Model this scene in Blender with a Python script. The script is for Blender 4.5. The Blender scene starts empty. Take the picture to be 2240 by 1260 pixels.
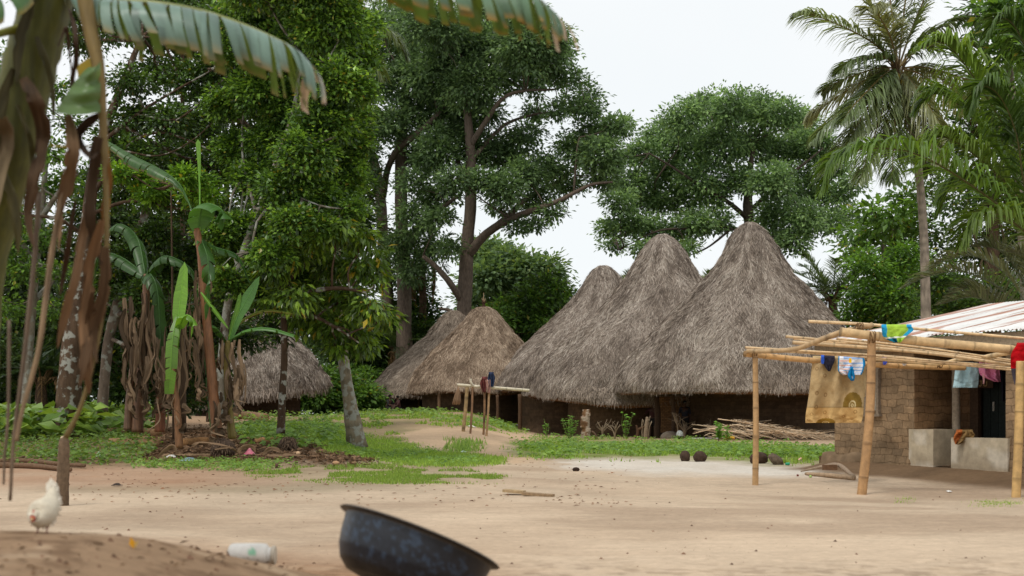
import bpy, math, random
import numpy as np
from mathutils import Vector

# ------------------------------------------------------------------ scene, camera, world, sun
C = bpy.context.scene
F_PX, HOR, CAMH = 2800.0, 905.0, 1.0
cam_d = bpy.data.cameras.new('camera')
cam = bpy.data.objects.new('camera', cam_d)
C.collection.objects.link(cam)
C.camera = cam
cam.location = (0, 0, CAMH)
cam.rotation_euler = (math.radians(90), 0, 0)
cam_d.sensor_width = 36
cam_d.lens = 45
cam_d.shift_y = (HOR - 630) / 2240
cam_d.clip_start = 0.1
cam_d.clip_end = 3000
cam_d.dof.use_dof = True
cam_d.dof.focus_distance = 34
cam_d.dof.aperture_fstop = 3.0

SUN_EL, SUN_AZ = math.radians(58), math.radians(215)      # azimuth from +Y clockwise: behind and left of the camera
W = bpy.data.worlds.new('World')
C.world = W
W.use_nodes = True
nt = W.node_tree
nt.nodes.clear()
wo = nt.nodes.new('ShaderNodeOutputWorld')
sky = nt.nodes.new('ShaderNodeTexSky')
sky.sky_type = 'NISHITA'
sky.sun_disc = False
sky.sun_elevation = SUN_EL
sky.sun_rotation = SUN_AZ
b1 = nt.nodes.new('ShaderNodeBackground')
b1.inputs[1].default_value = 0.1
nt.links.new(sky.outputs[0], b1.inputs[0])
tc = nt.nodes.new('ShaderNodeTexCoord')
nz = nt.nodes.new('ShaderNodeTexNoise')
nz.inputs['Scale'].default_value = 2.2
nz.inputs['Detail'].default_value = 5
nt.links.new(tc.outputs['Generated'], nz.inputs['Vector'])
cr = nt.nodes.new('ShaderNodeValToRGB')
cr.color_ramp.elements[0].position = 0.3
cr.color_ramp.elements[0].color = (0.90, 0.94, 0.955, 1)
cr.color_ramp.elements[1].position = 0.7
cr.color_ramp.elements[1].color = (0.99, 1.0, 1.0, 1)
nt.links.new(nz.outputs[0], cr.inputs[0])
b2 = nt.nodes.new('ShaderNodeBackground')
b2.inputs[1].default_value = 1.05
nt.links.new(cr.outputs[0], b2.inputs[0])
mx = nt.nodes.new('ShaderNodeMixShader')
mx.inputs[0].default_value = 0.93                          # cloud cover
nt.links.new(b1.outputs[0], mx.inputs[1])
nt.links.new(b2.outputs[0], mx.inputs[2])
nt.links.new(mx.outputs[0], wo.inputs[0])

sun_d = bpy.data.lights.new('sun', 'SUN')
sun_d.energy = 1.5
sun_d.angle = math.radians(12)
sun_d.color = (1.0, 0.95, 0.87)
sun = bpy.data.objects.new('sun', sun_d)
C.collection.objects.link(sun)
sdir = Vector((math.sin(SUN_AZ) * math.cos(SUN_EL), math.cos(SUN_AZ) * math.cos(SUN_EL), math.sin(SUN_EL)))
sun.rotation_euler = sdir.to_track_quat('Z', 'Y').to_euler()
sun.location = (0, 0, 30)

C.view_settings.view_transform = 'Standard'
C.view_settings.look = 'None'
C.view_settings.exposure = 0
C.view_settings.gamma = 1
C.cycles.max_bounces = 6
C.cycles.diffuse_bounces = 4
C.cycles.glossy_bounces = 2
C.cycles.transmission_bounces = 4
C.cycles.caustics_reflective = False
C.cycles.caustics_refractive = False

# ------------------------------------------------------------------ helpers
R = np.random.default_rng(11)
random.seed(5)
A_ = np.array


def s(r, g, b):
    v = A_([r, g, b], float) / 255
    return np.where(v <= 0.04045, v / 12.92, ((v + 0.055) / 1.055) ** 2.4)


def Wp(px, py, Y):
    """the point of the place seen at a pixel of the 2240 x 1260 photograph, Y metres ahead"""
    px, py, Y = np.asarray(px, float), np.asarray(py, float), np.asarray(Y, float)
    return np.stack(np.broadcast_arrays((px - 1120) / F_PX * Y, Y, CAMH - (py - HOR) / F_PX * Y), -1)


def ss(a, b, x):
    t = np.clip((np.asarray(x, float) - a) / (b - a), 0, 1)
    return t * t * (3 - 2 * t)


def _h(i, j, sd):
    n = (i.astype(np.int64) * 374761393 + j.astype(np.int64) * 668265263 + sd * 69069) & 0x7fffffff
    n = ((n ^ (n >> 13)) * 1274126177) & 0x7fffffff
    return ((n ^ (n >> 16)) & 0xffff) / 65535.0


def vn(x, y, sd=0):
    x, y = np.asarray(x, float), np.asarray(y, float)
    i, j = np.floor(x), np.floor(y)
    u, v = x - i, y - j
    u, v = u * u * (3 - 2 * u), v * v * (3 - 2 * v)
    i, j = i.astype(np.int64), j.astype(np.int64)
    return (_h(i, j, sd) * (1 - u) + _h(i + 1, j, sd) * u) * (1 - v) + (_h(i, j + 1, sd) * (1 - u) + _h(i + 1, j + 1, sd) * u) * v


def fbm(x, y, sd=0, o=4):
    r, a, t = 0, 0.5, 0
    for k in range(o):
        r = r + a * vn(x * 2 ** k + 17.3 * k, y * 2 ** k - 9.1 * k, sd + k)
        t += a
        a *= 0.5
    return r / t


def inpoly(px, py, poly):
    px, py = np.asarray(px), np.asarray(py)
    ins = np.zeros(px.shape, bool)
    n = len(poly)
    for a in range(n):
        x1, y1 = poly[a]
        x2, y2 = poly[(a + 1) % n]
        if y1 == y2:
            continue
        c = ((y1 > py) != (y2 > py)) & (px < (x2 - x1) * (py - y1) / (y2 - y1) + x1)
        ins ^= c
    return ins


def unit(v):
    return v / np.maximum(np.linalg.norm(v, axis=-1, keepdims=True), 1e-9)


ORG = {}


class MB:
    """collects geometry in world coordinates; build() links it as one mesh object"""
    def __init__(self):
        self.V, self.F, self.K, self.U, self.n = [], [], [], [], 0

    def add(self, V, F, col=(0.5, 0.5, 0.5), uv=None):
        V = np.asarray(V, float).reshape(-1, 3)
        if isinstance(F, (list, tuple)):
            for f in F:
                self.F.append(np.asarray(f, np.int64) + self.n)
        else:
            self.F.append(np.asarray(F, np.int64) + self.n)
        self.V.append(V)
        self.K.append(np.broadcast_to(np.asarray(col, float), (len(V), 3)))
        self.U.append(np.zeros((len(V), 2)) if uv is None else np.asarray(uv, float))
        self.n += len(V)
        return self

    def build(self, name, mat, parent=None, smooth=True, base=None):
        V = np.concatenate(self.V)
        K = np.concatenate(self.K)
        U = np.concatenate(self.U)
        if parent is not None:
            o0 = ORG[parent.name]
        elif base is not None:
            o0 = np.asarray(base, float)
        else:
            o0 = A_([(V[:, 0].min() + V[:, 0].max()) / 2, (V[:, 1].min() + V[:, 1].max()) / 2, V[:, 2].min()])
        V = V - o0
        me = bpy.data.meshes.new(name)
        me.vertices.add(len(V))
        me.vertices.foreach_set('co', V.astype(np.float32).ravel())
        li = np.concatenate([f.ravel() for f in self.F]).astype(np.int32)
        lt = np.concatenate([np.full(len(f), f.shape[1], np.int32) for f in self.F])
        ls = np.concatenate([[0], np.cumsum(lt)[:-1]]).astype(np.int32)
        me.loops.add(len(li))
        me.loops.foreach_set('vertex_index', li)
        me.polygons.add(len(lt))
        me.polygons.foreach_set('loop_start', ls)
        me.polygons.foreach_set('loop_total', lt)
        me.polygons.foreach_set('use_smooth', np.full(len(lt), smooth, bool))
        at = me.color_attributes.new('Col', 'FLOAT_COLOR', 'POINT')
        at.data.foreach_set('color', np.concatenate([K, np.ones((len(K), 1))], 1).astype(np.float32).ravel())
        if np.any(U):
            uvl = me.uv_layers.new(name='UVMap')
            uvl.data.foreach_set('uv', U[li].astype(np.float32).ravel())
        me.update(calc_edges=True)
        me.validate()
        me.materials.append(mat)
        o = bpy.data.objects.new(name, me)
        C.collection.objects.link(o)
        if parent is not None:
            o.parent = parent
            ORG[o.name] = o0
        else:
            o.location = o0
            ORG[o.name] = o0
        return o


def tag(o, label, cat, group=None):
    o['label'] = label
    o['category'] = cat
    if group:
        o['group'] = group
    return o


def thing(name, label, cat, loc, group=None):
    o = bpy.data.objects.new(name, None)
    C.collection.objects.link(o)
    o.location = loc
    o.empty_display_size = 0.2
    ORG[o.name] = np.asarray(loc, float)
    return tag(o, label, cat, group)


def kind(o, k):
    o['kind'] = k
    return o


def smooth_path(P, n):
    """Catmull-Rom through the rows of P (any width), n samples"""
    P = np.asarray(P, float)
    if len(P) == 2:
        t = np.linspace(0, 1, n)[:, None]
        return P[0] * (1 - t) + P[1] * t
    Q = np.concatenate([[2 * P[0] - P[1]], P, [2 * P[-1] - P[-2]]])
    u = np.linspace(0, len(P) - 1 - 1e-6, n)
    i = u.astype(int)
    t = (u - i)[:, None]
    p0, p1, p2, p3 = Q[i], Q[i + 1], Q[i + 2], Q[i + 3]
    return 0.5 * (2 * p1 + (p2 - p0) * t + (2 * p0 - 5 * p1 + 4 * p2 - p3) * t * t + (3 * p1 - p0 - 3 * p2 + p3) * t ** 3)


def tube(P, rad, seg=8, n=None, wob=0.0, flat=None, rng=R):
    """closed tapered tube along points; returns V, [quads, caps], t per vertex"""
    P = np.asarray(P, float)
    rad = np.broadcast_to(np.asarray(rad, float), (len(P),))
    n = n or max(2, len(P) * 4)
    S = smooth_path(np.concatenate([P, rad[:, None]], 1), n)
    c, r = S[:, :3], np.maximum(S[:, 3], 1e-4)
    T = unit(np.gradient(c, axis=0))
    ref = A_([0.0, 0, 1]) if abs(T[:, 2]).mean() < 0.8 else A_([1.0, 0, 0])
    n1 = unit(np.cross(T, ref))
    n2 = np.cross(T, n1)
    a = np.linspace(0, 2 * np.pi, seg, endpoint=False)
    rr = r[:, None] * (1 + wob * (rng.random((n, seg)) - 0.5) * 2)
    fy = 1.0 if flat is None else flat
    V = c[:, None] + rr[..., None] * (np.cos(a)[None, :, None] * n1[:, None] + fy * np.sin(a)[None, :, None] * n2[:, None])
    i = np.arange(n - 1)[:, None] * seg
    j = np.arange(seg)[None]
    k = (j + 1) % seg
    Q = np.stack([i + j, i + k, i + seg + k, i + seg + j], -1).reshape(-1, 4)
    cap = [np.arange(seg)[::-1][None], (np.arange(seg) + (n - 1) * seg)[None]]
    return V.reshape(-1, 3), [Q] + cap, np.repeat(np.linspace(0, 1, n), seg)


def box(c0, c1):
    x0, y0, z0 = c0
    x1, y1, z1 = c1
    V = A_([[x0, y0, z0], [x1, y0, z0], [x1, y1, z0], [x0, y1, z0], [x0, y0, z1], [x1, y0, z1], [x1, y1, z1], [x0, y1, z1]], float)
    F = A_([[0, 3, 2, 1], [4, 5, 6, 7], [0, 1, 5, 4], [1, 2, 6, 5], [2, 3, 7, 6], [3, 0, 4, 7]])
    return V, F


def blob(c, r, n=20, m=12, amp=0.15, fr=2.0, sd=0, flat=1.0):
    """a lumpy closed rock-like shape; r is three radii"""
    th = np.linspace(0, 2 * np.pi, n, endpoint=False)
    ph = np.linspace(0, np.pi, m + 2)[1:-1]
    T, Pp = np.meshgrid(th, ph)
    d = np.stack([np.sin(Pp) * np.cos(T), np.sin(Pp) * np.sin(T), np.cos(Pp)], -1).reshape(-1, 3)
    d = np.concatenate([d, [[0, 0, 1], [0, 0, -1]]])
    q = 1 + amp * 2 * (fbm(d[:, 0] * fr + d[:, 2] * 1.7 * fr + 50, d[:, 1] * fr - d[:, 2] * fr + 50, sd) - 0.5)
    V = np.asarray(c) + d * np.asarray(r) * q[:, None]
    i = np.arange(m - 1)[:, None] * n
    j = np.arange(n)[None]
    k = (j + 1) % n
    Q = np.stack([i + j, i + n + j, i + n + k, i + k], -1).reshape(-1, 4)
    jj = np.arange(n)
    t0 = np.stack([np.full(n, n * m), jj, (jj + 1) % n], -1)
    t1 = np.stack([np.full(n, n * m + 1), (m - 1) * n + (jj + 1) % n, (m - 1) * n + jj], -1)
    return V, [Q, t0, t1]


def grid_faces(n, m, off=0):
    i = np.arange(n - 1)[:, None] * m
    j = np.arange(m - 1)[None]
    return np.stack([i + j, i + j + 1, i + m + j + 1, i + m + j], -1).reshape(-1, 4) + off


# ------------------------------------------------------------------ materials
def mat_new(name):
    m = bpy.data.materials.new(name)
    m.use_nodes = True
    n = m.node_tree
    p = n.nodes['Principled BSDF']
    return m, n, p


def N(n, t, **kw):
    x = n.nodes.new(t)
    for k, v in kw.items():
        if k in x.inputs:
            x.inputs[k].default_value = v
        else:
            setattr(x, k, v)
    return x


def attr_col(n):
    a = n.nodes.new('ShaderNodeAttribute')
    a.attribute_name = 'Col'
    return a.outputs['Color']


def mulnoise(n, col, scale, lo, hi, detail=5, vec=None, stretch=None, rough=0.6):
    """colour times a noise that runs lo..hi"""
    tx = n.nodes.new('ShaderNodeTexNoise')
    tx.inputs['Scale'].default_value = scale
    tx.inputs['Detail'].default_value = detail
    tx.inputs['Roughness'].default_value = rough
    if vec is None:
        g = n.nodes.new('ShaderNodeNewGeometry')
        vec = g.outputs['Position']
    if stretch is not None:
        mp = n.nodes.new('ShaderNodeMapping')
        mp.inputs['Scale'].default_value = stretch
        n.links.new(vec, mp.inputs['Vector'])
        vec = mp.outputs[0]
    n.links.new(vec, tx.inputs['Vector'])
    mr = N(n, 'ShaderNodeMapRange')
    mr.inputs[1].default_value = 0.28
    mr.inputs[2].default_value = 0.72
    mr.inputs[3].default_value = lo
    mr.inputs[4].default_value = hi
    n.links.new(tx.outputs[0], mr.inputs[0])
    vm = N(n, 'ShaderNodeVectorMath', operation='SCALE')
    n.links.new(col, vm.inputs[0])
    n.links.new(mr.outputs[0], vm.inputs['Scale'])
    return vm.outputs[0], tx.outputs[0]


def bump(n, p, h, strength=0.4, dist=0.02):
    b = n.nodes.new('ShaderNodeBump')
    b.inputs['Strength'].default_value = strength
    b.inputs['Distance'].default_value = dist
    n.links.new(h, b.inputs['Height'])
    n.links.new(b.outputs[0], p.inputs['Normal'])


def m_attr(name, rough=0.85, sc=12, lo=0.75, hi=1.25, bstr=0.4, bdist=0.02, stretch=None, spec=0.25):
    m, n, p = mat_new(name)
    c, h = mulnoise(n, attr_col(n), sc, lo, hi, stretch=stretch)
    n.links.new(c, p.inputs['Base Color'])
    p.inputs['Roughness'].default_value = rough
    p.inputs['Specular IOR Level'].default_value = spec
    if bstr:
        bump(n, p, h, bstr, bdist)
    return m


def m_leaf(name, trans=0.38, rough=0.45, spec=0.35, gain=1.4, tint=(1.25, 1.15, 0.5)):
    m, n, p = mat_new(name)
    col = attr_col(n)
    n.links.new(col, p.inputs['Base Color'])
    p.inputs['Roughness'].default_value = rough
    p.inputs['Specular IOR Level'].default_value = spec
    tr = n.nodes.new('ShaderNodeBsdfTranslucent')
    vm = N(n, 'ShaderNodeVectorMath', operation='MULTIPLY')
    vm.inputs[1].default_value = tuple(gain * q for q in tint)
    n.links.new(col, vm.inputs[0])
    n.links.new(vm.outputs[0], tr.inputs['Color'])
    ms = n.nodes.new('ShaderNodeMixShader')
    ms.inputs[0].default_value = trans
    n.links.new(p.outputs[0], ms.inputs[1])
    n.links.new(tr.outputs[0], ms.inputs[2])
    n.links.new(ms.outputs[0], n.nodes['Material Output'].inputs[0])
    return m


LEAF = m_leaf('foliage_leaf')
LEAFG = m_leaf('glossy_leaf', trans=0.3, rough=0.33, spec=0.5)
LEAFC = m_leaf('cotton_tree_leaf', trans=0.36, tint=(1.08, 1.1, 0.8))
GRASS = m_leaf('grass_blade', trans=0.35, rough=0.6, spec=0.2)
DRY = m_leaf('dry_leaf', trans=0.1, rough=0.75, spec=0.15, gain=1.0, tint=(1.05, 1.0, 0.85))
THATCH = m_attr('thatch', 0.95, 30, 0.7, 1.25, 0.3, 0.02, spec=0.08)
BARKM = m_attr('bark', 0.9, 9, 0.6, 1.35, 0.7, 0.03, stretch=(1, 1, 0.35), spec=0.15)
MUDM = m_attr('packed_mud', 0.95, 6, 0.75, 1.2, 0.6, 0.03, spec=0.1)
BAMBOO = m_attr('dry_bamboo', 0.55, 11, 0.66, 1.14, 0.2, 0.004, spec=0.35)
CLOTH = m_attr('washed_cloth', 0.9, 60, 0.88, 1.1, 0.25, 0.003, spec=0.1)
WOODM = m_attr('weathered_wood', 0.85, 22, 0.65, 1.25, 0.5, 0.01, spec=0.15)
STONE = m_attr('sooty_stone', 0.9, 16, 0.6, 1.4, 0.8, 0.02, spec=0.2)
PLAST = m_attr('thin_plastic', 0.35, 20, 0.9, 1.08, 0.2, 0.005, spec=0.5)
SKINM = m_attr('skin', 0.55, 30, 0.9, 1.1, 0.1, 0.002, spec=0.3)
FEATH = m_attr('feathers', 0.85, 45, 0.84, 1.1, 0.5, 0.006, spec=0.1)


def m_bark_lichen(name, dens=0.5):
    m, n, p = mat_new(name)
    c, h = mulnoise(n, attr_col(n), 8, 0.55, 1.4, stretch=(1, 1, 0.4))
    g = n.nodes.new('ShaderNodeNewGeometry')
    t = N(n, 'ShaderNodeTexNoise')
    t.inputs['Scale'].default_value = 5.5
    t.inputs['Detail'].default_value = 6
    n.links.new(g.outputs['Position'], t.inputs['Vector'])
    r = n.nodes.new('ShaderNodeValToRGB')
    r.color_ramp.elements[0].position = 1 - dens - 0.02
    r.color_ramp.elements[1].position = 1 - dens + 0.05
    n.links.new(t.outputs[0], r.inputs[0])
    mi = N(n, 'ShaderNodeMix', data_type='RGBA')
    n.links.new(r.outputs[0], mi.inputs[0])
    n.links.new(c, mi.inputs[6])
    mi.inputs[7].default_value = (0.3, 0.3, 0.26, 1)
    n.links.new(mi.outputs[2], p.inputs['Base Color'])
    p.inputs['Roughness'].default_value = 0.9
    p.inputs['Specular IOR Level'].default_value = 0.12
    bump(n, p, h, 0.7, 0.03)
    return m


LICHEN = m_bark_lichen('bark_with_lichen', 0.44)
LICHEN2 = m_bark_lichen('pale_bark_with_lichen', 0.5)


# ------------------------------------------------------------------ the ground
HA, HU, HN = A_([6.05, 24.0]), A_([0.524, -0.853]), A_([0.853, 0.524])


def terrain(x, y):
    x, y = np.asarray(x, float), np.asarray(y, float)
    yy = np.maximum(y, 3.0)
    k = x / yy
    left = 0.47 * ss(21, 31, y) + 0.4 * ss(42, 62, y)
    cen = 1.08 * ss(29, 58, y) ** 1.25
    w = ss(-0.165, -0.09, k)
    z = left * (1 - w) * (1 - 0.0 * k) + cen * w
    z = z * (1 - ss(-0.045, 0.028, k)) + 0.0
    # the low bank the camera stands on
    bank = 0.30 * (1 - ss(4.6, 8.2, y)) + 0.24 * (1 - ss(-1.7, -0.5, x)) * (1 - ss(4.9, 7.2, y)) + 0.13 * (1 - ss(-3.6, -1.6, x)) * (1 - ss(8.5, 11.5, y))
    z = z + bank
    # dip in the yard and packed earth against the house wall
    z = z - 0.17 * np.exp(-(((x - 6) / 4) ** 2 + ((y - 18) / 4) ** 2))
    t = (x - HA[0]) * HU[0] + (y - HA[1]) * HU[1]
    d = (x - HA[0]) * HN[0] + (y - HA[1]) * HN[1]
    z = z + 0.14 * np.exp(-(np.maximum(-d, 0) / 0.55) ** 2) * ss(-0.5, 0.0, t) * (1 - ss(9, 11, t)) * (1 - ss(3, 6, d))
    z = z + 0.035 * (fbm(x * 0.7, y * 0.7, 3) - 0.5) + 0.02 * (fbm(x * 3, y * 3, 5, 3) - 0.5)
    return z


def proj(x, y, z):
    return 1120 + F_PX * x / y, HOR - F_PX * (z - CAMH) / y


def ground_at(px, py):
    """the ground point seen at a pixel"""
    Y = np.geomspace(3.5, 200, 4000)
    x = (px - 1120) / F_PX * Y
    line = CAMH - (py - HOR) / F_PX * Y
    z = terrain(x, Y)
    i = np.argmax(z >= line)
    return A_([x[i], Y[i], z[i]])


def at_ground(px, Y):
    x = (px - 1120) / F_PX * Y
    return A_([x, Y, float(terrain(x, Y))])


G_LAWN = [(690, 990), (655, 955), (715, 940), (800, 950), (860, 958), (925, 984), (1010, 992), (1085, 1002), (1098, 1014), (980, 1018), (880, 1014), (800, 1000)]
G_THIN = [(540, 1040), (600, 1020), (700, 1014), (800, 1010), (900, 1018), (1000, 1022), (1110, 1042), (1105, 1056), (900, 1058), (700, 1052)]
G_RIGHT = [(1105, 992), (1130, 968), (1230, 955), (1420, 962), (1560, 965), (1680, 975), (1840, 985), (1840, 1012), (1700, 1016), (1540, 1006), (1380, 1004), (1180, 1002)]
G_HUMP = [(640, 925), (760, 902), (900, 899), (1000, 903), (1090, 914), (1150, 932), (1140, 948), (1010, 930), (900, 938), (860, 952), (720, 950), (650, 950)]
G_LEFT = [(-20, 1012), (-20, 945), (240, 945), (330, 962), (350, 1000), (300, 1018), (150, 1018)]
G_STRIP = [(290, 1008), (360, 1005), (500, 1006), (640, 1012), (600, 1030), (420, 1026), (300, 1020)]
G_SPOT = [(975, 985), (1000, 962), (1045, 962), (1060, 975), (1010, 992)]
G_TUFT = [(1960, 1090), (1990, 1088), (2000, 1096), (1970, 1100)]
G_YARD = [(2110, 1100), (2240, 1092), (2240, 1104), (2160, 1108)]
GRAVEL = [(1195, 1008), (1300, 1002), (1540, 1008), (1700, 1016), (1880, 1030), (1700, 1042), (1560, 1040), (1380, 1034), (1240, 1022)]
PATH = [(880, 938), (960, 934), (1060, 940), (1230, 942), (1230, 956), (1120, 968), (1090, 984), (1190, 1004), (1110, 1016), (1080, 998), (930, 978), (860, 958)]


def soft(px, py, poly, warp, blur=10):
    """0..1 membership with a frayed edge"""
    acc = 0
    for dx, dy in ((0, 0), (1, 0.25), (-1, -0.25), (0.6, -0.4), (-0.6, 0.4)):
        acc = acc + inpoly(px + dx * blur + warp[0], py + dy * blur + warp[1], poly)
    return acc / 5.0


def ground():
    ys = np.concatenate([np.linspace(-14, 2.2, 30, endpoint=False), np.geomspace(2.2, 110, 640), np.geomspace(113, 900, 40)])
    kk = np.concatenate([np.linspace(-1.6, -0.46, 30, endpoint=False), np.linspace(-0.46, 0.46, 620), np.linspace(0.47, 1.6, 30)])
    Yg, Kg = np.meshgrid(ys, kk, indexing='ij')
    X = Kg * (np.maximum(Yg, 0) + np.where(Yg < 12, 0.0, 0.0) + 3.0 * np.exp(-np.maximum(Yg, 0) / 3) + 0.01) 
    X = X + Kg * np.maximum(-Yg, 0)
    Z = terrain(X, Yg)
    x, y, z = X.ravel(), Yg.ravel(), Z.ravel()
    yp = np.maximum(y, 0.5)
    px, py = proj(x, yp, z)
    wx = (fbm(x * 0.9, y * 0.9, 21) - 0.5) * 90
    wy = (fbm(x * 0.8, y * 0.5, 31) - 0.5) * 16
    wp = (wx, wy)
    far = y > 12
    n1 = fbm(x * 0.35, y * 0.16, 41)
    n2 = fbm(x * 1.6, y * 0.8, 43)
    n3 = fbm(x * 7, y * 7, 44, 3)
    sand = s(192, 171, 147)
    K = np.tile(sand, (len(x), 1)) * (0.8 + 0.34 * n1 + 0.16 * (n2 - 0.5) + 0.12 * (n3 - 0.5))[:, None]

    def mix(col, w):
        nonlocal K
        w = np.clip(w, 0, 1)[:, None]
        K = K * (1 - w) + np.asarray(col) * w
    # darker and paler streaks in the yard, reddish soil on the left, browner bank by the camera
    mix(s(152, 129, 107), (y > 9) * 0.55 * ss(0.48, 0.7, fbm(x * 0.3, y * 0.42, 47, 5)) * (y < 32))
    mix(s(206, 183, 157), (y > 9) * 0.4 * ss(0.52, 0.7, fbm(x * 0.45, y * 0.6, 48, 5)) * (y < 32))
    mix(s(132, 122, 98), ss(0, 200, px) * ss(1000, 700, px) * ss(14, 0, np.abs(py - 1068 + 14 * (n2 - 0.5))) * 0.6)
    mix(s(158, 118, 90), ss(740, 330, px) * ss(1085, 1050, py) * (0.6 + 0.5 * (n2 - 0.5)))
    mix(s(150, 116, 88), (1 - ss(7.5, 10.5, y + 0.8 * (n2 - 0.5) * 2)) * (1 - ss(-0.9, 0.6, x)) * 0.95)
    mix(s(146, 122, 97), (1 - ss(6.0, 7.6, y + 1.2 * (n2 - 0.5))) * 0.75)
    nb = fbm(x * 9, y * 9, 51, 4)
    mix(s(104, 80, 60), (1 - ss(7, 9.5, y)) * ss(0.5, 0.7, nb) * 0.6)
    mix(s(190, 166, 138), (1 - ss(7, 9.5, y)) * ss(0.56, 0.72, fbm(x * 5, y * 5, 52)) * 0.5)
    mix(s(166, 136, 106), ss(990, 950, py) * far * 0.75)
    mix(s(196, 168, 138), soft(px, py, PATH, wp) * far)
    mix(s(214, 207, 196), soft(px, py, GRAVEL, wp, 16) * far * (0.75 + 0.5 * (n2 - 0.5)))
    lawn = np.maximum.reduce([soft(px, py, g, wp, 14) for g in (G_LAWN, G_RIGHT)]) * far
    thin = np.maximum.reduce([0.5 * soft(px, py, G_THIN, wp, 18), 0.75 * soft(px, py, G_HUMP, wp), 0.8 * soft(px, py, G_SPOT, wp), 0.5 * soft(px, py, G_LEFT, wp), 0.4 * soft(px, py, G_STRIP, wp)]) * far
    mix(s(116, 128, 64), lawn * (0.45 + 0.75 * n2))
    mix(s(124, 122, 82), thin * (0.4 + 1.0 * (n2 - 0.3)))
    mix(s(104, 84, 64), soft(px, py, G_LEFT, wp, 20) * far * 0.6)
    # litter-brown soil under the bananas and the wood behind
    BR = [(310, 1010), (340, 950), (620, 950), (680, 985), (800, 1006), (760, 1022), (560, 1012)]
    mix(s(88, 66, 48), soft(px, py, BR, wp, 20) * far * 0.85)
    mix(s(84, 68, 46), ss(330, 250, px) * ss(965, 940, py) * far * (y > 22))
    mix(s(70, 66, 40), ss(62, 78, y))
    # packed damp earth along the house
    t = (x - HA[0]) * HU[0] + (y - HA[1]) * HU[1]
    d = (x - HA[0]) * HN[0] + (y - HA[1]) * HN[1]
    mix(s(118, 96, 74), (1 - ss(0.7, 1.5, -d + 0.6 * (n2 - 0.5))) * ss(-0.7, 0.1, t) * (d < 7))
    mb = MB().add(np.stack([x, y, z], -1), grid_faces(len(ys), len(kk))[:, ::-1], K)
    m, n, p = mat_new('sandy_ground')
    c, h = mulnoise(n, attr_col(n), 14, 0.82, 1.14, detail=8, rough=0.7)
    c, h2 = mulnoise(n, c, 2.0, 0.9, 1.08, detail=3, stretch=(1, 3, 1))
    # scattered dark crumbs
    g = n.nodes.new('ShaderNodeNewGeometry')
    v = N(n, 'ShaderNodeTexVoronoi')
    v.inputs['Scale'].default_value = 7
    n.links.new(g.outputs['Position'], v.inputs['Vector'])
    r = n.nodes.new('ShaderNodeValToRGB')
    r.color_ramp.elements[0].position = 0.03
    r.color_ramp.elements[0].color = (0.55, 0.48, 0.42, 1)
    r.color_ramp.elements[1].position = 0.07
    r.color_ramp.elements[1].color = (1, 1, 1, 1)
    n.links.new(v.outputs['Distance'], r.inputs[0])
    mm = N(n, 'ShaderNodeVectorMath', operation='MULTIPLY')
    n.links.new(c, mm.inputs[0])
    n.links.new(r.outputs[0], mm.inputs[1])
    n.links.new(mm.outputs[0], p.inputs['Base Color'])
    p.inputs['Roughness'].default_value = 0.95
    p.inputs['Specular IOR Level'].default_value = 0.1
    bump(n, p, h, 0.5, 0.03)
    o = mb.build('ground', m, base=(0, 0, 0))
    kind(o, 'structure')
    tag(o, 'bare sandy village yard with worn grass and a low bank', 'ground')


ground()


def screen_pts(n, x0, x1, y0, y1, poly, warp=40, fray=16):
    """n random ground points spread over the part of the ground that lies under a polygon"""
    out = []
    ya, yb = (3.8, 75.0) if y1 > 1150 else (9.0, 75.0)
    while sum(len(o) for o in out) < n:
        m = 60000
        Y = 1 / (1 / yb + R.random(m) * (1 / ya - 1 / yb))
        k = (x0 - 1120) / F_PX + R.random(m) * (x1 - x0) / F_PX
        X = k * Y
        Z = terrain(X, Y)
        px, py = proj(X, Y, Z)
        wx = (fbm(X * 0.9, Y * 0.9, 21) - 0.5) * 2 * warp
        wy = (fbm(X * 0.8, Y * 0.5, 31) - 0.5) * 12
        acc = 0
        for dx_, dy_ in ((0, 0), (1, 0.2), (-1, -0.2), (0.5, -0.35), (-0.5, 0.35), (1.6, 0), (-1.6, 0), (0, 0.45), (0, -0.45)):
            acc = acc + inpoly(px + wx + dx_ * fray, py + wy + dy_ * fray, poly)
        keep = (R.random(m) < (acc / 9.0) ** 1.6) & (py > y0) & (py < y1)
        out.append(np.stack([X, Y, Z], -1)[keep])
        if len(out) > 60:
            break
    P = np.concatenate(out)
    return P[R.permutation(len(P))[:n]]


def blades(mb, P, hlo, hhi, w, pal, lean=0.5):
    n = len(P)
    a = R.random(n) * 2 * np.pi
    h = hlo + (hhi - hlo) * R.random(n) ** 1.5
    d = np.stack([np.cos(a), np.sin(a), np.zeros(n)], -1)
    side = np.stack([-d[:, 1], d[:, 0], d[:, 2]], -1) * w * (0.6 + 0.8 * R.random((n, 1)))
    tip = P + d * (h * lean * R.random(n))[:, None] + A_([0, 0, 1]) * h[:, None]
    V = np.stack([P - side, P + side, tip], 1).reshape(-1, 3)
    F = np.arange(3 * n).reshape(n, 3)
    u = R.random((n, 1))
    col = (np.asarray(pal[0]) * (1 - u) + np.asarray(pal[1]) * u) * (0.75 + 0.5 * R.random((n, 1)))
    mb.add(V, F, np.repeat(col, 3, 0))


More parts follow.
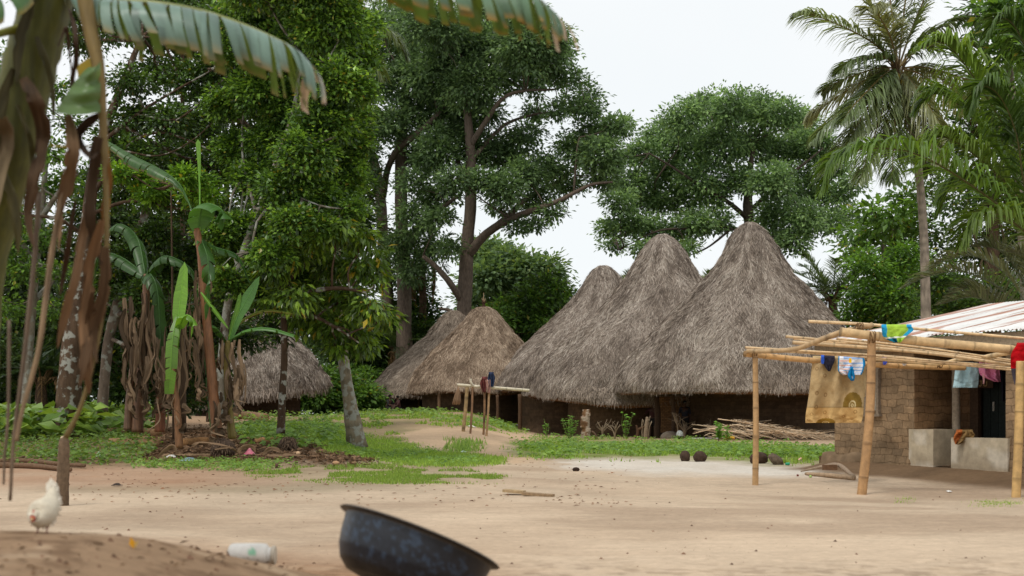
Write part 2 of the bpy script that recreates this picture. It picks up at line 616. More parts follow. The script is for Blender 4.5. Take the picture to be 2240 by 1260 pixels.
def leafset(mb, P, D, Nn, L, wd, col, fold=0.25):
    """one four-sided folded leaf at every row of P; D direction, Nn normal, L length, wd half width"""
    n = len(P)
    D = unit(D)
    S_ = unit(np.cross(D, Nn))
    U_ = np.cross(S_, D)
    L = np.broadcast_to(np.asarray(L, float), (n,))[:, None]
    wd = np.broadcast_to(np.asarray(wd, float), (n,))[:, None]
    mid = P + D * L * 0.45 + U_ * wd * fold
    V = np.stack([P, mid + S_ * wd, P + D * L - U_ * wd * fold, mid - S_ * wd], 1).reshape(-1, 3)
    F = np.arange(4 * n).reshape(n, 4)
    mb.add(V, F, np.repeat(np.broadcast_to(col, (n, 3)), 4, 0))


def broadleaf_patch(mb, P, hlo, hhi, leaf, pal, nl=5):
    """low broad-leaved weeds: a few leaves on each stalk"""
    for j in range(nl):
        n = len(P)
        a = R.random(n) * 2 * np.pi
        h = hlo + (hhi - hlo) * R.random(n)
        D = np.stack([np.cos(a), np.sin(a), 0.1 - 0.5 * R.random(n)], -1)
        Nn = unit(np.stack([0.5 * R.standard_normal(n), 0.5 * R.standard_normal(n) - 0.25, np.ones(n)], -1))
        L = leaf * (0.6 + 0.8 * R.random(n))
        u = R.random((n, 1))
        col = (np.asarray(pal[0]) * (1 - u) + np.asarray(pal[1]) * u) * (0.75 + 0.5 * R.random((n, 1)))
        Q = P + A_([0, 0, 1]) * h[:, None] + D * A_([1, 1, 0]) * leaf * 0.3
        leafset(mb, Q, D, Nn, L, L * 0.3, col)
# ------------------------------------------------------------------ broad-leaved trees
def clumps(rows, Y, dY=0.0, ry=0.9, rs=1.0):
    """rows of (px, py, radius px[, depth offset m]) -> world ellipsoids"""
    out = []
    for r in rows:
        y = Y + (r[3] if len(r) > 3 else (R.random() - 0.5) * 2 * dY)
        c = Wp(r[0], r[1], y)
        q = r[2] * rs / F_PX * y
        out.append([*c, q, q * ry * 1.1, q * 0.8])
    return A_(out)


def foliage(mb, cl, sprays, leaves, leaf, wd, pal, spread=None, hang=0.2, flat=0.45, upb=0.35, jit=0.25, fold=0.3, shell=0.35):
    """sprays per clump (scaled by its area), leaves per spray; leaf length in metres"""
    cl = np.asarray(cl, float)
    rm = cl[:, 3].mean()
    PS, PD = [], []
    for c in cl:
        n = max(3, int(sprays * (c[3] / rm) ** 2))
        d = unit(R.standard_normal((n * 3, 3)))
        keep = R.random(len(d)) < np.clip(0.55 + upb + 0.6 * d[:, 2], 0.08, 1)
        d = d[keep][:n]
        r = shell + (1 - shell) * R.random((len(d), 1)) ** 0.6
        r = r * (1 + jit * R.standard_normal((len(d), 1)) * 0.6)
        PS.append(c[:3] + d * r * c[3:])
        PD.append(d)
    S0, D0 = np.concatenate(PS), np.concatenate(PD)
    m = len(S0)
    sp = spread if spread else leaf * 2.2
    u0 = R.random((m, 1)) ** 1.3
    n = m * leaves
    off = R.standard_normal((m, leaves, 3)) * A_([sp, sp, sp * flat]) * 0.6
    P = (S0[:, None] + off).reshape(-1, 3)
    D = unit(off / sp + 0.6 * D0[:, None] + R.standard_normal((m, leaves, 3)) * 0.45 + A_([0, 0, -hang])).reshape(-1, 3)
    Nn = unit(A_([0, -0.15, 1.0]) + 0.35 * D0[:, None] + R.standard_normal((m, leaves, 3)) * 0.42).reshape(-1, 3)
    u = np.clip(np.repeat(u0, leaves, 0) + 0.22 * R.standard_normal((n, 1)), 0, 1)
    col = np.where(u < 0.5, np.asarray(pal[0]) * (1 - 2 * u) + np.asarray(pal[1]) * 2 * u, np.asarray(pal[1]) * (2 - 2 * u) + np.asarray(pal[2]) * (2 * u - 1))
    col = col * (0.8 + 0.4 * R.random((n, 1)))
    if len(pal) > 3:
        y = R.random(n) < 0.02
        col[y] = pal[3]
    L = leaf * (0.65 + 0.7 * R.random(n))
    leafset(mb, P, D, Nn, L, L * wd, col, fold)
    return S0


def twigs_to(mb, start, ends, r0, r1, col, sag=0.1, seg=5, n=7):
    """thin wandering branches from a point to each end"""
    for e in ends:
        e = np.asarray(e)
        m1 = start * 0.62 + e * 0.38 + R.standard_normal(3) * 0.07 * np.linalg.norm(e - start) + A_([0, 0, sag])
        m2 = start * 0.3 + e * 0.7 + R.standard_normal(3) * 0.06 * np.linalg.norm(e - start) + A_([0, 0, sag * 0.6])
        V, F, t = tube([start, m1, m2, e], [r0, r0 * 0.7 + r1 * 0.3, r0 * 0.4 + r1 * 0.6, r1], seg, n)
        mb.add(V, F, col)


def limb(mb, rows, Y, col, seg=8, wob=0.06, dy=None, n=None, ws=1.0):
    """rows of (px, py, width px); dy the depth offsets"""
    rows = A_(rows, float)
    dy = np.zeros(len(rows)) if dy is None else np.asarray(dy, float)
    P = Wp(rows[:, 0], rows[:, 1], Y + dy)
    V, F, t = tube(P, rows[:, 2] * ws / 2 / F_PX * Y, seg, n, wob)
    mb.add(V, F, col)
    return P


def broad_tree(name, label, trunk, limbs, cl, Y, base, bark, lmat, fol, group=None, cat='tree', bmat=None, branches=True, extra=None, ws=1.0, ls=1.0):
    t = thing(name, label, cat, base, group)
    mb = MB()
    tr = [(p[0], p[1], p[2]) for p in trunk]
    P = limb(mb, tr, Y, bark, 12, 0.07, ws=ws)
    tips = [P[-1]]
    for l in limbs:
        dy = l[1] if isinstance(l, tuple) else None
        rows = l[0] if isinstance(l, tuple) else l
        PP = limb(mb, rows, Y, bark * (0.75 if ls < 1 else 1), 7, 0.06, dy, ws=ws * ls)
        tips += list(smooth_path(PP, 6)[1:])
    tips = A_(tips)
    if branches:
        for c in cl:
            k = np.argmin(np.linalg.norm(tips - c[:3], axis=1))
            st = tips[k]
            dist = np.linalg.norm(c[:3] - st)
            r0 = max(0.012, min(0.012 * dist + 0.012, 0.16))
            ends = [c[:3] + R.standard_normal(3) * c[3:] * 0.5 for _ in range(3)]
            mid = st * 0.35 + c[:3] * 0.65
            V, F, tt = tube([st, (st + mid) / 2 + R.standard_normal(3) * 0.06 * dist, mid], [r0, r0 * 0.8, r0 * 0.6], 6, 6)
            mb.add(V, F, bark)
            twigs_to(mb, mid, ends, r0 * 0.6, r0 * 0.15, bark, 0.03 * dist)
    if extra:
        extra(mb)
    mb.build('trunk', bmat or BARKM, t)
    fb = MB()
    foliage(fb, cl, **fol)
    fb.build('crown', lmat, t, smooth=False)
    return t


PAL_DARK = [A_([0.034, 0.062, 0.018]), A_([0.065, 0.125, 0.027]), A_([0.13, 0.25, 0.04]), A_([0.25, 0.24, 0.03])]
PAL_MID = [A_([0.05, 0.1, 0.022]), A_([0.1, 0.2, 0.036]), A_([0.19, 0.35, 0.055]), A_([0.3, 0.27, 0.04])]
PAL_COOL = [A_([0.062, 0.1, 0.056]), A_([0.108, 0.175, 0.088]), A_([0.19, 0.285, 0.135]), A_([0.14, 0.2, 0.06])]  # paler, cooler leaf colours stand in for distance haze
PAL_LIGHT = [A_([0.085, 0.145, 0.075]), A_([0.15, 0.24, 0.11]), A_([0.22, 0.33, 0.14]), A_([0.2, 0.26, 0.09])]
PAL_BRIGHT = [A_([0.07, 0.15, 0.02]), A_([0.15, 0.3, 0.035]), A_([0.27, 0.48, 0.055]), A_([0.4, 0.34, 0.04])]
BK_GREY, BK_BROWN, BK_PALE = s(112, 98, 86), s(82, 66, 52), s(150, 140, 124)

# --- the huge cotton trees behind the round huts
CY = 86.0
cl = clumps([(940, 60, 70), (1000, 95, 75), (1065, 110, 75), (1140, 110, 65), (1195, 135, 50), (1225, 105, 28), (1215, 75, 30), (1150, 60, 50), (1060, 50, 60),
             (960, 170, 70), (1035, 190, 65), (1110, 170, 45), (1175, 165, 42), (1235, 178, 26), (1262, 172, 18),
             (1000, 270, 55), (1050, 330, 58), (960, 340, 50), (1110, 340, 50), (1150, 300, 38), (1168, 248, 24), (1215, 245, 20), (1255, 235, 28), (1290, 208, 24), (1285, 240, 26),
             (1300, 292, 42), (1345, 280, 30), (1368, 275, 18), (1260, 330, 45), (1318, 340, 48), (1200, 372, 45), (1150, 385, 42), (1100, 415, 42), (1240, 405, 34), (1325, 385, 36),
             (1060, 400, 36), (1175, 432, 34), (1208, 468, 26), (1165, 490, 22), (1130, 500, 20), (1000, 400, 36), (960, 480, 30), (985, 545, 24), (1095, 450, 26),
             (940, 440, 34), (1062, 250, 40)], CY, 5.0, rs=0.96)
b = at_ground(1015, CY)
broad_tree('cotton_tree', 'towering cotton tree with buttressed trunk rising directly behind the tan thatched hut', [(1012, 900, 90), (1015, 690, 58), (1018, 620, 54), (1022, 540, 46), (1030, 440, 42), (1030, 340, 36), (1022, 240, 28), (1015, 150, 18)],
           [([(1024, 560, 36), (1060, 515, 32), (1100, 488, 28), (1150, 465, 22), (1220, 440, 17), (1290, 405, 12), (1340, 398, 7)], [0, -1, -2, -3, -3.5, -4, -4]),
            ([(1070, 505, 24), (1110, 475, 24), (1145, 440, 20), (1190, 415, 14), (1260, 370, 9)], [-1, 0, 1, 2, 3]),
            ([(1028, 320, 24), (1060, 270, 20), (1100, 215, 15), (1150, 198, 10), (1215, 195, 7), (1265, 175, 4)], [0, -1, -2, -2, -2, -2]),
            ([(1030, 350, 20), (1090, 285, 14), (1120, 265, 12), (1170, 250, 9), (1230, 242, 5)], [0, 1, 2, 2, 2]),
            ([(1030, 430, 20), (1000, 350, 16), (970, 280, 12), (940, 180, 8)], [0, 1, 2, 3]),
            ([(1012, 660, 30), (985, 620, 24), (955, 585, 20), (925, 560, 14)], [0, -1, -1, -1]),
            ([(1012, 700, 20), (985, 680, 14), (960, 675, 8)], [0, 1, 1]),
            ([(1255, 420, 8), (1262, 330, 7), (1268, 300, 5)], [-3, -3, -3])], cl, CY, b, BK_GREY * 0.85, LEAFC,
           dict(sprays=72, leaves=20, leaf=0.3, wd=0.26, pal=[c * A_([1.2, 1.2, 0.92]) for c in PAL_COOL], spread=0.5, hang=0.3, shell=0.45, jit=0.4, flat=0.6), group='giant cotton trees', ws=0.6)

cl = clumps([(820, 60, 60), (870, 110, 60), (890, 190, 65), (820, 180, 60), (930, 130, 50), (900, 40, 60), (810, 280, 55), (860, 270, 50), (920, 255, 50), (960, 235, 40), (985, 190, 36),
             (800, 380, 40), (905, 330, 42), (955, 300, 38), (905, 400, 36), (930, 360, 34), (785, 470, 34), (900, 470, 32), (925, 500, 34), (880, 540, 40), (905, 590, 40), (860, 600, 34),
             (970, 420, 30), (840, 540, 26), (790, 330, 40), (945, 545, 28)], CY + 5, 5.0, rs=0.98)
b = at_ground(868, CY + 5)
broad_tree('cotton_tree', 'pale twin-stemmed cotton tree behind the left of the round huts, half hidden by creepers', [(884, 900, 80), (884, 700, 56), (884, 620, 52), (880, 520, 46), (877, 420, 44), (878, 330, 42), (882, 270, 34), (890, 180, 20)],
           [([(850, 700, 50), (846, 620, 46), (838, 520, 44), (832, 430, 42), (822, 370, 36), (806, 310, 28), (795, 250, 16)], [3] * 7),
            ([(838, 430, 26), (848, 370, 24), (872, 325, 24), (910, 295, 22), (948, 260, 20), (975, 225, 16), (990, 190, 10)], [2, 0, -2, -3, -3, -3, -3]),
            ([(884, 560, 30), (920, 500, 26), (960, 460, 18), (1000, 430, 12)], [0, -2, -3, -4]),
            ([(832, 480, 18), (810, 430, 14), (790, 380, 10)], [3, 2, 1])], cl, CY + 5, b, BK_GREY * 0.85, LEAFC,
           dict(sprays=72, leaves=20, leaf=0.3, wd=0.26, pal=[c * A_([1.2, 1.2, 0.92]) for c in PAL_COOL], spread=0.5, hang=0.3, shell=0.45, jit=0.4, flat=0.6), group='giant cotton trees', ws=0.6)

CY = 100.0
cl = clumps([(1500, 262, 46), (1545, 240, 44), (1600, 238, 46), (1655, 242, 46), (1705, 252, 44), (1755, 275, 42), (1450, 300, 44), (1510, 320, 52), (1580, 315, 54), (1650, 320, 54), (1725, 330, 54), (1790, 320, 42),
             (1820, 365, 38), (1405, 340, 38), (1450, 380, 48), (1530, 390, 46), (1380, 405, 42), (1420, 440, 44), (1355, 440, 30), (1490, 440, 46), (1560, 425, 40), (1690, 400, 50), (1760, 410, 50), (1825, 430, 36),
             (1370, 490, 38), (1345, 535, 22), (1425, 505, 36), (1480, 505, 36), (1530, 490, 34), (1700, 470, 44), (1760, 480, 44), (1815, 490, 36), (1855, 470, 22), (1570, 490, 32), (1620, 395, 40), (1740, 530, 36), (1690, 520, 30), (1505, 545, 20), (1400, 545, 20), (1330, 500, 24), (1350, 350, 24), (1870, 400, 24)], CY, 5.0, rs=0.95)
broad_tree('cotton_tree', 'wide rounded cotton tree spreading behind the two tallest thatched roofs', [(1655, 900, 80), (1648, 640, 56), (1642, 520, 44), (1636, 450, 36), (1640, 380, 24), (1650, 310, 12)],
           [([(1638, 480, 30), (1590, 440, 22), (1530, 405, 16), (1470, 365, 12), (1420, 335, 7)], [0, -1, -2, -2, -2]),
            ([(1638, 440, 22), (1605, 380, 18), (1575, 310, 12), (1555, 250, 6)], [0, 1, 2, 2]),
            ([(1642, 460, 26), (1700, 405, 18), (1750, 365, 13), (1800, 325, 7)], [0, -1, -2, -2]),
            ([(1644, 490, 24), (1710, 460, 17), (1780, 455, 12), (1840, 465, 6)], [0, 1, 1, 1]),
            ([(1642, 510, 26), (1580, 495, 18), (1510, 500, 14), (1440, 505, 9), (1365, 540, 5)], [0, -2, -3, -3, -3]),
            ([(1600, 500, 14), (1550, 540, 10), (1505, 560, 5)], [-2, -2, -2])], cl, CY, at_ground(1655, CY), BK_GREY * 0.6, LEAFC,
           dict(sprays=84, leaves=20, leaf=0.32, wd=0.26, shell=0.45, jit=0.4, flat=0.6, pal=[c * A_([1.7, 1.65, 1.3]) for c in PAL_COOL], spread=0.55, hang=0.25), group='giant cotton trees', ws=0.6, ls=0.7)

# --- middle-distance trees seen in the gap between the huts
def simple_tree(name, label, rows, Y, base_px, w, bark, pal, leaf, sprays, leaves, dY=2.0, group=None, lmat=None, top=None, bmat=None, cat='tree', spread=None, hang=0.2):
    cl = clumps(rows, Y, dY)
    b = at_ground(base_px, Y)
    cx, cyp = np.mean([r[0] for r in rows]), np.mean([r[1] for r in rows])
    gx, gy = proj(b[0], b[1], b[2])
    tr = [(gx, gy + 4, w * 1.25), (gx * 0.8 + cx * 0.2, gy * 0.7 + cyp * 0.3, w), (gx * 0.45 + cx * 0.55, gy * 0.35 + cyp * 0.65, w * 0.8), (cx, cyp, w * 0.5)]
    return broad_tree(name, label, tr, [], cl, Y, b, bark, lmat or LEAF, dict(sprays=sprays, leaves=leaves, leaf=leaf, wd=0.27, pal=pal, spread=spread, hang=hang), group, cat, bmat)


simple_tree('broadleaf_tree', 'pale green feathery tree far off between the tan hut and the tall grey huts', [(1075, 560, 34), (1110, 575, 38), (1150, 590, 40), (1070, 610, 40), (1120, 630, 42), (1175, 620, 34), (1195, 580, 18), (1205, 600, 18), (1050, 660, 36), (1100, 680, 36), (1055, 550, 26)], 112, 1110, 26, BK_GREY * 0.7, PAL_LIGHT, 0.55, 55, 15, 4, 'trees behind the huts')
simple_tree('broadleaf_tree', 'dark green bushy tree beside the left edge of the middle grey roof', [(1160, 660, 34), (1200, 640, 36), (1235, 655, 24), (1190, 690, 38), (1230, 690, 26), (1150, 690, 30), (1180, 620, 18)], 90, 1195, 22, BK_BROWN, [c * 1.1 for c in PAL_DARK], 0.34, 60, 15, 3, 'trees behind the huts')
simple_tree('bush', 'mid green bush filling the gap just right of the tan hut', [(1110, 720, 36), (1150, 710, 34), (1170, 745, 30), (1130, 760, 34), (1190, 720, 26), (1110, 680, 30), (1080, 700, 30), (1130, 800, 34)], 88, 1135, 14, BK_BROWN, PAL_MID, 0.3, 60, 15, 2, 'bushes round the village', cat='bush')

# --- creepers and thicket between the far left hut and the group of huts
simple_tree('creeper_thicket', 'dark creeper-covered thicket at the foot of the twin-stemmed cotton tree', [(905, 640, 34), (925, 680, 34), (890, 700, 40), (850, 690, 36), (920, 730, 34), (870, 750, 40), (945, 720, 22), (830, 740, 36), (905, 610, 22)], 94, 885, 18, BK_BROWN, [c * 0.85 for c in PAL_DARK], 0.32, 70, 15, 2, 'bushes round the village', cat='thicket')
simple_tree('creeper_thicket', 'shadowy thicket of creepers standing behind the leaning grey palm trunk', [(790, 700, 40), (760, 740, 40), (810, 770, 44), (770, 800, 40), (840, 800, 36), (880, 800, 36), (730, 770, 36), (800, 840, 34), (920, 790, 30), (700, 730, 40), (690, 690, 34), (740, 690, 40), (850, 840, 30)], 95, 790, 18, BK_BROWN, [c * 0.75 for c in PAL_DARK], 0.34, 70, 15, 2, 'bushes round the village', cat='thicket')
simple_tree('bush', 'leafy green bush right of the far left thatched hut', [(700, 830, 24), (735, 840, 28), (770, 855, 26), (800, 868, 24), (745, 875, 24), (700, 868, 20), (780, 885, 20), (665, 875, 16), (690, 884, 16), (660, 855, 18), (712, 892, 14), (640, 870, 16)], 76, 740, 10, BK_BROWN, PAL_MID, 0.3, 60, 14, 1.5, 'bushes round the village', cat='bush')
simple_tree('bush', 'rounded green bush left of the pointed grey hut behind the tan one', [(800, 830, 22), (820, 850, 24), (790, 865, 22), (835, 880, 16), (812, 880, 20), (770, 820, 20)], 92, 812, 10, BK_BROWN, [c * 1.05 for c in PAL_MID], 0.3, 60, 14, 1.2, 'bushes round the village', cat='bush')

# --- right-hand side trees
simple_tree('broadleaf_tree', 'bright bushy evergreen below the coconut palm, left of its trunk', [(1900, 590, 36), (1950, 610, 44), (1990, 600, 40), (1900, 650, 44), (1960, 660, 46), (1870, 690, 36), (2010, 660, 36), (1930, 700, 40), (1980, 560, 34), (1990, 710, 36), (1885, 560, 22)], 56, 1940, 20, BK_BROWN, [c * A_([0.95, 1.0, 0.9]) for c in PAL_MID], 0.2, 85, 15, 2.5, 'trees right of the huts')
simple_tree('broadleaf_tree', 'open-crowned tree with sky showing through between the wide cotton tree and the coconut palm', [(1880, 520, 30), (1920, 500, 34), (1960, 480, 34), (1910, 460, 24), (1960, 530, 34), (1990, 440, 30), (1985, 500, 36), (1865, 545, 24)], 66, 1930, 18, BK_PALE * 0.6, PAL_MID, 0.4, 30, 9, 3, 'trees right of the huts', spread=0.7)
simple_tree('broadleaf_tree', 'tall dark tree filling the right edge behind the oil palm fronds', [(2060, 330, 70), (2150, 300, 80), (2230, 280, 80), (2080, 430, 70), (2180, 420, 80), (2070, 530, 60), (2150, 540, 70), (2240, 520, 80), (2060, 610, 50), (2140, 640, 60), (2230, 640, 60), (2120, 230, 60), (2200, 200, 70), (2290, 400, 90), (2290, 200, 90), (2270, 560, 90)], 62, 2170, 40, BK_BROWN, PAL_DARK, 0.26, 85, 14, 3, 'trees right of the huts')
simple_tree('broadleaf_tree', 'big-leaved yellow-green tree in the top right corner above the palms', [(2190, 30, 44), (2230, 60, 44), (2160, 70, 30), (2215, 110, 36), (2180, 130, 26), (2240, 10, 44), (2280, 100, 60), (2150, 20, 26), (2175, 160, 24)], 44, 2260, 26, BK_PALE * 0.6, PAL_MID, 0.3, 34, 8, 2, 'trees right of the huts', spread=0.5)
simple_tree('bush', 'dark green bush behind the tin roof, right of the coconut trunk', [(2060, 660, 34), (2100, 680, 34), (2050, 620, 30), (2100, 630, 34), (2150, 680, 36), (2190, 650, 40), (2230, 680, 40)], 48, 2110, 14, BK_BROWN, PAL_DARK, 0.2, 80, 15, 2, 'bushes round the village', cat='bush')

# --- the wood on the left
LY = 30.0
EY = 27.0
cl = clumps([(560, 40, 75), (640, 40, 75), (720, 60, 75), (770, 100, 50), (790, 140, 30), (600, 130, 65), (680, 140, 70), (740, 190, 60), (560, 210, 55), (640, 230, 65), (710, 270, 65), (760, 300, 46), (600, 310, 55), (670, 340, 60), (740, 370, 52), (780, 320, 24),
             (560, 400, 50), (620, 420, 55), (690, 430, 52), (740, 440, 40), (520, 330, 45), (520, 120, 50), (640, 490, 45), (580, 500, 42), (490, 230, 40), (800, 60, 30), (700, 500, 36), (560, -30, 70), (700, -20, 80), (520, 560, 40), (560, 600, 40), (500, 620, 36), (590, 560, 40), (640, 600, 38), (530, 500, 40), (480, 520, 36), (560, 650, 26), (770, 250, 40), (790, 200, 30), (760, 400, 40), (775, 460, 26)], EY, 1.6)
broad_tree('evergreen_tree', 'dense bright-leaved evergreen filling the upper left, on a pale leaning trunk', [(478, 925, 40), (486, 780, 32), (500, 660, 30), (530, 560, 28), (562, 470, 26), (600, 370, 22), (640, 250, 16), (660, 120, 10)],
           [([(600, 370, 18), (660, 330, 14), (730, 300, 9)], [0, -1, -1.5]), ([(560, 470, 16), (530, 330, 13), (540, 180, 8), (560, 60, 5)], [0, 1, 1, 1]),
            ([(640, 250, 12), (700, 160, 9), (740, 90, 5)], [0, -1, -1]), ([(590, 400, 14), (650, 430, 10), (700, 450, 6)], [0, -1, -1.5])],
           cl, EY, at_ground(478, EY), BK_PALE * 0.6, LEAFG, dict(sprays=230, leaves=15, leaf=0.1, wd=0.32, pal=[A_([0.04, 0.08, 0.02]), A_([0.11, 0.22, 0.036]), A_([0.26, 0.44, 0.06]), PAL_MID[3]], spread=0.17, hang=0.15, jit=0.3), group='trees of the left-hand wood', bmat=LICHEN2, ws=0.62, ls=0.7)

cl = clumps([(690, 520, 34), (740, 500, 36), (790, 520, 30), (820, 560, 24), (670, 580, 40), (730, 570, 42), (790, 590, 34), (825, 610, 20), (700, 640, 42), (760, 650, 40), (810, 670, 30), (840, 700, 20), (680, 700, 38), (740, 720, 36), (790, 740, 30), (650, 650, 34), (640, 560, 34), (600, 600, 30), (590, 660, 24), (765, 690, 24), (610, 540, 34), (800, 770, 16), (740, 760, 18)], 27, 1.2)
broad_tree('fruit_tree', 'slim dark-trunked tree with large drooping yellowish leaves in front of the far left hut', [(614, 948, 20), (618, 860, 16), (622, 780, 15), (621, 700, 14), (618, 640, 14), (622, 580, 12), (640, 520, 9)],
           [([(621, 660, 16), (670, 640, 12), (740, 630, 9), (800, 640, 5)], [0, -0.5, -0.8, -1]), ([(620, 620, 14), (680, 570, 11), (750, 540, 7), (800, 530, 4)], [0, 0.4, 0.6, 0.6]),
            ([(621, 690, 12), (680, 690, 9), (740, 720, 6), (785, 750, 3)], [0, -0.3, -0.6, -0.8])],
           cl, 27, at_ground(614, 27), BK_BROWN * 0.9, LEAFG, dict(sprays=30, leaves=10, leaf=0.19, wd=0.2, pal=[A_([0.05, 0.09, 0.015]), A_([0.11, 0.2, 0.025]), A_([0.22, 0.34, 0.035]), A_([0.42, 0.32, 0.03])], spread=0.2, hang=1.1, flat=0.6, jit=0.3), group='trees of the left-hand wood', bmat=LICHEN)

cl = clumps([(230, 30, 60), (310, 20, 60), (400, 30, 65), (470, 60, 55), (280, 180, 40), (350, 160, 46), (420, 180, 50), (480, 160, 45), (300, 260, 46), (370, 270, 50), (440, 280, 50), (300, 350, 46), (390, 360, 50), (470, 380, 46), (350, 430, 46), (270, 430, 36), (430, 460, 44), (500, 470, 40), (180, 90, 40), (140, 20, 50), (250, 300, 40)], LY + 1, 1.8)
broad_tree('forest_tree', 'thick lichen-spotted trunk behind the hanging dead banana leaf, with a dark crown', [(142, 962, 66), (146, 920, 57), (155, 800, 49), (165, 700, 42), (178, 600, 35), (188, 520, 31), (200, 420, 27), (225, 300, 22), (270, 180, 16), (310, 80, 10)],
           [([(200, 430, 24), (270, 330, 16), (340, 290, 12), (420, 310, 8), (500, 350, 5)], [0, -0.5, -1, -1.2, -1.4]), ([(225, 310, 20), (300, 250, 14), (380, 200, 10), (470, 150, 6)], [0, -0.5, -1, -1]),
            ([(190, 520, 20), (130, 480, 16), (60, 470, 11), (-30, 440, 7)], [0, -0.5, -0.8, -1]), ([(195, 470, 18), (280, 440, 14), (360, 450, 10), (450, 470, 6)], [0, -0.7, -1, -1.2]),
            ([(270, 330, 9), (350, 340, 7), (430, 300, 5), (520, 210, 3)], [-1, -1.2, -1.4, -1.6]), ([(300, 250, 8), (390, 260, 6), (470, 200, 4), (560, 190, 2)], [-0.8, -1.4, -1.6, -1.8]),
            ([(340, 290, 8), (420, 240, 6), (510, 160, 4), (590, 170, 2)], [-1, -1.7, -2, -2])],
           cl, LY, at_ground(142, LY), BK_BROWN * 1.1, LEAFG, dict(sprays=120, leaves=13, leaf=0.11, wd=0.32, pal=[c * 0.95 for c in PAL_DARK], spread=0.22, hang=0.2, jit=0.4), group='trees of the left-hand wood', bmat=LICHEN, ls=0.5)

cl = clumps([(340, 520, 40), (290, 560, 40), (360, 600, 40), (250, 620, 36), (310, 650, 36), (230, 690, 30), (280, 740, 28), (420, 560, 40), (460, 620, 36), (390, 680, 30), (200, 590, 34), (330, 770, 24), (540, 580, 40), (510, 650, 34), (560, 640, 30)], LY + 2, 1.5)
broad_tree('forest_tree', 'slender mottled tree leaning right between the thick trunk and the banana clump', [(222, 940, 28), (226, 860, 24), (236, 760, 23), (250, 690, 22), (272, 610, 20), (296, 530, 18), (320, 460, 16), (355, 360, 12)],
           [([(296, 530, 12), (350, 500, 9), (420, 520, 6)], [0, -0.4, -0.6]), ([(250, 690, 12), (300, 680, 9), (370, 660, 5)], [0, -0.5, -0.8]), ([(240, 740, 10), (290, 760, 7), (335, 760, 4)], [0, -0.5, -0.8])],
           cl, LY + 2, at_ground(222, LY + 2), BK_GREY, LEAFG, dict(sprays=90, leaves=13, leaf=0.12, wd=0.3, pal=[c * 0.9 for c in PAL_DARK], spread=0.22, hang=0.25, jit=0.4), group='trees of the left-hand wood', bmat=LICHEN)

cl = clumps([(20, 380, 40), (80, 420, 40), (110, 330, 36), (140, 400, 34), (40, 480, 40), (100, 520, 36), (10, 560, 40), (60, 600, 36), (130, 600, 30), (20, 300, 36), (150, 270, 30), (60, 230, 36), (10, 680, 36), (110, 680, 28), (30, 140, 40), (130, 200, 26), (-20, 220, 50)], LY + 2, 1.5)
broad_tree('forest_tree', 'pale blotchy tree at the far left edge with sparse sunlit leaves', [(52, 965, 27), (56, 880, 21), (62, 780, 20), (70, 680, 18), (78, 580, 17), (90, 470, 14), (100, 340, 10), (90, 220, 7)],
           [([(78, 580, 14), (40, 520, 11), (0, 490, 8)], [0, -0.4, -0.6]), ([(88, 480, 14), (130, 420, 10), (170, 380, 6)], [0, -0.4, -0.6]), ([(72, 660, 14), (110, 620, 11), (150, 560, 8)], [0, 0.5, 0.8])],
           cl, LY + 2, at_ground(52, LY + 2), BK_PALE * 0.75, LEAF, dict(sprays=46, leaves=11, leaf=0.12, wd=0.3, pal=PAL_MID[:3] + [A_([0.3, 0.3, 0.04])], spread=0.24, hang=0.3, jit=0.4), group='trees of the left-hand wood', bmat=LICHEN2)

# leafy growth low down and deeper in the wood; deep trees' leaf colours dimmed as shade
simple_tree('bush', 'fresh yellow-green bush in the middle of the left-hand wood', [(400, 390, 28), (440, 400, 26), (300, 390, 26), (330, 420, 28), (260, 380, 24), (430, 430, 24), (460, 430, 22)], 28, 380, 6, BK_BROWN, PAL_BRIGHT, 0.12, 48, 12, 0.8, 'bushes round the village', cat='bush', spread=0.17)
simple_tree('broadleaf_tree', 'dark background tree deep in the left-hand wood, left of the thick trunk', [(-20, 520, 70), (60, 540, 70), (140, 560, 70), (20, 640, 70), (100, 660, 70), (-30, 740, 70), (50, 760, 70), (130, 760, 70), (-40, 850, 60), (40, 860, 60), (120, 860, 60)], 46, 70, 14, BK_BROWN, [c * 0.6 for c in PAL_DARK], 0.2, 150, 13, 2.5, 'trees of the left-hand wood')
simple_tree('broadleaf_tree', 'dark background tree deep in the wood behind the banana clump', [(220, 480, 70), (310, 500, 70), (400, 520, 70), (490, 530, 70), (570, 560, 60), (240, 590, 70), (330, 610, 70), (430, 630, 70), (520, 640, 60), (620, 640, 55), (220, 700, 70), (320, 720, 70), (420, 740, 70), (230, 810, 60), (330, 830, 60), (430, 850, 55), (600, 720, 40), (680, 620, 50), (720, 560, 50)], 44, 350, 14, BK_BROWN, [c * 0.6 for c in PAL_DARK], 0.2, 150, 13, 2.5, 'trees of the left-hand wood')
simple_tree('broadleaf_tree', 'tall background tree at the back of the wood with sky gaps near its top', [(200, 400, 60), (290, 340, 56), (380, 330, 60), (480, 330, 60), (570, 360, 70), (650, 400, 70), (710, 480, 60), (540, 250, 60), (460, 240, 50), (640, 280, 70), (700, 200, 70), (620, 150, 80), (520, 130, 70), (690, 60, 80), (340, 60, 70), (240, 40, 70), (430, 100, 60), (760, 240, 40)], 52, 460, 16, BK_BROWN, [c * 0.7 for c in PAL_DARK], 0.24, 105, 12, 3, 'trees of the left-hand wood')

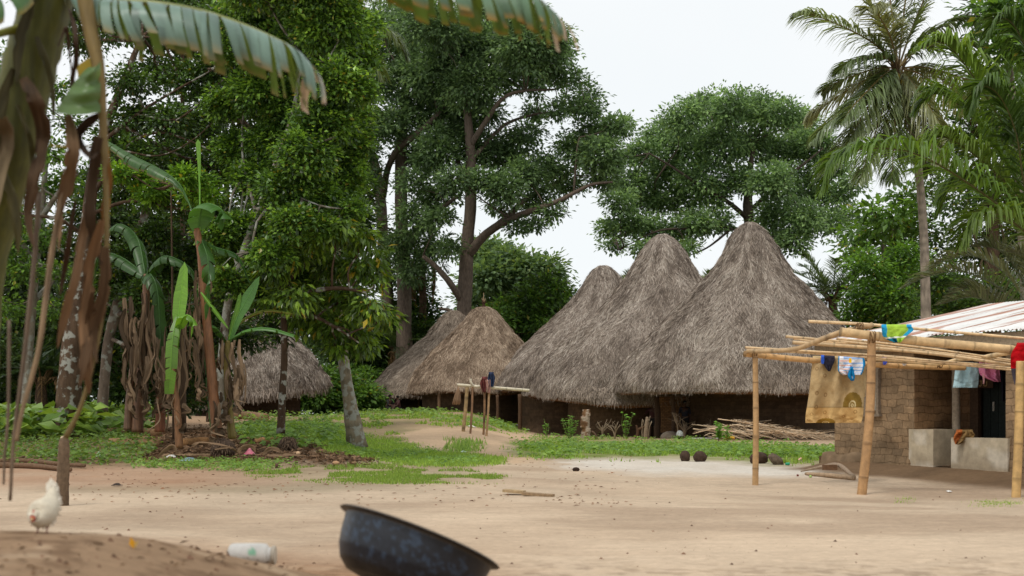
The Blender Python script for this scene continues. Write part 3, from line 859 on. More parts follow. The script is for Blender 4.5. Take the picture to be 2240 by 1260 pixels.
# the wood goes on outside the frame: tall crowns added above and to the left to shade its floor
simple_tree('forest_tree', 'tall tree added to shade the wood, its crown closing the upper left corner', [(80, -60, 80), (200, -90, 90), (330, -80, 90), (460, -90, 90), (590, -110, 90), (700, -120, 90), (140, -200, 90), (300, -220, 100), (460, -230, 100), (620, -240, 90), (380, 30, 60), (480, 20, 60), (280, 50, 50), (560, 20, 60)], 34, 400, 12, BK_BROWN, [c * 0.8 for c in PAL_DARK], 0.15, 70, 12, 3.5, 'trees of the left-hand wood')
simple_tree('broadleaf_tree', 'dark understorey tree low in the wood behind the slender mottled trunk', [(200, 620, 60), (280, 640, 60), (360, 660, 60), (440, 700, 60), (240, 740, 60), (340, 780, 60), (430, 800, 55), (180, 800, 55), (520, 740, 50), (280, 850, 50), (380, 870, 45), (150, 700, 55), (60, 700, 60), (90, 800, 55), (30, 620, 55), (0, 800, 55)], 38, 300, 9, BK_BROWN, [c * 0.55 for c in PAL_DARK], 0.16, 130, 13, 2.0, 'trees of the left-hand wood')  # understorey shade put into the darkened leaf palette
simple_tree('broadleaf_tree', 'gloomy tree closing the back of the wood above the far left hut', [(520, 640, 50), (580, 620, 50), (640, 640, 50), (700, 640, 45), (560, 540, 55), (640, 540, 60), (720, 560, 50), (770, 600, 40), (600, 460, 60), (690, 470, 60), (770, 500, 50), (620, 380, 60), (720, 390, 60), (790, 420, 40), (740, 300, 60), (640, 300, 60)], 76, 600, 16, BK_BROWN, [c * 0.6 for c in PAL_DARK], 0.32, 110, 13, 3.0, 'trees of the left-hand wood')  # leaf palette darkened to paint in the wood's deep shade
# a far wood that reads as one mass
mb = MB()
rows = [(x, 800 - 70 * vn(x / 150, 0.5, 9) + 40 * R.random(), 60 + 20 * R.random(), (R.random() - 0.5) * 16) for x in range(-500, 2800, 55)]
rows += [(x, 870 + 10 * R.random(), 55, (R.random() - 0.5) * 16) for x in range(-500, 2800, 60)]
foliage(mb, clumps(rows, 150), 45, 14, 0.75, 0.3, [c * 0.9 for c in PAL_COOL], 1.1)
tag(kind(mb.build('far_wood', LEAF, smooth=False), 'stuff'), 'far line of woodland closing the view behind the huts', 'woodland')


# ------------------------------------------------------------------ palms
def frond(mb, P, L, wd, col, n=60, droop=0.6, vee=0.5, rw=0.02, rcol=None, tipf=0.25, stiff=0.3, start=0.16, twist=0.0, ragged=0.1, segs=3):
    """P: rachis points; L leaflet length at the widest; leaflets are bent strips"""
    V, F, t = tube(P, [rw, rw * 0.8, rw * 0.5, rw * 0.15][:len(P)] if len(P) <= 4 else np.linspace(rw, rw * 0.15, len(P)), 5, 18)
    mb.add(V, F, col * 1.1 if rcol is None else rcol)
    S_ = smooth_path(P, 80)
    T = unit(np.gradient(S_, axis=0))
    u = np.linspace(start, 0.995, n)
    for sd in (-1, 1):
        ui = np.clip(u + (R.random(n) - 0.5) * 0.6 / n, 0, 0.999)
        k = (ui * 79).astype(int)
        p, tg = S_[k], T[k]
        side = unit(np.cross(tg, A_([0.0, 0.0, 1.0]))) * sd
        up = np.cross(side * sd, tg)
        if twist:
            side = side * math.cos(twist) + up * math.sin(twist) * sd
        env = np.sin(np.clip((ui - start) / (1 - start), 0, 1) ** 0.75 * np.pi * 0.86 + 0.3)
        ln = L * np.clip(env, 0.2, 1) * (0.85 + 0.3 * R.random(n)) * np.where(R.random(n) < ragged, 0.5, 1)
        d0 = unit(side * (0.9 - 0.35 * ui[:, None]) + tg * (0.45 + 0.6 * ui[:, None]) + up * vee + R.standard_normal((n, 3)) * 0.09)
        g = A_([0, 0, -1.0])
        pts = [p]
        d = d0
        for q in range(segs):
            pts.append(pts[-1] + d * (ln / segs)[:, None])
            d = unit(d * (stiff + 0.6) + g * droop * (0.5 + 0.5 * q) * (0.7 + 0.6 * R.random((n, 1))))
        pw = [0.55, 1.0, 0.75, 0.06] if segs == 3 else [0.6, 1.0, 0.05]
        sv = unit(np.cross(d0, A_([0, 0, 1.0]) + 0.3 * R.standard_normal((n, 3))))
        Vv = []
        for q in range(segs + 1):
            Vv += [pts[q] - sv * wd * pw[q], pts[q] + sv * wd * pw[q]]
        Vv = np.stack(Vv, 1).reshape(-1, 3)
        b0 = np.arange(n)[:, None] * (2 * segs + 2)
        Fq = np.concatenate([b0 + A_([[2 * q, 2 * q + 1, 2 * q + 3, 2 * q + 2]]) for q in range(segs)])
        cc = col * (0.7 + 0.6 * R.random((n, 1)))
        mb.add(Vv, Fq, np.repeat(cc, 2 * segs + 2, 0))


def arch(a, b, rise, dyv=0.0, out=0.5, n=4):
    """a rachis that leaves a upward and falls to b"""
    a, b = np.asarray(a, float), np.asarray(b, float)
    m1 = a * (1 - out * 0.55) + b * out * 0.55 + A_([0, 0, rise])
    m2 = a * (0.32 - 0.1) + b * 0.78 + A_([0, 0, rise * 0.75])
    return [a, m1, m2, b]


def palm(name, label, base, crown, trunk_w, fronds, L, wd, cols, n=60, trunk_pts=None, tmat=None, flare=1.4, group=None, droop=0.6, vee=0.4, rw=0.03, fr_rcol=None, lmat=None, skirt=None, nuts=None, stiff=0.3, segs=3, trunk_col=None):
    t = thing(name, label, 'palm tree', base, group)
    mb = MB()
    pts = [base] + (trunk_pts or []) + [crown]
    nseg = 60
    V, F, tt = tube(pts, np.interp(np.linspace(0, 1, len(pts)), [0, 0.08, 0.3, 1], A_([flare, 1.15, 1.0, 0.72]) * trunk_w / 2), 12, nseg, 0.06)
    tcl = s(146, 134, 120) if trunk_col is None else trunk_col
    ring = 0.78 + 0.3 * (np.arange(nseg) % 2)[:, None].repeat(12, 1).ravel()
    mb.add(V, F, np.asarray(tcl) * (ring * (0.85 + 0.3 * R.random(len(V))))[:, None])
    # old leaf bases at the head of the trunk
    for k in range(14):
        a = R.random() * 6.28
        d = A_([math.cos(a), math.sin(a), 0.5])
        V, F, _ = tube([crown - A_([0, 0, 0.3]) + d * 0.05, crown + d * trunk_w * 0.7, crown + d * trunk_w * 1.3 + A_([0, 0, 0.1])], [trunk_w * 0.14, trunk_w * 0.1, 0.015], 6, 6)
        mb.add(V, F, s(104, 84, 62) * (0.6 + 0.5 * R.random()))
    mb.build('trunk', tmat or BARKM, t)
    for k, fr in enumerate(fronds):
        fb = MB()
        col = cols[k % len(cols)] * (0.85 + 0.3 * R.random())
        if fr[0] == 'pts':
            P = fr[1]
        else:
            P = arch(crown, fr[1], fr[2])
        frond(fb, P, L * (fr[3] if len(fr) > 3 else 1), wd, np.asarray(col), n, droop, vee, rw, fr_rcol, stiff=stiff, segs=segs)
        fb.build('frond', lmat or LEAFG, t, smooth=False)
    if skirt:
        sb = MB()
        for k in range(skirt):
            a = R.random() * 6.28
            d = A_([math.cos(a), math.sin(a), 0])
            P = [crown - A_([0, 0, 0.2]), crown + d * 0.7, crown + d * 0.9 - A_([0, 0, 1.3]), crown + d * 0.75 - A_([0, 0, 2.4 + R.random()])]
            frond(sb, P, L * 0.6, wd, s(124, 98, 66) * 0.8, 26, 1.3, 0.0, 0.02)
        sb.build('dead_frond_skirt', DRY, t, smooth=False)
    for q in (nuts or []):
        nb = MB()
        V, F = blob(q, (0.13, 0.13, 0.16), 10, 7, 0.06)
        nb.add(V, F, s(118, 104, 44) * (0.7 + 0.5 * R.random()))
        nb.build('coconut', STONE, t)
    return t


PG = [A_([0.135, 0.185, 0.075]), A_([0.19, 0.24, 0.1]), A_([0.115, 0.16, 0.06]), A_([0.25, 0.27, 0.13])]
PGD = [A_([0.045, 0.075, 0.028]), A_([0.065, 0.105, 0.036]), A_([0.055, 0.09, 0.03])]
PGO = [A_([0.095, 0.17, 0.024]), A_([0.135, 0.215, 0.032]), A_([0.07, 0.13, 0.022])]

cy = 45.0
cr_ = Wp(1965, 150, cy)
tips = [(1800, 380, -1.5, 0.2), (1880, 400, -2, 0.25), (1950, 400, -1.8, 0.2), (2060, 360, -1.6, 0.3), (1840, 270, -2.4, 0.5), (1738, 30, -1, 0.5), (1835, 158, -1.5, 0.5), (1765, 262, 1, 0.5), (1775, 312, -1, 0.45), (1856, 312, -2.2, 0.4), (1990, 350, -1, 0.35), (2070, 300, -1.5, 0.4), (2135, 45, 0, 0.6),
        (2115, -190, 1, 0.4), (1915, -230, -1, 0.3), (1820, -120, 1.5, 0.5), (2150, 110, -1, 0.6), (2190, 210, 1, 0.6), (1800, 200, 2.2, 0.5), (2120, 240, 2.5, 0.5), (2015, -270, 2, 0.3), (1925, 330, 1.5, 0.4), (2030, 380, 1, 0.35), (1900, 20, -2.4, 0.6)]
fr = []
for (x, y, dy, rs) in tips:
    fr.append(('tip', Wp(x, y, cy + dy), rs * (0.9 if y < 200 else 0.5), 1.0))
nuts = [cr_ + A_([0.35 * math.cos(a) - 0.15, 0.35 * math.sin(a) - 0.2, -0.45 - 0.2 * (k % 3)]) for k, a in enumerate(np.linspace(0, 6, 9))]
palm('coconut_palm', 'tall coconut palm with a ragged grey-green crown and nuts, rising behind the tin roof', at_ground(2030, cy), cr_, 0.32, fr, 1.35, 0.03, PG, 120,
     trunk_pts=[Wp(2024, 620, cy), Wp(2018, 470, cy), Wp(2002, 320, cy)], group='palms right of the huts', droop=0.8, vee=0.1, rw=0.04, nuts=nuts, fr_rcol=s(150, 128, 80) * 0.8)

# the nearer oil palm off the right edge, its fronds reaching into view
oy = 33.0
oc = Wp(2330, 560, oy)
P = lambda *r, k=1.0: ('pts', [Wp(a[0], a[1], oy + a[2] * 1.2) for a in r], 0, k)
fr = [P((2330, 560, 0), (2240, 490, -0.8), (2110, 395, -1.6), (2000, 335, -2.2), (1900, 325, -2.5), (1830, 350, -2.7), (1796, 420, -2.8), k=1.25),
      P((2330, 560, 0), (2260, 380, 0.2), (2175, 240, 0.2), (2110, 140, 0), (2060, 92, -0.2), (2005, 105, -0.3)),
      P((2330, 560, 0), (2250, 440, -0.8), (2225, 300, -1.2), (2190, 215, -1.5), (2150, 190, -1.7), (2120, 250, -1.8)),
      P((2330, 560, 0), (2230, 400, 1.0), (2130, 260, 1.6), (2050, 205, 2.0), (2000, 245, 2.2)),
      P((2330, 560, 0), (2220, 420, 0.5), (2120, 330, 0.6), (2050, 300, 0.6), (2005, 370, 0.6)),
      P((2330, 560, 0), (2300, 300, 0.6), (2250, 120, 0.6), (2200, 40, 0.4), (2150, 90, 0.3)),
      P((2330, 560, 0), (2250, 470, 1.2), (2160, 400, 1.8), (2090, 400, 2.0), (2050, 470, 2.2)),
      P((2330, 560, 0), (2260, 520, -1.2), (2190, 470, -2.0), (2130, 480, -2.4), (2100, 540, -2.6)),
      P((2330, 560, 0), (2290, 360, -0.5), (2240, 240, -0.8), (2210, 300, -1.0)),
      P((2330, 560, 0), (2380, 300, 1), (2420, 150, 1), (2460, 120, 1)),
      P((2330, 560, 0), (2280, 420, 1.6), (2190, 330, 2.4), (2120, 400, 2.8)),
      P((2330, 560, 0), (2450, 450, -1), (2560, 480, -1), (2600, 600, -1))]
palm('oil_palm', 'dark green oil palm behind the tin-roofed house at the right edge, long fronds arching left', at_ground(2345, oy), oc, 0.6, fr, 1.38, 0.036, [c * 0.9 for c in PGO], 135, group='palms right of the huts', droop=1.1, vee=0.3, rw=0.034, fr_rcol=s(120, 112, 62) * 0.7, skirt=None, lmat=LEAF)

oy = 36.0
oc = Wp(2270, 720, oy)
fr = [P((2270, 720, 0), (2200, 640, -0.5), (2110, 595, -0.8), (2030, 605, -1), (1972, 632, -1)),
      P((2270, 720, 0), (2210, 610, 0.5), (2130, 560, 0.8), (2060, 575, 1), (2030, 600, 1)),
      P((2270, 720, 0), (2230, 600, 0), (2180, 545, 0), (2120, 540, 0)),
      P((2270, 720, 0), (2200, 680, -1), (2130, 650, -1.5), (2050, 668, -1.6)),
      P((2270, 720, 0), (2250, 620, 1), (2230, 560, 1.2), (2190, 590, 1.2)),
      P((2270, 720, 0), (2190, 660, 1), (2120, 630, 1.5), (2070, 650, 1.8)),
      P((2270, 720, 0), (2340, 620, 0), (2400, 600, 0), (2450, 650, 0)),
      P((2270, 720, 0), (2260, 600, -1), (2240, 560, -1.4), (2200, 550, -1.6))]
palm('oil_palm', 'dull grey-green young palm whose fronds spread just above the tin roof', at_ground(2270, oy), oc, 0.42, fr, 0.78, 0.022, [A_([0.11, 0.13, 0.07]), A_([0.16, 0.18, 0.1]), A_([0.09, 0.11, 0.055])], 90, group='palms right of the huts', droop=0.35, vee=0.5, rw=0.025, stiff=0.6)


def ring_palm(name, label, px, pyc, Y, rpx, nfr, L, cols, group, trunk_w=0.4, skirt=None, droop=0.6, up=0.5, n=46):
    c = Wp(px, pyc, Y)
    r = rpx / F_PX * Y
    fr = []
    for k in range(nfr):
        a = k * 2.399 + 0.3
        e = (k + 0.5) / nfr
        el = 1.15 - 1.5 * e
        tip = c + A_([math.cos(a) * math.cos(el), math.sin(a) * math.cos(el), math.sin(el) * 0.9]) * r
        fr.append(('tip', tip, up * r * (0.12 + 0.3 * e)))
    palm(name, label, at_ground(px, Y), c, trunk_w, fr, L, 0.03, cols, n, group=group, droop=droop, vee=0.3, rw=0.03, skirt=skirt, segs=2, trunk_col=s(84, 66, 52))


ring_palm('oil_palm', 'feathery oil palm just right of the tallest thatched roof', 1822, 655, 72, 135, 24, 0.85, [A_([0.075, 0.115, 0.05]), A_([0.1, 0.15, 0.065]), A_([0.06, 0.095, 0.04])], 'palms behind the huts', 0.7, 8)
ring_palm('oil_palm', 'small palm top peeping between the two right-hand grey roofs', 1535, 640, 82, 60, 14, 0.7, PG, 'palms behind the huts')
ring_palm('oil_palm', 'small palm top peeping up beside the narrow left grey roof', 1362, 640, 82, 60, 14, 0.7, PG, 'palms behind the huts')
ring_palm('oil_palm', 'dark oil palm with a hanging skirt of dead fronds beside the tall cotton tree', 925, 570, 93, 95, 18, 0.9, PGD, 'palms behind the huts', 0.6, 14, 0.9)
ring_palm('oil_palm', 'low dark palm in the thicket left of the grouped huts', 868, 770, 92, 100, 16, 0.8, PGD, 'palms behind the huts', 0.5, 5, 0.8)
ring_palm('oil_palm', 'low spiky palm behind the thick trunk at far left', 90, 830, 36, 120, 14, 0.4, [A_([0.05, 0.09, 0.035]), A_([0.07, 0.115, 0.05])], 'palms in the left-hand wood', 0.35, 4, 0.5)

# the coconut palm in front of the left wood: a curved lichened trunk, head near the top edge
ly = 30.5
cr_ = Wp(752, 75, ly)
fr = [('tip', Wp(872, 95, ly - 0.5), 0.35), ('tip', Wp(893, 130, ly + 0.3), 0.55), ('tip', Wp(838, 175, ly - 0.8), 0.3), ('tip', Wp(640, 60, ly + 1), 0.4), ('tip', Wp(760, -140, ly), 0.2), ('tip', Wp(680, 230, ly + 1.6), 0.3), ('tip', Wp(860, 0, ly + 1.5), 0.5), ('tip', Wp(640, -60, ly + 1), 0.4), ('tip', Wp(790, 280, ly + 1.2), 0.2)]
palm('coconut_palm', 'coconut palm on a bare curved lichened trunk rising from the lawn on the left', at_ground(782, ly), cr_, 0.27, fr, 0.75, 0.018, [A_([0.12, 0.16, 0.04]), A_([0.08, 0.12, 0.035])], 70, trunk_pts=[Wp(762, 860, ly), Wp(746, 740, ly), Wp(736, 600, ly), Wp(734, 440, ly), Wp(742, 250, ly)], droop=0.8, vee=0.1, rw=0.03, fr_rcol=s(150, 140, 70) * 0.8, trunk_col=s(128, 116, 98), tmat=LICHEN2, flare=1.9)
# ------------------------------------------------------------------ bananas
def ribbon(mb, P, w, col, n=18, twist=1.0, fold=0.5, seed=None, ragged=0.2):
    """a crumpled strip (dead leaf, dangling blade): three points across, twisting along its length"""
    S_ = smooth_path(np.asarray(P, float), n)
    T = unit(np.gradient(S_, axis=0))
    ref = A_([0.3, -1.0, 0.1])
    sd = unit(np.cross(T, ref))
    up = np.cross(sd, T)
    u = np.linspace(0, 1, n)
    o1, o2, o3 = R.random(3) * 50
    a = twist * (u + 0.25 * np.sin(u * 7 + o1)) + R.random() * 1.2 - 0.4
    ww = (np.interp(u, np.linspace(0, 1, len(w)), w) if np.ndim(w) else w * np.sin(np.clip(u * 0.9 + 0.12, 0, 1) * np.pi) ** 0.6) / 2
    d = sd * np.cos(a)[:, None] + up * np.sin(a)[:, None]
    q = np.cross(d, T)
    rows = []
    cols = []
    for k, x in enumerate((-1.0, -0.62, -0.25, 0.15, 0.55, 1.0)):
        e = 1 + ragged * 2.2 * (fbm(u * 9 + o2, 0 * u + x * 3 + o3, 5, 3) - 0.5) * abs(x)
        if abs(x) > 0.9:
            e = e * np.where(vn(u * 14 + o1, 0 * u + x, 9) > 0.72, 0.55, 1.0)
        pl = fold * ww * ((0.55 if k % 2 else -0.35) + 0.9 * (fbm(u * 5 + o3, 0 * u + k * 1.7, 6, 2) - 0.5) + 0.5 * abs(x) * np.sin(u * 5 + o2))
        rows.append(S_ + d * (ww * x * e)[:, None] + q * pl[:, None])
        cols.append(0.62 + 0.7 * fbm(u * 3 + o1, 0 * u + k * 2.3 + o2, 7, 3))
    V = np.stack(rows, 1).reshape(-1, 3)
    cc = np.asarray(col) * np.stack(cols, 1).reshape(-1, 1)
    mb.add(V, grid_faces(n, 6), cc)


def banana_leaf(mb, P, W0, col, tears=14, hang=1.2, lift=0.3, rib=0.016, rcol=None, edge=None, tipdry=0.0, env=None, sides=(-1, 1), nv=6, back=None, side_ref=None, lens=None):
    """midrib through P; the two half blades hang from it in torn strips"""
    P = np.asarray(P, float)
    V, F, t = tube(P, np.linspace(rib, rib * 0.25, len(P)), 7, 26)
    mb.add(V, F, rcol if rcol is not None else np.asarray(col) * 1.5)
    S_ = smooth_path(P, 200)
    T = unit(np.gradient(S_, axis=0))
    for sgn in sides:
        cuts = np.linspace(0, 1, tears + 2)
        cuts[1:-1] += (R.random(tears) - 0.5) * 0.9 / (tears + 1)
        for a, b in zip(cuts[:-1], cuts[1:]):
            if b - a < 0.006:
                continue
            m = max(3, int((b - a) * 140))
            u = np.linspace(a, b, m)
            k = np.clip((u * 199).astype(int), 0, 199)
            base, tg = S_[k], T[k]
            side = unit(np.cross(tg, A_([0, 0, 1.0]) if side_ref is None else np.asarray(side_ref, float))) * sgn
            w = W0 * (np.sin(np.clip(0.06 + u * 0.93, 0, 1) ** 0.8 * np.pi) ** 0.55 if env is None else np.interp(u, np.linspace(0, 1, len(env)), env))
            sw = 0.25 * R.standard_normal()
            h = hang * (0.85 + 0.3 * R.random())
            v = np.linspace(0, 1, nv)
            pts = [base]
            cur = base.copy()
            squeeze = 0.10 + 0.12 * R.random()
            lw = (0.82 + 0.25 * R.random())
            dry = R.random() < 0.3
            for q in range(1, nv):
                th = -lift + h * (v[q] * 1.35)
                d = side * math.cos(th) - A_([0, 0, 1.0]) * math.sin(th) + tg * (0.28 + sw * 0.5)
                d = unit(d)
                cur = cur + d * (w * lw / (nv - 1))[:, None]
                cm = cur.mean(0)
                pts.append(cur + (cm - cur) * squeeze * v[q] + A_([0, 0.01, 0]) * R.standard_normal() * w.mean())
            G = np.stack(pts, 1)
            cc = np.tile(np.asarray(col if (sgn > 0 or back is None) else back), (m, nv, 1)) * (0.8 + 0.4 * R.random()) * (0.86 + 0.28 * R.random((m, 1, 1))) * (0.94 + 0.12 * R.random((m, nv, 1)))
            if edge is not None:
                e = ss(0.82 if dry else 0.96, 1.0, v)[None, :, None] * (0.5 + 0.5 * R.random((m, 1, 1)))
                cc = cc * (1 - e) + np.asarray(edge) * e
            if tipdry:
                e = ss(1 - tipdry, 1 - tipdry * 0.7, u)[:, None, None]
                cc = cc * (1 - e) + s(190, 165, 145) * (0.7 + 0.5 * R.random((m, nv, 1))) * e
            mb.add(G.reshape(-1, 3), grid_faces(m, nv), cc.reshape(-1, 3))


BG, BGB, DEADC = A_([0.06, 0.15, 0.03]), A_([0.16, 0.34, 0.035]), s(150, 126, 100)
BANL = m_leaf('banana_leaf', trans=0.3, rough=0.38, spec=0.5, gain=1.35)
BANW = m_leaf('waxy_banana_leaf', trans=0.14, rough=0.42, spec=0.5, gain=1.2, tint=(1.1, 1.15, 0.6))
BANS = m_attr('banana_stem', 0.55, 10, 0.6, 1.3, 0.4, 0.01, stretch=(3, 3, 0.5), spec=0.35)


def stem(mb, pts, r, col, n=40, seg=12):
    V, F, t = tube(pts, r, seg, n, 0.05)
    mb.add(V, F, np.asarray(col) * (0.75 + 0.5 * vn(V[:, 2] * 3 + np.arange(len(V)) % seg, V[:, 0] * 9, 3)[:, None]))


# the plant close to the camera on the left
NY = 5.3
t = thing('banana_plant', 'near out-of-focus banana plant at top left with brown hanging leaves and a blue-green arching blade', 'banana plant', A_([-2.35, NY + 0.1, float(terrain(-2.35, NY + 0.1))]))
sb = MB()
stem(sb, [A_([-2.35, NY + 0.1, float(terrain(-2.35, NY))]) - A_([0, 0, 0.1]), Wp(-60, 620, NY + 0.08), Wp(15, 330, NY), Wp(72, 120, NY), Wp(118, -60, NY), Wp(150, -220, NY)], [0.14, 0.125, 0.115, 0.105, 0.095, 0.08], s(80, 80, 26), 60, 16)
for k in range(7):
    y0 = [60, 140, 210, 290, 340, 430, 520][k]
    cx = np.interp(y0, [0, 300, 620], [105, 20, -60])
    sg = (-1, 1)[k % 2]
    ribbon(sb, [Wp(cx + sg * 15, y0 - 60, NY - 0.14), Wp(cx + sg * 45, y0 + 30, NY - 0.15), Wp(cx + sg * 52, y0 + 130, NY - 0.16)], 0.045, s(84, 76, 36) * (0.6 + 0.5 * R.random()), 14, 0.5, 0.4)
sb.build('pseudostem', BANS, t)
lb = MB()
banana_leaf(lb, [Wp(120, -60, NY), Wp(170, -28, NY - 0.05), Wp(240, -2, NY - 0.1), Wp(330, 6, NY - 0.12), Wp(430, 22, NY - 0.12), Wp(520, 50, NY - 0.1), Wp(600, 84, NY - 0.08), Wp(655, 118, NY - 0.05), Wp(690, 180, NY)], 0.29, A_([0.15, 0.235, 0.19]), 34, 1.4, 0.05, 0.016, s(150, 155, 90), s(150, 130, 80), 0.09,
            env=[0.1, 0.55, 0.9, 1.0, 0.98, 0.95, 0.92, 0.85, 0.6], nv=8, back=A_([0.13, 0.2, 0.03]))
lb.build('leaf', BANW, t)
lb = MB()
banana_leaf(lb, [Wp(150, -220, NY), Wp(400, -260, NY - 0.5), Wp(700, -150, NY - 0.7), Wp(900, -60, NY - 0.75), Wp(1060, -25, NY - 0.75), Wp(1160, -12, NY - 0.75), Wp(1222, 40, NY - 0.72)], 0.2, A_([0.1, 0.18, 0.1]), 40, 1.4, 0.0, 0.016, s(130, 140, 70), s(160, 120, 40), 0.04,
            env=[0.05, 0.4, 0.8, 1.0, 1.0, 0.95, 0.75], nv=8, back=A_([0.13, 0.2, 0.03]))
lb.build('leaf', BANW, t)
lb = MB()
banana_leaf(lb, [Wp(110, -40, NY), Wp(60, -60, NY - 0.2), Wp(0, -20, NY - 0.4), Wp(-60, 60, NY - 0.5)], 0.17, A_([0.05, 0.12, 0.03]), 6, 1.0, 0.1, 0.02, s(140, 140, 70), s(140, 110, 40), env=[0.2, 0.8, 1, 0.8])
lb.build('leaf', BANL, t)
lb = MB()
banana_leaf(lb, [Wp(60, 60, NY), Wp(10, 70, NY - 0.15), Wp(-60, 95, NY - 0.3), Wp(-140, 150, NY - 0.4)], 0.06, A_([0.1, 0.16, 0.04]), 4, 0.9, 0.2, 0.022, s(140, 140, 60), s(140, 110, 40), env=[0.0, 0.3, 0.8, 0.8])
lb.build('leaf', BANL, t)
# bent leaf stalk with a folded green blade, then dead strips
bb = MB()
V, F, _ = tube([Wp(180, -40, NY - 0.2), Wp(196, 60, NY - 0.22), Wp(214, 140, NY - 0.24), Wp(224, 250, NY - 0.24), Wp(232, 420, NY - 0.22), Wp(232, 600, NY - 0.2), Wp(215, 740, NY - 0.2), Wp(180, 880, NY - 0.2), Wp(143, 958, NY - 0.2)], [0.034, 0.03, 0.026, 0.018, 0.012, 0.01, 0.009, 0.009, 0.012], 8, 50)
bb.add(V, F, s(132, 110, 62) * np.interp(np.linspace(0, 1, len(V)), [0, 0.3, 0.5, 1], [0.75, 0.9, 0.75, 0.65])[:, None])
bb.build('leaf_stalk', BANS, t)
gb = MB()
n1, m1 = 14, 12
uu, vv = np.meshgrid(np.linspace(0, 1, n1), np.linspace(0, 1, m1), indexing='ij')
xl = 220 - (25 + 75 * uu ** 0.8) * vv
yl = 135 + 110 * uu + 10 * vv * (1 - uu) + 6 * np.sin(vv * 3)
gb.add(Wp(xl, yl, NY - 0.27 - 0.05 * np.sin(vv * 3.1) - 0.02 * np.sin(uu * 14)).reshape(-1, 3), grid_faces(n1, m1), (s(100, 128, 78) * (0.8 + 0.3 * R.random((n1, 1, 1))) * np.ones((1, m1, 1))).reshape(-1, 3))
xl = 196 + 18 * uu - 30 * vv
yl = 125 + 70 * uu + 20 * vv
gb.add(Wp(xl, yl, NY - 0.2 + 0.03 * vv).reshape(-1, 3), grid_faces(n1, m1), s(160, 140, 40))
gb.build('folded_blade', BANL, t)
hang = [
    ([(52, 170), (75, 220), (92, 300), (80, 380), (66, 470), (78, 560)], 0.16, s(120, 92, 70)), ([(6, 258), (14, 300), (4, 380), (-8, 470)], 0.16, s(132, 110, 84)),
    ([(150, 250), (160, 330), (150, 400), (132, 470), (128, 560)], 0.13, s(110, 84, 62)), ([(225, 250), (232, 330), (236, 430), (228, 560)], 0.07, s(176, 130, 56)),
    ([(218, 300), (200, 380), (196, 470), (215, 540), (225, 600)], 0.16, s(104, 78, 58)), ([(205, 420), (180, 520), (160, 620), (140, 700), (124, 770)], 0.12, s(122, 92, 68)),
    ([(222, 480), (200, 580), (185, 680), (190, 800), (196, 870)], 0.13, s(116, 86, 62)), ([(232, 540), (226, 640), (205, 730), (214, 800)], 0.12, s(126, 96, 72)),
    ([(165, 440), (150, 520), (138, 600), (130, 650)], 0.08, s(96, 70, 52)), ([(230, 330), (240, 400), (226, 470), (238, 540)], 0.1, s(150, 100, 50)), ([(205, 640), (196, 720), (180, 800), (172, 850)], 0.09, s(106, 78, 56)),
    ([(150, 20), (168, 90), (158, 180), (156, 260)], 0.06, s(86, 66, 54)), ([(128, 100), (145, 60), (152, 120), (160, 200)], 0.06, s(92, 70, 60)),
    ([(220, 250), (190, 270), (172, 300), (196, 340), (220, 330)], 0.1, s(64, 48, 38)), ([(110, 318), (160, 322), (215, 318)], 0.035, s(170, 140, 50))]
for pts, w, col in hang:
    rb = MB()
    ribbon(rb, [Wp(a, b_, NY - 0.22 + 0.05 * R.standard_normal()) for a, b_ in pts], w * 0.4, np.asarray(col) * A_([0.9, 0.96, 0.95]) * (0.5 + 0.9 * R.random()), 46, 1.3 * R.standard_normal(), 0.7, ragged=0.16)
    rb.build('dead_leaf', DRY, t, smooth=True)
for pts, w in (([(146, 370), (112, 560), (85, 760), (48, 900), (36, 965)], 14), ([(86, 420), (72, 600), (50, 800), (30, 960), (22, 1095)], 12), ([(20, 700), (18, 900), (10, 1000), (8, 1060)], 8)):
    rb = MB()
    V, F, _ = tube([Wp(a, b_, NY - 0.15) for a, b_ in pts], np.linspace(w, w * 0.6, len(pts)) / 2 / F_PX * NY, 7, 30, 0.1)
    rb.add(V, F, s(142, 118, 90) if w > 12 else s(108, 90, 72))
    rb.build('dry_stalk', BANS, t)

# the clump in the middle of the wood's edge
BY = 25.0


def skirt(t, x0, x1, y0, y1, Y, n, w=0.14, dep=0.3):
    for k in range(n):
        x = x0 + R.random() * (x1 - x0)
        y = y0 + R.random() * (y1 - y0) * 0.8
        ln = (y1 - y) * (0.15 + 0.5 * R.random())
        yy = Y - dep * R.random()
        mb = MB()
        ribbon(mb, [Wp(x, y, yy), Wp(x + 4 * R.standard_normal(), y + ln * 0.3, yy - 0.05), Wp(x + 6 * R.standard_normal(), y + ln * 0.7, yy - 0.1 * R.random()), Wp(x + 9 * R.standard_normal(), y + ln, yy - 0.1 * R.random())], w * (0.5 + R.random()), DEADC * (0.2 + 0.75 * R.random()), 16, 0.9 * R.standard_normal(), 0.7, ragged=0.35)
        mb.build('dead_leaf', DRY, t)


def bplant(label, px, Y, stems, leaves, skirts, group='banana plants at the edge of the wood'):
    t = thing('banana_plant', label, 'banana plant', at_ground(px, Y), group)
    mb = MB()
    for pts, w, col in stems:
        P = Wp(A_(pts)[:, 0], A_(pts)[:, 1], Y)
        stem(mb, P, np.linspace(w, w * 0.6, len(P)) / 2 / F_PX * Y, col)
    mb.build('pseudostem', BANS, t)
    for pts, W0, col, kw in leaves:
        lb = MB()
        banana_leaf(lb, [Wp(a[0], a[1], Y + (a[2] if len(a) > 2 else 0)) for a in pts], W0, col, **kw)
        lb.build('leaf', BANL, t)
    for sk in skirts:
        skirt(t, *sk)
    return t


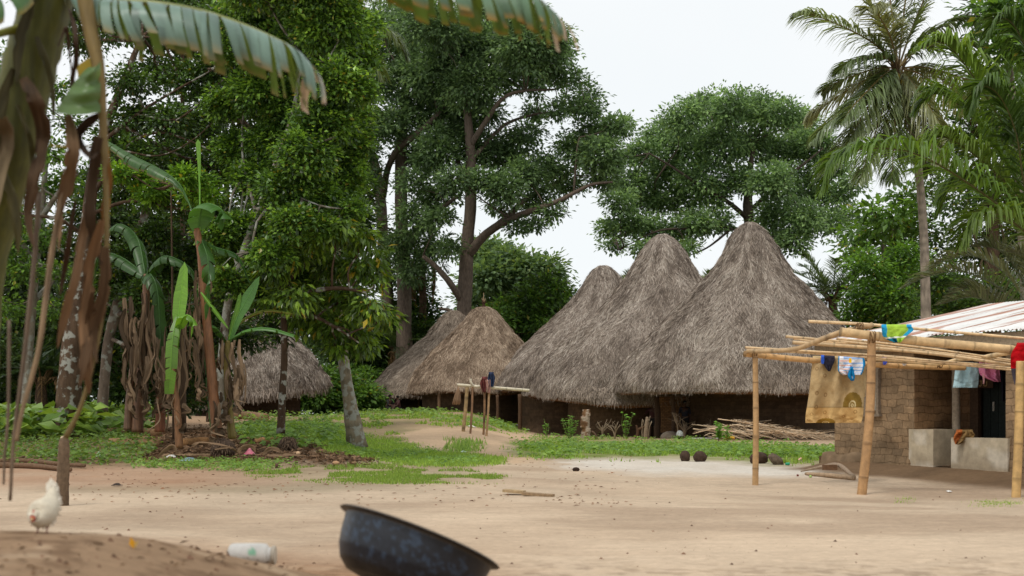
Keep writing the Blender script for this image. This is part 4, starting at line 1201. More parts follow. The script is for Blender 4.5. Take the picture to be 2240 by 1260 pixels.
up = dict(side_ref=(0.25, 1, 0.15), hang=0.15, lift=0.0)
bplant('tall banana with a smooth red-brown stem and broken green leaves at its head', 468, BY,
       [([(476, 960), (466, 850), (452, 700), (440, 560), (430, 500)], 25, s(128, 88, 58))],
       [([(437, 505), (437, 440), (436, 370), (433, 305)], 0.07, BGB * 0.8, dict(tears=1, env=[0.15, 0.2, 0.5, 0.9], rib=0.02, **up)),
        ([(434, 505), (438, 470, -0.1), (450, 445, -0.2), (486, 460, -0.3), (480, 500, -0.3)], 0.34, BG * 1.1, dict(tears=2, hang=0.5, lift=0.0, env=[0.3, 0.9, 1, 0.9, 0.5])),
        ([(432, 500), (412, 440, 0.2), (390, 400, 0.3), (350, 370, 0.5), (290, 340, 0.8), (235, 308, 1.0)], 0.3, BG * 0.75, dict(tears=16, hang=1.3, lift=0.1, env=[0.0, 0.1, 0.5, 1, 1, 0.6], edge=s(120, 90, 50))),
        ([(440, 520), (456, 580, -0.2), (450, 700, -0.2)], 0.22, BG * 0.8, dict(tears=6, hang=0.6, lift=0)),
        ([(462, 940, 0.2), (458, 860, 0.2), (456, 780, 0.2), (460, 700, 0.2)], 0.09, BG * 0.9, dict(tears=5, env=[0.2, 0.8, 1, 0.6], rib=0.012, **up)),
        ([(436, 520), (470, 540, 0.3), (520, 560, 0.4), (548, 620, 0.5)], 0.22, BG * 0.9, dict(tears=9, hang=1.1, lift=0))],
       [(425, 455, 520, 760, BY + 0.5, 10, 0.06), (445, 520, 700, 960, BY + 0.5, 18, 0.06), (450, 500, 860, 985, BY, 8, 0.09)])
bplant('banana sucker with an upright bright yellow-green new leaf', 400, BY - 0.6,
       [([(392, 980), (388, 900), (382, 830), (384, 760)], 18, s(120, 84, 54))],
       [([(384, 800), (388, 720), (394, 660), (404, 573)], 0.17, BGB, dict(tears=0, env=[0.0, 0.35, 0.85, 0.95, 0.5], rib=0.014, **up)),
        ([(388, 690), (378, 740, -0.2), (374, 800, -0.25), (370, 862, -0.2)], 0.13, BGB * 0.7, dict(tears=5, env=[0.3, 1, 1, 0.7], rib=0.012, side_ref=(0.0, 1, 0.1), hang=0.1, lift=0.0)),
        ([(390, 720), (405, 690, -0.2), (422, 700, -0.3), (418, 740, -0.3)], 0.16, BGB * 0.85, dict(tears=1, hang=0.6, lift=0.1)),
        ([(440, 640, 0.2), (470, 680, 0), (500, 720, -0.2)], 0.08, BGB * 0.7, dict(tears=1, hang=0.4, lift=0.3))],
       [(340, 440, 700, 985, BY - 0.4, 26, 0.06), (405, 450, 580, 930, BY + 0.2, 30, 0.06)])
bplant('young banana with an upright leaf leaning right in front of the far left hut', 505, BY + 0.3,
       [([(508, 960), (500, 880), (496, 800), (498, 745)], 19, s(122, 108, 52))],
       [([(498, 760), (516, 700), (540, 655), (568, 604)], 0.15, BG * 1.7, dict(tears=0, env=[0.15, 0.75, 1, 0.95, 0.35], rib=0.013, **up)),
        ([(496, 770), (506, 720), (518, 680), (527, 640)], 0.07, BGB * 0.8, dict(tears=0, env=[0.2, 0.6, 0.9, 0.6], rib=0.012, **up)),
        ([(500, 745), (540, 722, -0.2), (590, 718, -0.3), (645, 733, -0.4)], 0.13, BG * 1.4, dict(tears=3, hang=0.9, lift=0.1, env=[0.1, 0.8, 1, 0.8])),
        ([(500, 735), (530, 700, 0.2), (580, 678, 0.3), (640, 685, 0.4)], 0.1, A_([0.2, 0.24, 0.04]), dict(tears=4, hang=0.9, lift=0.1, env=[0.1, 0.8, 1, 0.6], edge=s(150, 100, 50))),
        ([(497, 750), (470, 715, -0.2), (440, 712, -0.3)], 0.12, BG * 1.2, dict(tears=2, hang=0.8, lift=0.1))],
       [(475, 535, 740, 960, BY + 0.2, 26, 0.07)])
bplant('shaded old banana cluster wrapped in dark brown dead leaves', 320, BY + 2,
       [([(300, 945), (306, 850), (316, 720), (322, 600)], 26, s(110, 80, 58)), ([(350, 945), (352, 850), (348, 740)], 24, s(124, 76, 50)), ([(280, 940), (284, 860), (296, 760)], 20, s(100, 76, 56))],
       [([(322, 610), (330, 600, -0.3), (345, 640, -0.5), (352, 760, -0.6), (352, 800, -0.6)], 0.3, BG * 0.55, dict(tears=14, hang=0.9, lift=0)),
        ([(318, 600), (260, 560, 0.4), (215, 560, 0.5), (190, 640, 0.6)], 0.3, BG * 0.6, dict(tears=10, hang=1.2, lift=0)),
        ([(318, 600), (300, 520, 0.4), (260, 490, 0.5), (220, 520, 0.6)], 0.3, BG * 0.7, dict(tears=8, hang=1.2, lift=0)),
        ([(322, 600), (360, 560, -0.4), (420, 590, -0.5), (440, 660, -0.6)], 0.26, BG * 0.7, dict(tears=10, hang=1.2, lift=0))],
       [(270, 385, 640, 950, BY + 1.8, 70, 0.09, 0.6)])



# ------------------------------------------------------------------ round thatched huts
PROF = A_([[0, 0.02], [0.012, 0.045], [0.04, 0.09], [0.09, 0.145], [0.2, 0.222], [0.3, 0.3], [0.4, 0.405], [0.55, 0.58], [0.7, 0.765], [0.85, 0.915], [0.95, 0.985], [1.0, 1.0]])


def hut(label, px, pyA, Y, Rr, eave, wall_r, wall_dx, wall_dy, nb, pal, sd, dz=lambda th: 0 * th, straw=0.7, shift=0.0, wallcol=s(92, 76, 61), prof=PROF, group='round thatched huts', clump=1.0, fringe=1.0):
    c = Wp(px, pyA, Y)
    gz = float(terrain(c[0], Y))
    top = c[2]
    t = thing('thatched_hut', label, 'hut', (c[0] + wall_dx, Y + wall_dy, gz), group)
    H = top - eave

    def surf(th, u, lift=0.0):
        r = np.interp(u, prof[:, 0], prof[:, 1]) * Rr
        lump = (fbm(th * 3.2 + 30, u * 5 + sd, sd, 3) - 0.5) * 0.30 * Rr / 6 * ss(0.02, 0.25, u) * 2
        r = r + lump + lift
        z = top - H * u + dz(th) * ss(0.3, 1, u)
        x = c[0] + shift * Rr * ss(0, 0.8, u) + r * np.cos(th)
        return np.stack([x, Y + r * np.sin(th), z + lift * 0.5 + 0.22 * (fbm(th * 2.2 + 11, 0 * th + sd * 0.37, sd + 6, 3) - 0.5) * ss(0.75, 1, u)], -1)
    nth, nu = 120, 46
    uu = np.linspace(0, 1, nu) ** 1.25
    TH, UU = np.meshgrid(np.linspace(0, 2 * np.pi, nth, endpoint=False), uu, indexing='ij')
    # wrap by repeating the first meridian
    THw = np.concatenate([TH, TH[:1] + 2 * np.pi])
    UUw = np.concatenate([UU, UU[:1]])
    G = surf(THw % (2 * np.pi), UUw)
    mb = MB()
    k = pal[1] * 0.8
    mb.add(G.reshape(-1, 3), grid_faces(nth + 1, nu)[:, ::-1], k)
    # underside: the eave turns in and climbs to the wall
    E = surf(THw[:, 0] % (2 * np.pi), np.ones(nth + 1))
    th = THw[:, 0]
    cx = A_([c[0] + wall_dx, Y + wall_dy, 0])
    ring2 = E * A_([1, 1, 1]) + A_([0, 0, -0.2]) + unit((cx - E) * A_([1, 1, 0])) * 0.3
    wt = eave + (0.25 * (Rr - wall_r))
    ring3 = np.stack([cx[0] + (wall_r - 0.05) * np.cos(th), cx[1] + (wall_r - 0.05) * np.sin(th), np.full(nth + 1, wt)], -1)
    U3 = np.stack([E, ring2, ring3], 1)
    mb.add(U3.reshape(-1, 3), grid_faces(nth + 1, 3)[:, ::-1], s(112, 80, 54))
    # straw: layered blades lying down the slope
    n = nb
    u = R.random(int(n * 1.9))
    rr = np.interp(u, prof[:, 0], prof[:, 1])
    u = u[R.random(len(u)) < np.clip(rr * 0.95 + 0.12, 0, 1)][:n]
    # keep the straw for the half one can see or nearly see
    th = R.random(len(u)) * 2 * np.pi
    back = np.sin(th) > 0.45
    keep = ~back | (R.random(len(u)) < 0.3)
    u, th = u[keep], th[keep]
    n = len(u)
    p0 = surf(th, u)
    e = 0.012
    dn = unit(surf(th, np.minimum(u + e, 1.0)) - surf(th, np.maximum(u - e, 0)))
    dt = np.stack([-np.sin(th), np.cos(th), 0 * th], -1)
    out = unit(np.cross(dt, dn))
    out = np.where(out[:, 2:3] < -0.2, -out, out)
    flow = (fbm(th * 6 + 9, u * 8, sd + 5, 3) - 0.5) * 1.5
    jit = flow + 0.36 * R.standard_normal(n)
    jit = jit * (0.75 + 0.5 * u)
    d = unit(dn + dt * jit[:, None] + out * (0.03 + 0.07 * R.standard_normal(n))[:, None])
    ln = np.minimum(straw * (0.15 + 0.45 * R.random(n)), 0.06 + (1.012 - u) * 8)
    wdt = (0.005 + 0.0075 * R.random(n)) * clump
    lift = 0.01 + 0.035 * R.random(n)
    a = p0 + out * lift[:, None]
    b_ = a + d * ln[:, None]
    sd_ = unit(np.cross(d, out))
    roll = R.standard_normal(n) * 0.6
    sv = sd_ * np.cos(roll)[:, None] + out * np.sin(roll)[:, None]
    mid = (a + b_) / 2 + out * (0.02 * R.random(n))[:, None] + A_([0, 0, 0.0])
    V = np.stack([a - sv * wdt[:, None] * 0.8, a + sv * wdt[:, None] * 0.8, mid + sv * wdt[:, None], mid - sv * wdt[:, None], b_ + sv * wdt[:, None] * 0.25, b_ - sv * wdt[:, None] * 0.25], 1).reshape(-1, 3)
    i = np.arange(n)[:, None] * 6
    Fq = np.concatenate([i + A_([[0, 1, 2, 3]]), i + A_([[3, 2, 4, 5]])])
    w = np.clip(0.5 + (fbm(th * 7, u * 10, sd + 8, 4) - 0.5) * 1.5 + 0.3 * R.standard_normal(n), 0, 1)[:, None]
    col = np.where(w < 0.5, pal[0] * (1 - 2 * w) + pal[1] * 2 * w, pal[1] * (2 - 2 * w) + pal[2] * (2 * w - 1)) * (0.82 + 0.36 * R.random((n, 1)))
    mb.add(V, Fq, np.repeat(col, 6, 0))
    # the shaggy fringe along the eave
    n = int(nb * 0.2)
    th = R.random(n) * 2 * np.pi
    th = np.where(np.sin(th) > 0.5, -th, th)
    p = surf(th, 0.93 + 0.07 * R.random(n))
    o = np.stack([np.cos(th), np.sin(th), 0 * th], -1)
    dt = np.stack([-np.sin(th), np.cos(th), 0 * th], -1)
    d = unit(A_([0, 0, -1.0]) + o * (0.1 + 0.22 * R.standard_normal(n))[:, None] + dt * 0.3 * R.standard_normal((n, 1)))
    p = p - o * (0.3 * R.random((n, 1)) ** 2)
    ln = (0.05 + 0.34 * fringe * R.random(n) ** 2) * (0.7 + 0.8 * fbm(th * 6, 0 * th, sd + 2, 2)) * straw
    wd = (0.012 + 0.014 * R.random(n)) * clump
    q = p + d * ln[:, None]
    V = np.stack([p - dt * wd[:, None], p + dt * wd[:, None], q + dt * wd[:, None] * 0.3, q - dt * wd[:, None] * 0.3], 1).reshape(-1, 3)
    col = (pal[1] * (0.5 + 0.8 * R.random((n, 1))))
    mb.add(V, np.arange(4 * n).reshape(n, 4), np.repeat(col, 4, 0))
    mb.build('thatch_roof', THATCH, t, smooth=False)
    # the mud wall
    wb = MB()
    nth, nz_ = 72, 14
    th = np.linspace(0, 2 * np.pi, nth + 1)
    zz = np.linspace(gz - 0.35, wt + 0.03, nz_)
    T2, Z2 = np.meshgrid(th, zz, indexing='ij')
    rad = wall_r + 0.09 * (fbm(T2 * 3, Z2 * 2, sd + 3) - 0.5) + 0.12 * (1 - ss(gz, gz + 0.35, Z2))
    rad[-1] = rad[0]
    G = np.stack([cx[0] + rad * np.cos(T2), cx[1] + rad * np.sin(T2), Z2], -1)
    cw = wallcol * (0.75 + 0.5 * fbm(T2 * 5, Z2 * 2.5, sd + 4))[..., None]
    cw[-1] = cw[0]
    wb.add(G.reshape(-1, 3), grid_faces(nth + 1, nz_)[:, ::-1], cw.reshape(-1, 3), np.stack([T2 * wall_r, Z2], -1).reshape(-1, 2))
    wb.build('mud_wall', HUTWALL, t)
    return t, c, gz


def m_brickwall(name, bw, bh, mort, mcol, distort=0.03, depth=0.5, gain=1.0):
    m, n, p = mat_new(name)
    uv = n.nodes.new('ShaderNodeUVMap')
    nz1 = N(n, 'ShaderNodeTexNoise')
    nz1.inputs['Scale'].default_value = 3.2
    nz1.inputs['Detail'].default_value = 4
    n.links.new(uv.outputs[0], nz1.inputs['Vector'])
    sub = N(n, 'ShaderNodeVectorMath', operation='SUBTRACT')
    sub.inputs[1].default_value = (0.5, 0.5, 0.5)
    n.links.new(nz1.outputs['Color'], sub.inputs[0])
    sc = N(n, 'ShaderNodeVectorMath', operation='SCALE')
    sc.inputs['Scale'].default_value = distort * 4
    n.links.new(sub.outputs[0], sc.inputs[0])
    ad = N(n, 'ShaderNodeVectorMath', operation='ADD')
    n.links.new(uv.outputs[0], ad.inputs[0])
    n.links.new(sc.outputs[0], ad.inputs[1])
    br = N(n, 'ShaderNodeTexBrick')
    br.inputs['Scale'].default_value = 1
    br.inputs['Brick Width'].default_value = bw
    br.inputs['Row Height'].default_value = bh
    br.inputs['Mortar Size'].default_value = mort
    br.inputs['Mortar Smooth'].default_value = 0.7
    br.inputs['Color1'].default_value = (0.8, 0.8, 0.8, 1)
    br.inputs['Color2'].default_value = (1.12, 1.08, 1.02, 1)
    br.inputs['Mortar'].default_value = (*mcol, 1)
    n.links.new(ad.outputs[0], br.inputs['Vector'])
    mm = N(n, 'ShaderNodeVectorMath', operation='MULTIPLY')
    n.links.new(attr_col(n), mm.inputs[0])
    n.links.new(br.outputs['Color'], mm.inputs[1])
    c, h = mulnoise(n, mm.outputs[0], 5, 0.72 * gain, 1.22 * gain, detail=7)
    c, h2 = mulnoise(n, c, 26, 0.8, 1.15, detail=4)
    n.links.new(c, p.inputs['Base Color'])
    p.inputs['Roughness'].default_value = 0.95
    p.inputs['Specular IOR Level'].default_value = 0.08
    inv = N(n, 'ShaderNodeMath', operation='MULTIPLY_ADD')
    inv.inputs[1].default_value = -1.0
    n.links.new(br.outputs['Fac'], inv.inputs[0])
    n.links.new(h, inv.inputs[2])
    bump(n, p, inv.outputs[0], 0.8, depth * 0.03)
    return m


HUTWALL = m_brickwall('mud_wall_coursed', 0.5, 0.15, 0.008, (0.75, 0.72, 0.7), 0.03, 0.3)
GREY = [s(112, 100, 90), s(160, 146, 133), s(196, 184, 171)]
TAN = [s(118, 100, 84), s(164, 143, 122), s(198, 178, 156)]
GREYB = [s(106, 94, 82), s(156, 140, 124), s(190, 175, 158)]

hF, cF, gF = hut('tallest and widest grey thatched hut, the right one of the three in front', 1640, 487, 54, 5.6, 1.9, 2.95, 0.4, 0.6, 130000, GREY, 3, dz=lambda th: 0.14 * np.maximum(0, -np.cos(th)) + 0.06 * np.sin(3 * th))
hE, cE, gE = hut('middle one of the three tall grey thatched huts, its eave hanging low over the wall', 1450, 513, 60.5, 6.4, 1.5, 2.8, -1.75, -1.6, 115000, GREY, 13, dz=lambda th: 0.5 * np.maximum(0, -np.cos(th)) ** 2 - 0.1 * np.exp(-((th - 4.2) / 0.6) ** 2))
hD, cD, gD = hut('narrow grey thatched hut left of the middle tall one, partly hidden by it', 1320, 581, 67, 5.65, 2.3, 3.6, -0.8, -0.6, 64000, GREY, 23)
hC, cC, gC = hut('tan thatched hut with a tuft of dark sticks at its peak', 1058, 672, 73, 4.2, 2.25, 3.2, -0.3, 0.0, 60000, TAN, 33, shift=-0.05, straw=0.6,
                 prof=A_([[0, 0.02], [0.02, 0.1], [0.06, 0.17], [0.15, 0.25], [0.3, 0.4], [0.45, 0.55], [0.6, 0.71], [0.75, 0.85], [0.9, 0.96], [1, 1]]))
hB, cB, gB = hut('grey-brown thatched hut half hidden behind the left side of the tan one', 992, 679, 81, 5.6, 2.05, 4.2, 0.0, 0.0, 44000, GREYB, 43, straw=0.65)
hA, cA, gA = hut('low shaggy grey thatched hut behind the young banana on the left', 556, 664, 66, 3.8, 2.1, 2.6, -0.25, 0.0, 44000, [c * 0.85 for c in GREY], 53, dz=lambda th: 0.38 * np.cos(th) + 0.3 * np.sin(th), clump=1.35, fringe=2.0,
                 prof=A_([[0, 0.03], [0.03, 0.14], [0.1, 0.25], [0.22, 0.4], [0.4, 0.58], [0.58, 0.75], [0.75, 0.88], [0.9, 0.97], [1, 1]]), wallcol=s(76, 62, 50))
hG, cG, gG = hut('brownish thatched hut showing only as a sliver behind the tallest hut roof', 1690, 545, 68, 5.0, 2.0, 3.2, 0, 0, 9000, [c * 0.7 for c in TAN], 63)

# finial sticks on the tan hut
fb = MB()
ap = cC + A_([-0.0, 0, -0.12])
for k in range(60):
    a = R.random() * 6.28
    V, F, _ = tube([ap + A_([0.22 * math.cos(a), 0.22 * math.sin(a), -0.35 * R.random()]), ap + A_([0.05 * math.cos(a), 0.05 * math.sin(a), 0.25]), ap + A_([0.16 * math.cos(a) * R.random(), 0.1 * math.sin(a), 0.34 + 0.2 * R.random()])], [0.02, 0.018, 0.008], 5, 6)
    fb.add(V, F, s(70, 50, 38) * (0.6 + 0.8 * R.random()))
for dx, h in ((0.0, 0.95), (-0.1, 0.65), (0.12, 0.62)):
    V, F, _ = tube([ap + A_([0, 0, 0.1]), ap + A_([dx * 0.5, 0, 0.5]), ap + A_([dx, 0, h])], [0.03, 0.028, 0.012], 6, 6, 0.1)
    fb.add(V, F, s(168, 140, 112))
fb.build('finial_sticks', WOODM, hC)
# gap in the tan thatch
# veranda posts and the woven mat between the two right-hand huts
for px, Y, w, top, par in ((1437, 52.6, 13, 866, hE), (1472, 51.6, 9, 862, hF)):
    pb = MB()
    g = at_ground(px, Y)
    V, F, _ = tube([g - A_([0, 0, 0.2]), g + A_([0.03, 0, 0.9]), Wp(px - 1, top, Y)], A_([1.1, 1, 0.9]) * w / 2 / F_PX * Y, 8, 12, 0.08)
    pb.add(V, F, s(74, 58, 46))
    pb.build('veranda_post', WOODM, par)
pb = MB()
n1, m1 = 2, 2
a, b_ = Wp(1441, 868, 54.1), Wp(1500, 868, 54.1)
h0, h1 = float(terrain(a[0], 54.1)) + 0.2, a[2]
m_, n_, p_ = mat_new('woven_palm_mat')
uv = n_.nodes.new('ShaderNodeUVMap')
ch = N(n_, 'ShaderNodeTexBrick')
ch.inputs['Scale'].default_value = 1
ch.inputs['Brick Width'].default_value = 0.16
ch.inputs['Row Height'].default_value = 0.07
ch.inputs['Mortar Size'].default_value = 0.006
ch.inputs['Color1'].default_value = (*s(150, 112, 72), 1)
ch.inputs['Color2'].default_value = (*s(112, 80, 50), 1)
ch.inputs['Mortar'].default_value = (*s(60, 42, 28), 1)
n_.links.new(uv.outputs[0], ch.inputs['Vector'])
n_.links.new(ch.outputs[0], p_.inputs['Base Color'])
p_.inputs['Roughness'].default_value = 0.8
for dy in (0.0, 0.04):
    V = A_([[a[0], 54.1 + dy, h0], [b_[0], 54.1 + dy, h0], [b_[0], 54.1 + dy, h1], [a[0], 54.1 + dy, h1]])
    pb.add(V, A_([[0, 1, 2, 3]]) if dy == 0 else A_([[3, 2, 1, 0]]), s(120, 90, 60), A_([[0, 0], [1.15, 0], [1.15, 1.5], [0, 1.5]]))
V, F = box((a[0] - 0.02, 54.08, h0 - 0.05), (b_[0] + 0.02, 54.17, h0 - 0.003))
pb.add(V, F, s(140, 110, 80), np.zeros((8, 2)))
pb.build('woven_mat_door', m_, hE)
# small posts and hanging fibres at the left of the three huts
for px, Y, w, y0, y1 in ((1137, 62.6, 9, 862, 940), (1088, 63.5, 7, 864, 912)):
    pb = MB()
    g = at_ground(px, Y)
    V, F, _ = tube([g - A_([0, 0, 0.2]), (g + Wp(px, y0, Y)) / 2 + A_([0.02, 0, 0]), Wp(px, y0, Y)], w / 2 / F_PX * Y, 7, 10, 0.1)
    pb.add(V, F, s(96, 74, 56))
    pb.build('veranda_post', WOODM, hD)
for px, Y in ((846, 77.5), (916, 77), (960, 69.6)):
    pb = MB()
    g = at_ground(px, Y)
    V, F, _ = tube([g - A_([0, 0, 0.3]), g + A_([0.02, 0, 0.7]), g + A_([0, 0, 1.35])], 0.09, 7, 8, 0.1)
    pb.add(V, F, s(120, 96, 74))
    pb.build('veranda_post', WOODM, hB if px < 950 else hC)
# ------------------------------------------------------------------ the mud-brick house
def Hh(t, d, z):
    t, d, z = np.broadcast_arrays(np.asarray(t, float), np.asarray(d, float), np.asarray(z, float))
    return np.stack([HA[0] + HU[0] * t + HN[0] * d, HA[1] + HU[1] * t + HN[1] * d, z], -1)


def tz(px, py, d=0.0):
    """t along the house wall and height at a pixel, on the plane d metres behind the front wall"""
    k = (px - 1120) / F_PX
    ax, ay = HA + HN * d
    t = (ay * k - ax) / (HU[0] - HU[1] * k)
    y = ay + HU[1] * t
    return t, CAMH - (py - HOR) / F_PX * y


ZB = -0.25
house = thing('mud_house', 'mud-brick house with a rusty corrugated tin roof and a low walled porch', 'house', Hh(2.8, 0, ZB))


def wallgrid(mb, t0, t1, d0, d1, z0, z1, n=30, m=20, sd=0, amp=0.05, colr=None, flare=0.0):
    """an uneven wall face from (t0,d0) to (t1,d1)"""
    uu, vv = np.meshgrid(np.linspace(0, 1, n), np.linspace(0, 1, m), indexing='ij')
    T, D = t0 + (t1 - t0) * uu, d0 + (d1 - d0) * uu
    Z = z0 + (z1 - z0) * vv
    ln = math.hypot(t1 - t0, d1 - d0)
    nx = A_([-(d1 - d0), (t1 - t0)]) / ln
    f = amp * (fbm(uu * ln * 3 + sd, Z * 3, sd, 4) - 0.5) * 2 - flare * (1 - ss(0.0, 0.42, Z + 0.07 * (fbm(uu * ln * 2, 0 * uu, sd + 9) - 0.5))) 
    f = f * ss(0, 0.04, uu) * ss(0, 0.04, 1 - uu)
    P = Hh(T + nx[0] * f, D + nx[1] * f, Z)
    base = s(148, 125, 99) if colr is None else colr
    K = np.asarray(base) * (0.62 + 0.7 * fbm(uu * ln * 2.4 + sd, Z * 2.8, sd + 4))[..., None]
    low = (1 - ss(0.25, 0.6, Z + 0.3 * (fbm(uu * ln * 2 + 3, Z * 2, 8) - 0.5)))[..., None]
    K = K * (1 - 0.6 * low) + s(112, 94, 74) * 0.6 * low
    mb.add(P.reshape(-1, 3), grid_faces(n, m)[:, ::-1], K.reshape(-1, 3), np.stack([uu * ln + t0 + d0, Z], -1).reshape(-1, 2))


BRICK = m_brickwall('adobe_bricks', 0.25, 0.125, 0.006, (0.76, 0.71, 0.66), 0.045, 0.9)
wb = MB()
TOPZ = 2.33
wallgrid(wb, 0.0, 1.885, 0, 0, ZB, TOPZ, 60, 40, 1, 0.03, flare=0.09)
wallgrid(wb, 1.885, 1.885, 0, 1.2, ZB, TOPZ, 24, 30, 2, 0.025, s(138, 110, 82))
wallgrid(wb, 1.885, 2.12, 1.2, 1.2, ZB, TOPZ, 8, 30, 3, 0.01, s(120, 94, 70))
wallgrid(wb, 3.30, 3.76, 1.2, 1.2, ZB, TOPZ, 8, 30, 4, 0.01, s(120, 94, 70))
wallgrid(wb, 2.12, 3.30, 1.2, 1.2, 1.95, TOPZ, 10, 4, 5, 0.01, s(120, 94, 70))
wallgrid(wb, 3.76, 3.76, 1.2, 0, ZB, TOPZ, 20, 30, 6, 0.02, s(150, 120, 88))
wallgrid(wb, 3.76, 9.0, 0, 0, ZB, TOPZ, 90, 40, 7, 0.035, flare=0.09)
wallgrid(wb, 9.0, 9.0, 0, 8.0, ZB, TOPZ, 20, 10, 8, 0.03)
wallgrid(wb, 0.0, 0.0, 8.0, 0, ZB, TOPZ, 40, 10, 9, 0.03)
wallgrid(wb, 9.0, 0.0, 8.0, 8.0, ZB, TOPZ, 20, 6, 10, 0.03)
# dark room behind the door, porch floor
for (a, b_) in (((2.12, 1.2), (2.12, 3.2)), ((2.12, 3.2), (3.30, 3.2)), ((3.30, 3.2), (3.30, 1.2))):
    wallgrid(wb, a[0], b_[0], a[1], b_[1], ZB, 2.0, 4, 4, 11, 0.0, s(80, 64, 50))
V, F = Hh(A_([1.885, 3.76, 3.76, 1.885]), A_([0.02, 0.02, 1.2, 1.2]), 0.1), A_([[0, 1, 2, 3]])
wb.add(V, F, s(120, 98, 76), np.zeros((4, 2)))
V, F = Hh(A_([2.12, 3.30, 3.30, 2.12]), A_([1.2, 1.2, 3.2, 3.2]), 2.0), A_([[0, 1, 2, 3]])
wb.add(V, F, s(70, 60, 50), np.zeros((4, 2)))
# eroded ledge of mud at the corner
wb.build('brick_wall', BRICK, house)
lb = MB()
tt = np.linspace(-0.28, 1.75, 40)
ph = np.linspace(0, 1, 9)
T2, P2 = np.meshgrid(tt, ph, indexing='ij')
hgt = 0.28 + 0.12 * (fbm(T2 * 4, 0 * T2, 3) - 0.5) - 0.12 * ss(0.6, 1.7, T2)
dd = -0.02 - (0.14 + 0.08 * (fbm(T2 * 5, P2 * 3, 4) - 0.5)) * np.sqrt(np.clip(P2, 0, 1)) * (1.0 - 0.2 * T2 / 2)
zz = ZB + (hgt - ZB) * (1 - P2 ** 2.2) + 0.05 * (fbm(T2 * 7, P2 * 4, 5) - 0.5) * (P2 > 0)
lb.add(Hh(T2, dd + 0.05, zz).reshape(-1, 3), grid_faces(40, 9)[:, ::-1], (s(126, 106, 84) * (0.75 + 0.5 * fbm(T2 * 6, P2 * 4, 6))[..., None]).reshape(-1, 3))
T2 = np.array([[-0.28], [0.1]]) * np.ones((1, 9))
P3 = np.tile(ph, (2, 1))
lb.add(Hh(np.full((2, 9), -0.28), np.array([[-0.12], [0.6]]) * np.ones((1, 9)), ZB + 0.45 * (1 - P3 ** 2)).reshape(-1, 3), grid_faces(2, 9), s(120, 100, 80))
lb.build('mud_plinth', MUDM, house)
# plastered porch walls
PLASTER = m_attr('worn_plaster', 0.85, 7, 0.72, 1.15, 0.35, 0.01, spec=0.15)


def slab(t0, t1, d0, d1, z0, z1, col, parent, name, mat, bev=0.03, nn=14, stain=True):
    mb = MB()

    def face(Pf, n, m):
        uu, vv = np.meshgrid(np.linspace(0, 1, n), np.linspace(0, 1, m), indexing='ij')
        T, D, Z = Pf(uu, vv)
        f = 0.012 * (fbm(T * 6 + D * 4, Z * 6, 12) - 0.5)
        K = np.asarray(col) * (0.85 + 0.3 * fbm(T * 2.5 + 3 * D, Z * 2.5, 6))[..., None]
        if stain:
            lo = (1 - ss(0.05, 0.42, Z + 0.25 * (fbm(T * 3, Z * 3, 15) - 0.5)))[..., None]
            K = K * (1 - 0.5 * lo) + s(140, 120, 96) * 0.5 * lo
            wh = ss(0.56, 0.68, fbm(T * 3.4, Z * 3.4 + 9, 17))[..., None] * 0.35
            K = K * (1 - wh) + s(226, 220, 208) * wh
        mb.add(Hh(T, D + f, Z).reshape(-1, 3), grid_faces(n, m)[:, ::-1], K.reshape(-1, 3))
    L = lambda a, b, u: a + (b - a) * u
    face(lambda u, v: (L(t0, t1, u), np.full_like(u, d0), L(z0, z1, v)), nn, nn)
    face(lambda u, v: (np.full_like(u, t1), L(d0, d1, u), L(z0, z1, v)), nn, nn)
    face(lambda u, v: (L(t1, t0, u), np.full_like(u, d1), L(z0, z1, v)), nn, nn)
    face(lambda u, v: (np.full_like(u, t0), L(d1, d0, u), L(z0, z1, v)), nn, nn)
    face(lambda u, v: (L(t0, t1, u), L(d0, d1, v), np.full_like(u, z1)), nn, nn)
    return mb.build(name, mat, parent)


slab(1.80, 2.335, -0.045, 0.5, ZB, 0.73, s(180, 166, 142), house, 'porch_parapet', PLASTER)
slab(2.71, 3.83, -0.045, 0.14, ZB, 0.60, s(184, 171, 148), house, 'porch_parapet', PLASTER)
slab(2.337, 2.708, -0.02, 0.3, ZB, 0.06, s(172, 152, 124), house, 'doorstep', PLASTER, stain=False)
# porch post, door, sign board
V, F, _ = tube([Hh(2.28, 0.62, 0.0), Hh(2.27, 0.62, 1.0), Hh(2.26, 0.62, 2.3)], [0.075, 0.07, 0.07], 10, 14, 0.05)
MB().add(V, F, s(150, 136, 118)).build('porch_post', WOODM, house)
db = MB()
for k in range(6):
    t0 = 2.3 + k * 0.16
    V, F = box((0, 0, 0), (1, 1, 1))
    q = Hh(t0 + V[:, 0] * 0.152, 1.30 + V[:, 1] * 0.035, 0.1 + V[:, 2] * 1.82)
    db.add(q, F, s(40, 46, 44) * (0.8 + 0.3 * R.random()))
door = db.build('door', WOODM, house, smooth=False)
V, F = box((0, 0, 0), (1, 1, 1))
q = Hh(2.52 + V[:, 0] * 0.02, 1.27 + V[:, 1] * 0.03, 1.05 + V[:, 2] * 0.16)
hb = MB().add(q, F, s(190, 186, 176))
hb.build('door_handle', WOODM, door, smooth=False)
ORG[door.name] = ORG[house.name]
fb = MB()
for a, b_, c_, d_ in ((2.12, 2.29, 0.1, 1.96), (3.27, 3.42, 0.1, 1.96)):
    V, F = box((0, 0, 0), (1, 1, 1))
    fb.add(Hh(a + V[:, 0] * (b_ - a), 1.17 + V[:, 1] * 0.09, c_ + V[:, 2] * (d_ - c_)), F, s(84, 66, 52))
fb.build('door_frame', WOODM, house, smooth=False)
t0, z0 = tz(2139, 849, 1.1)
t1, z1 = tz(2172, 829, 1.1)
V, F = box((0, 0, 0), (1, 1, 1))
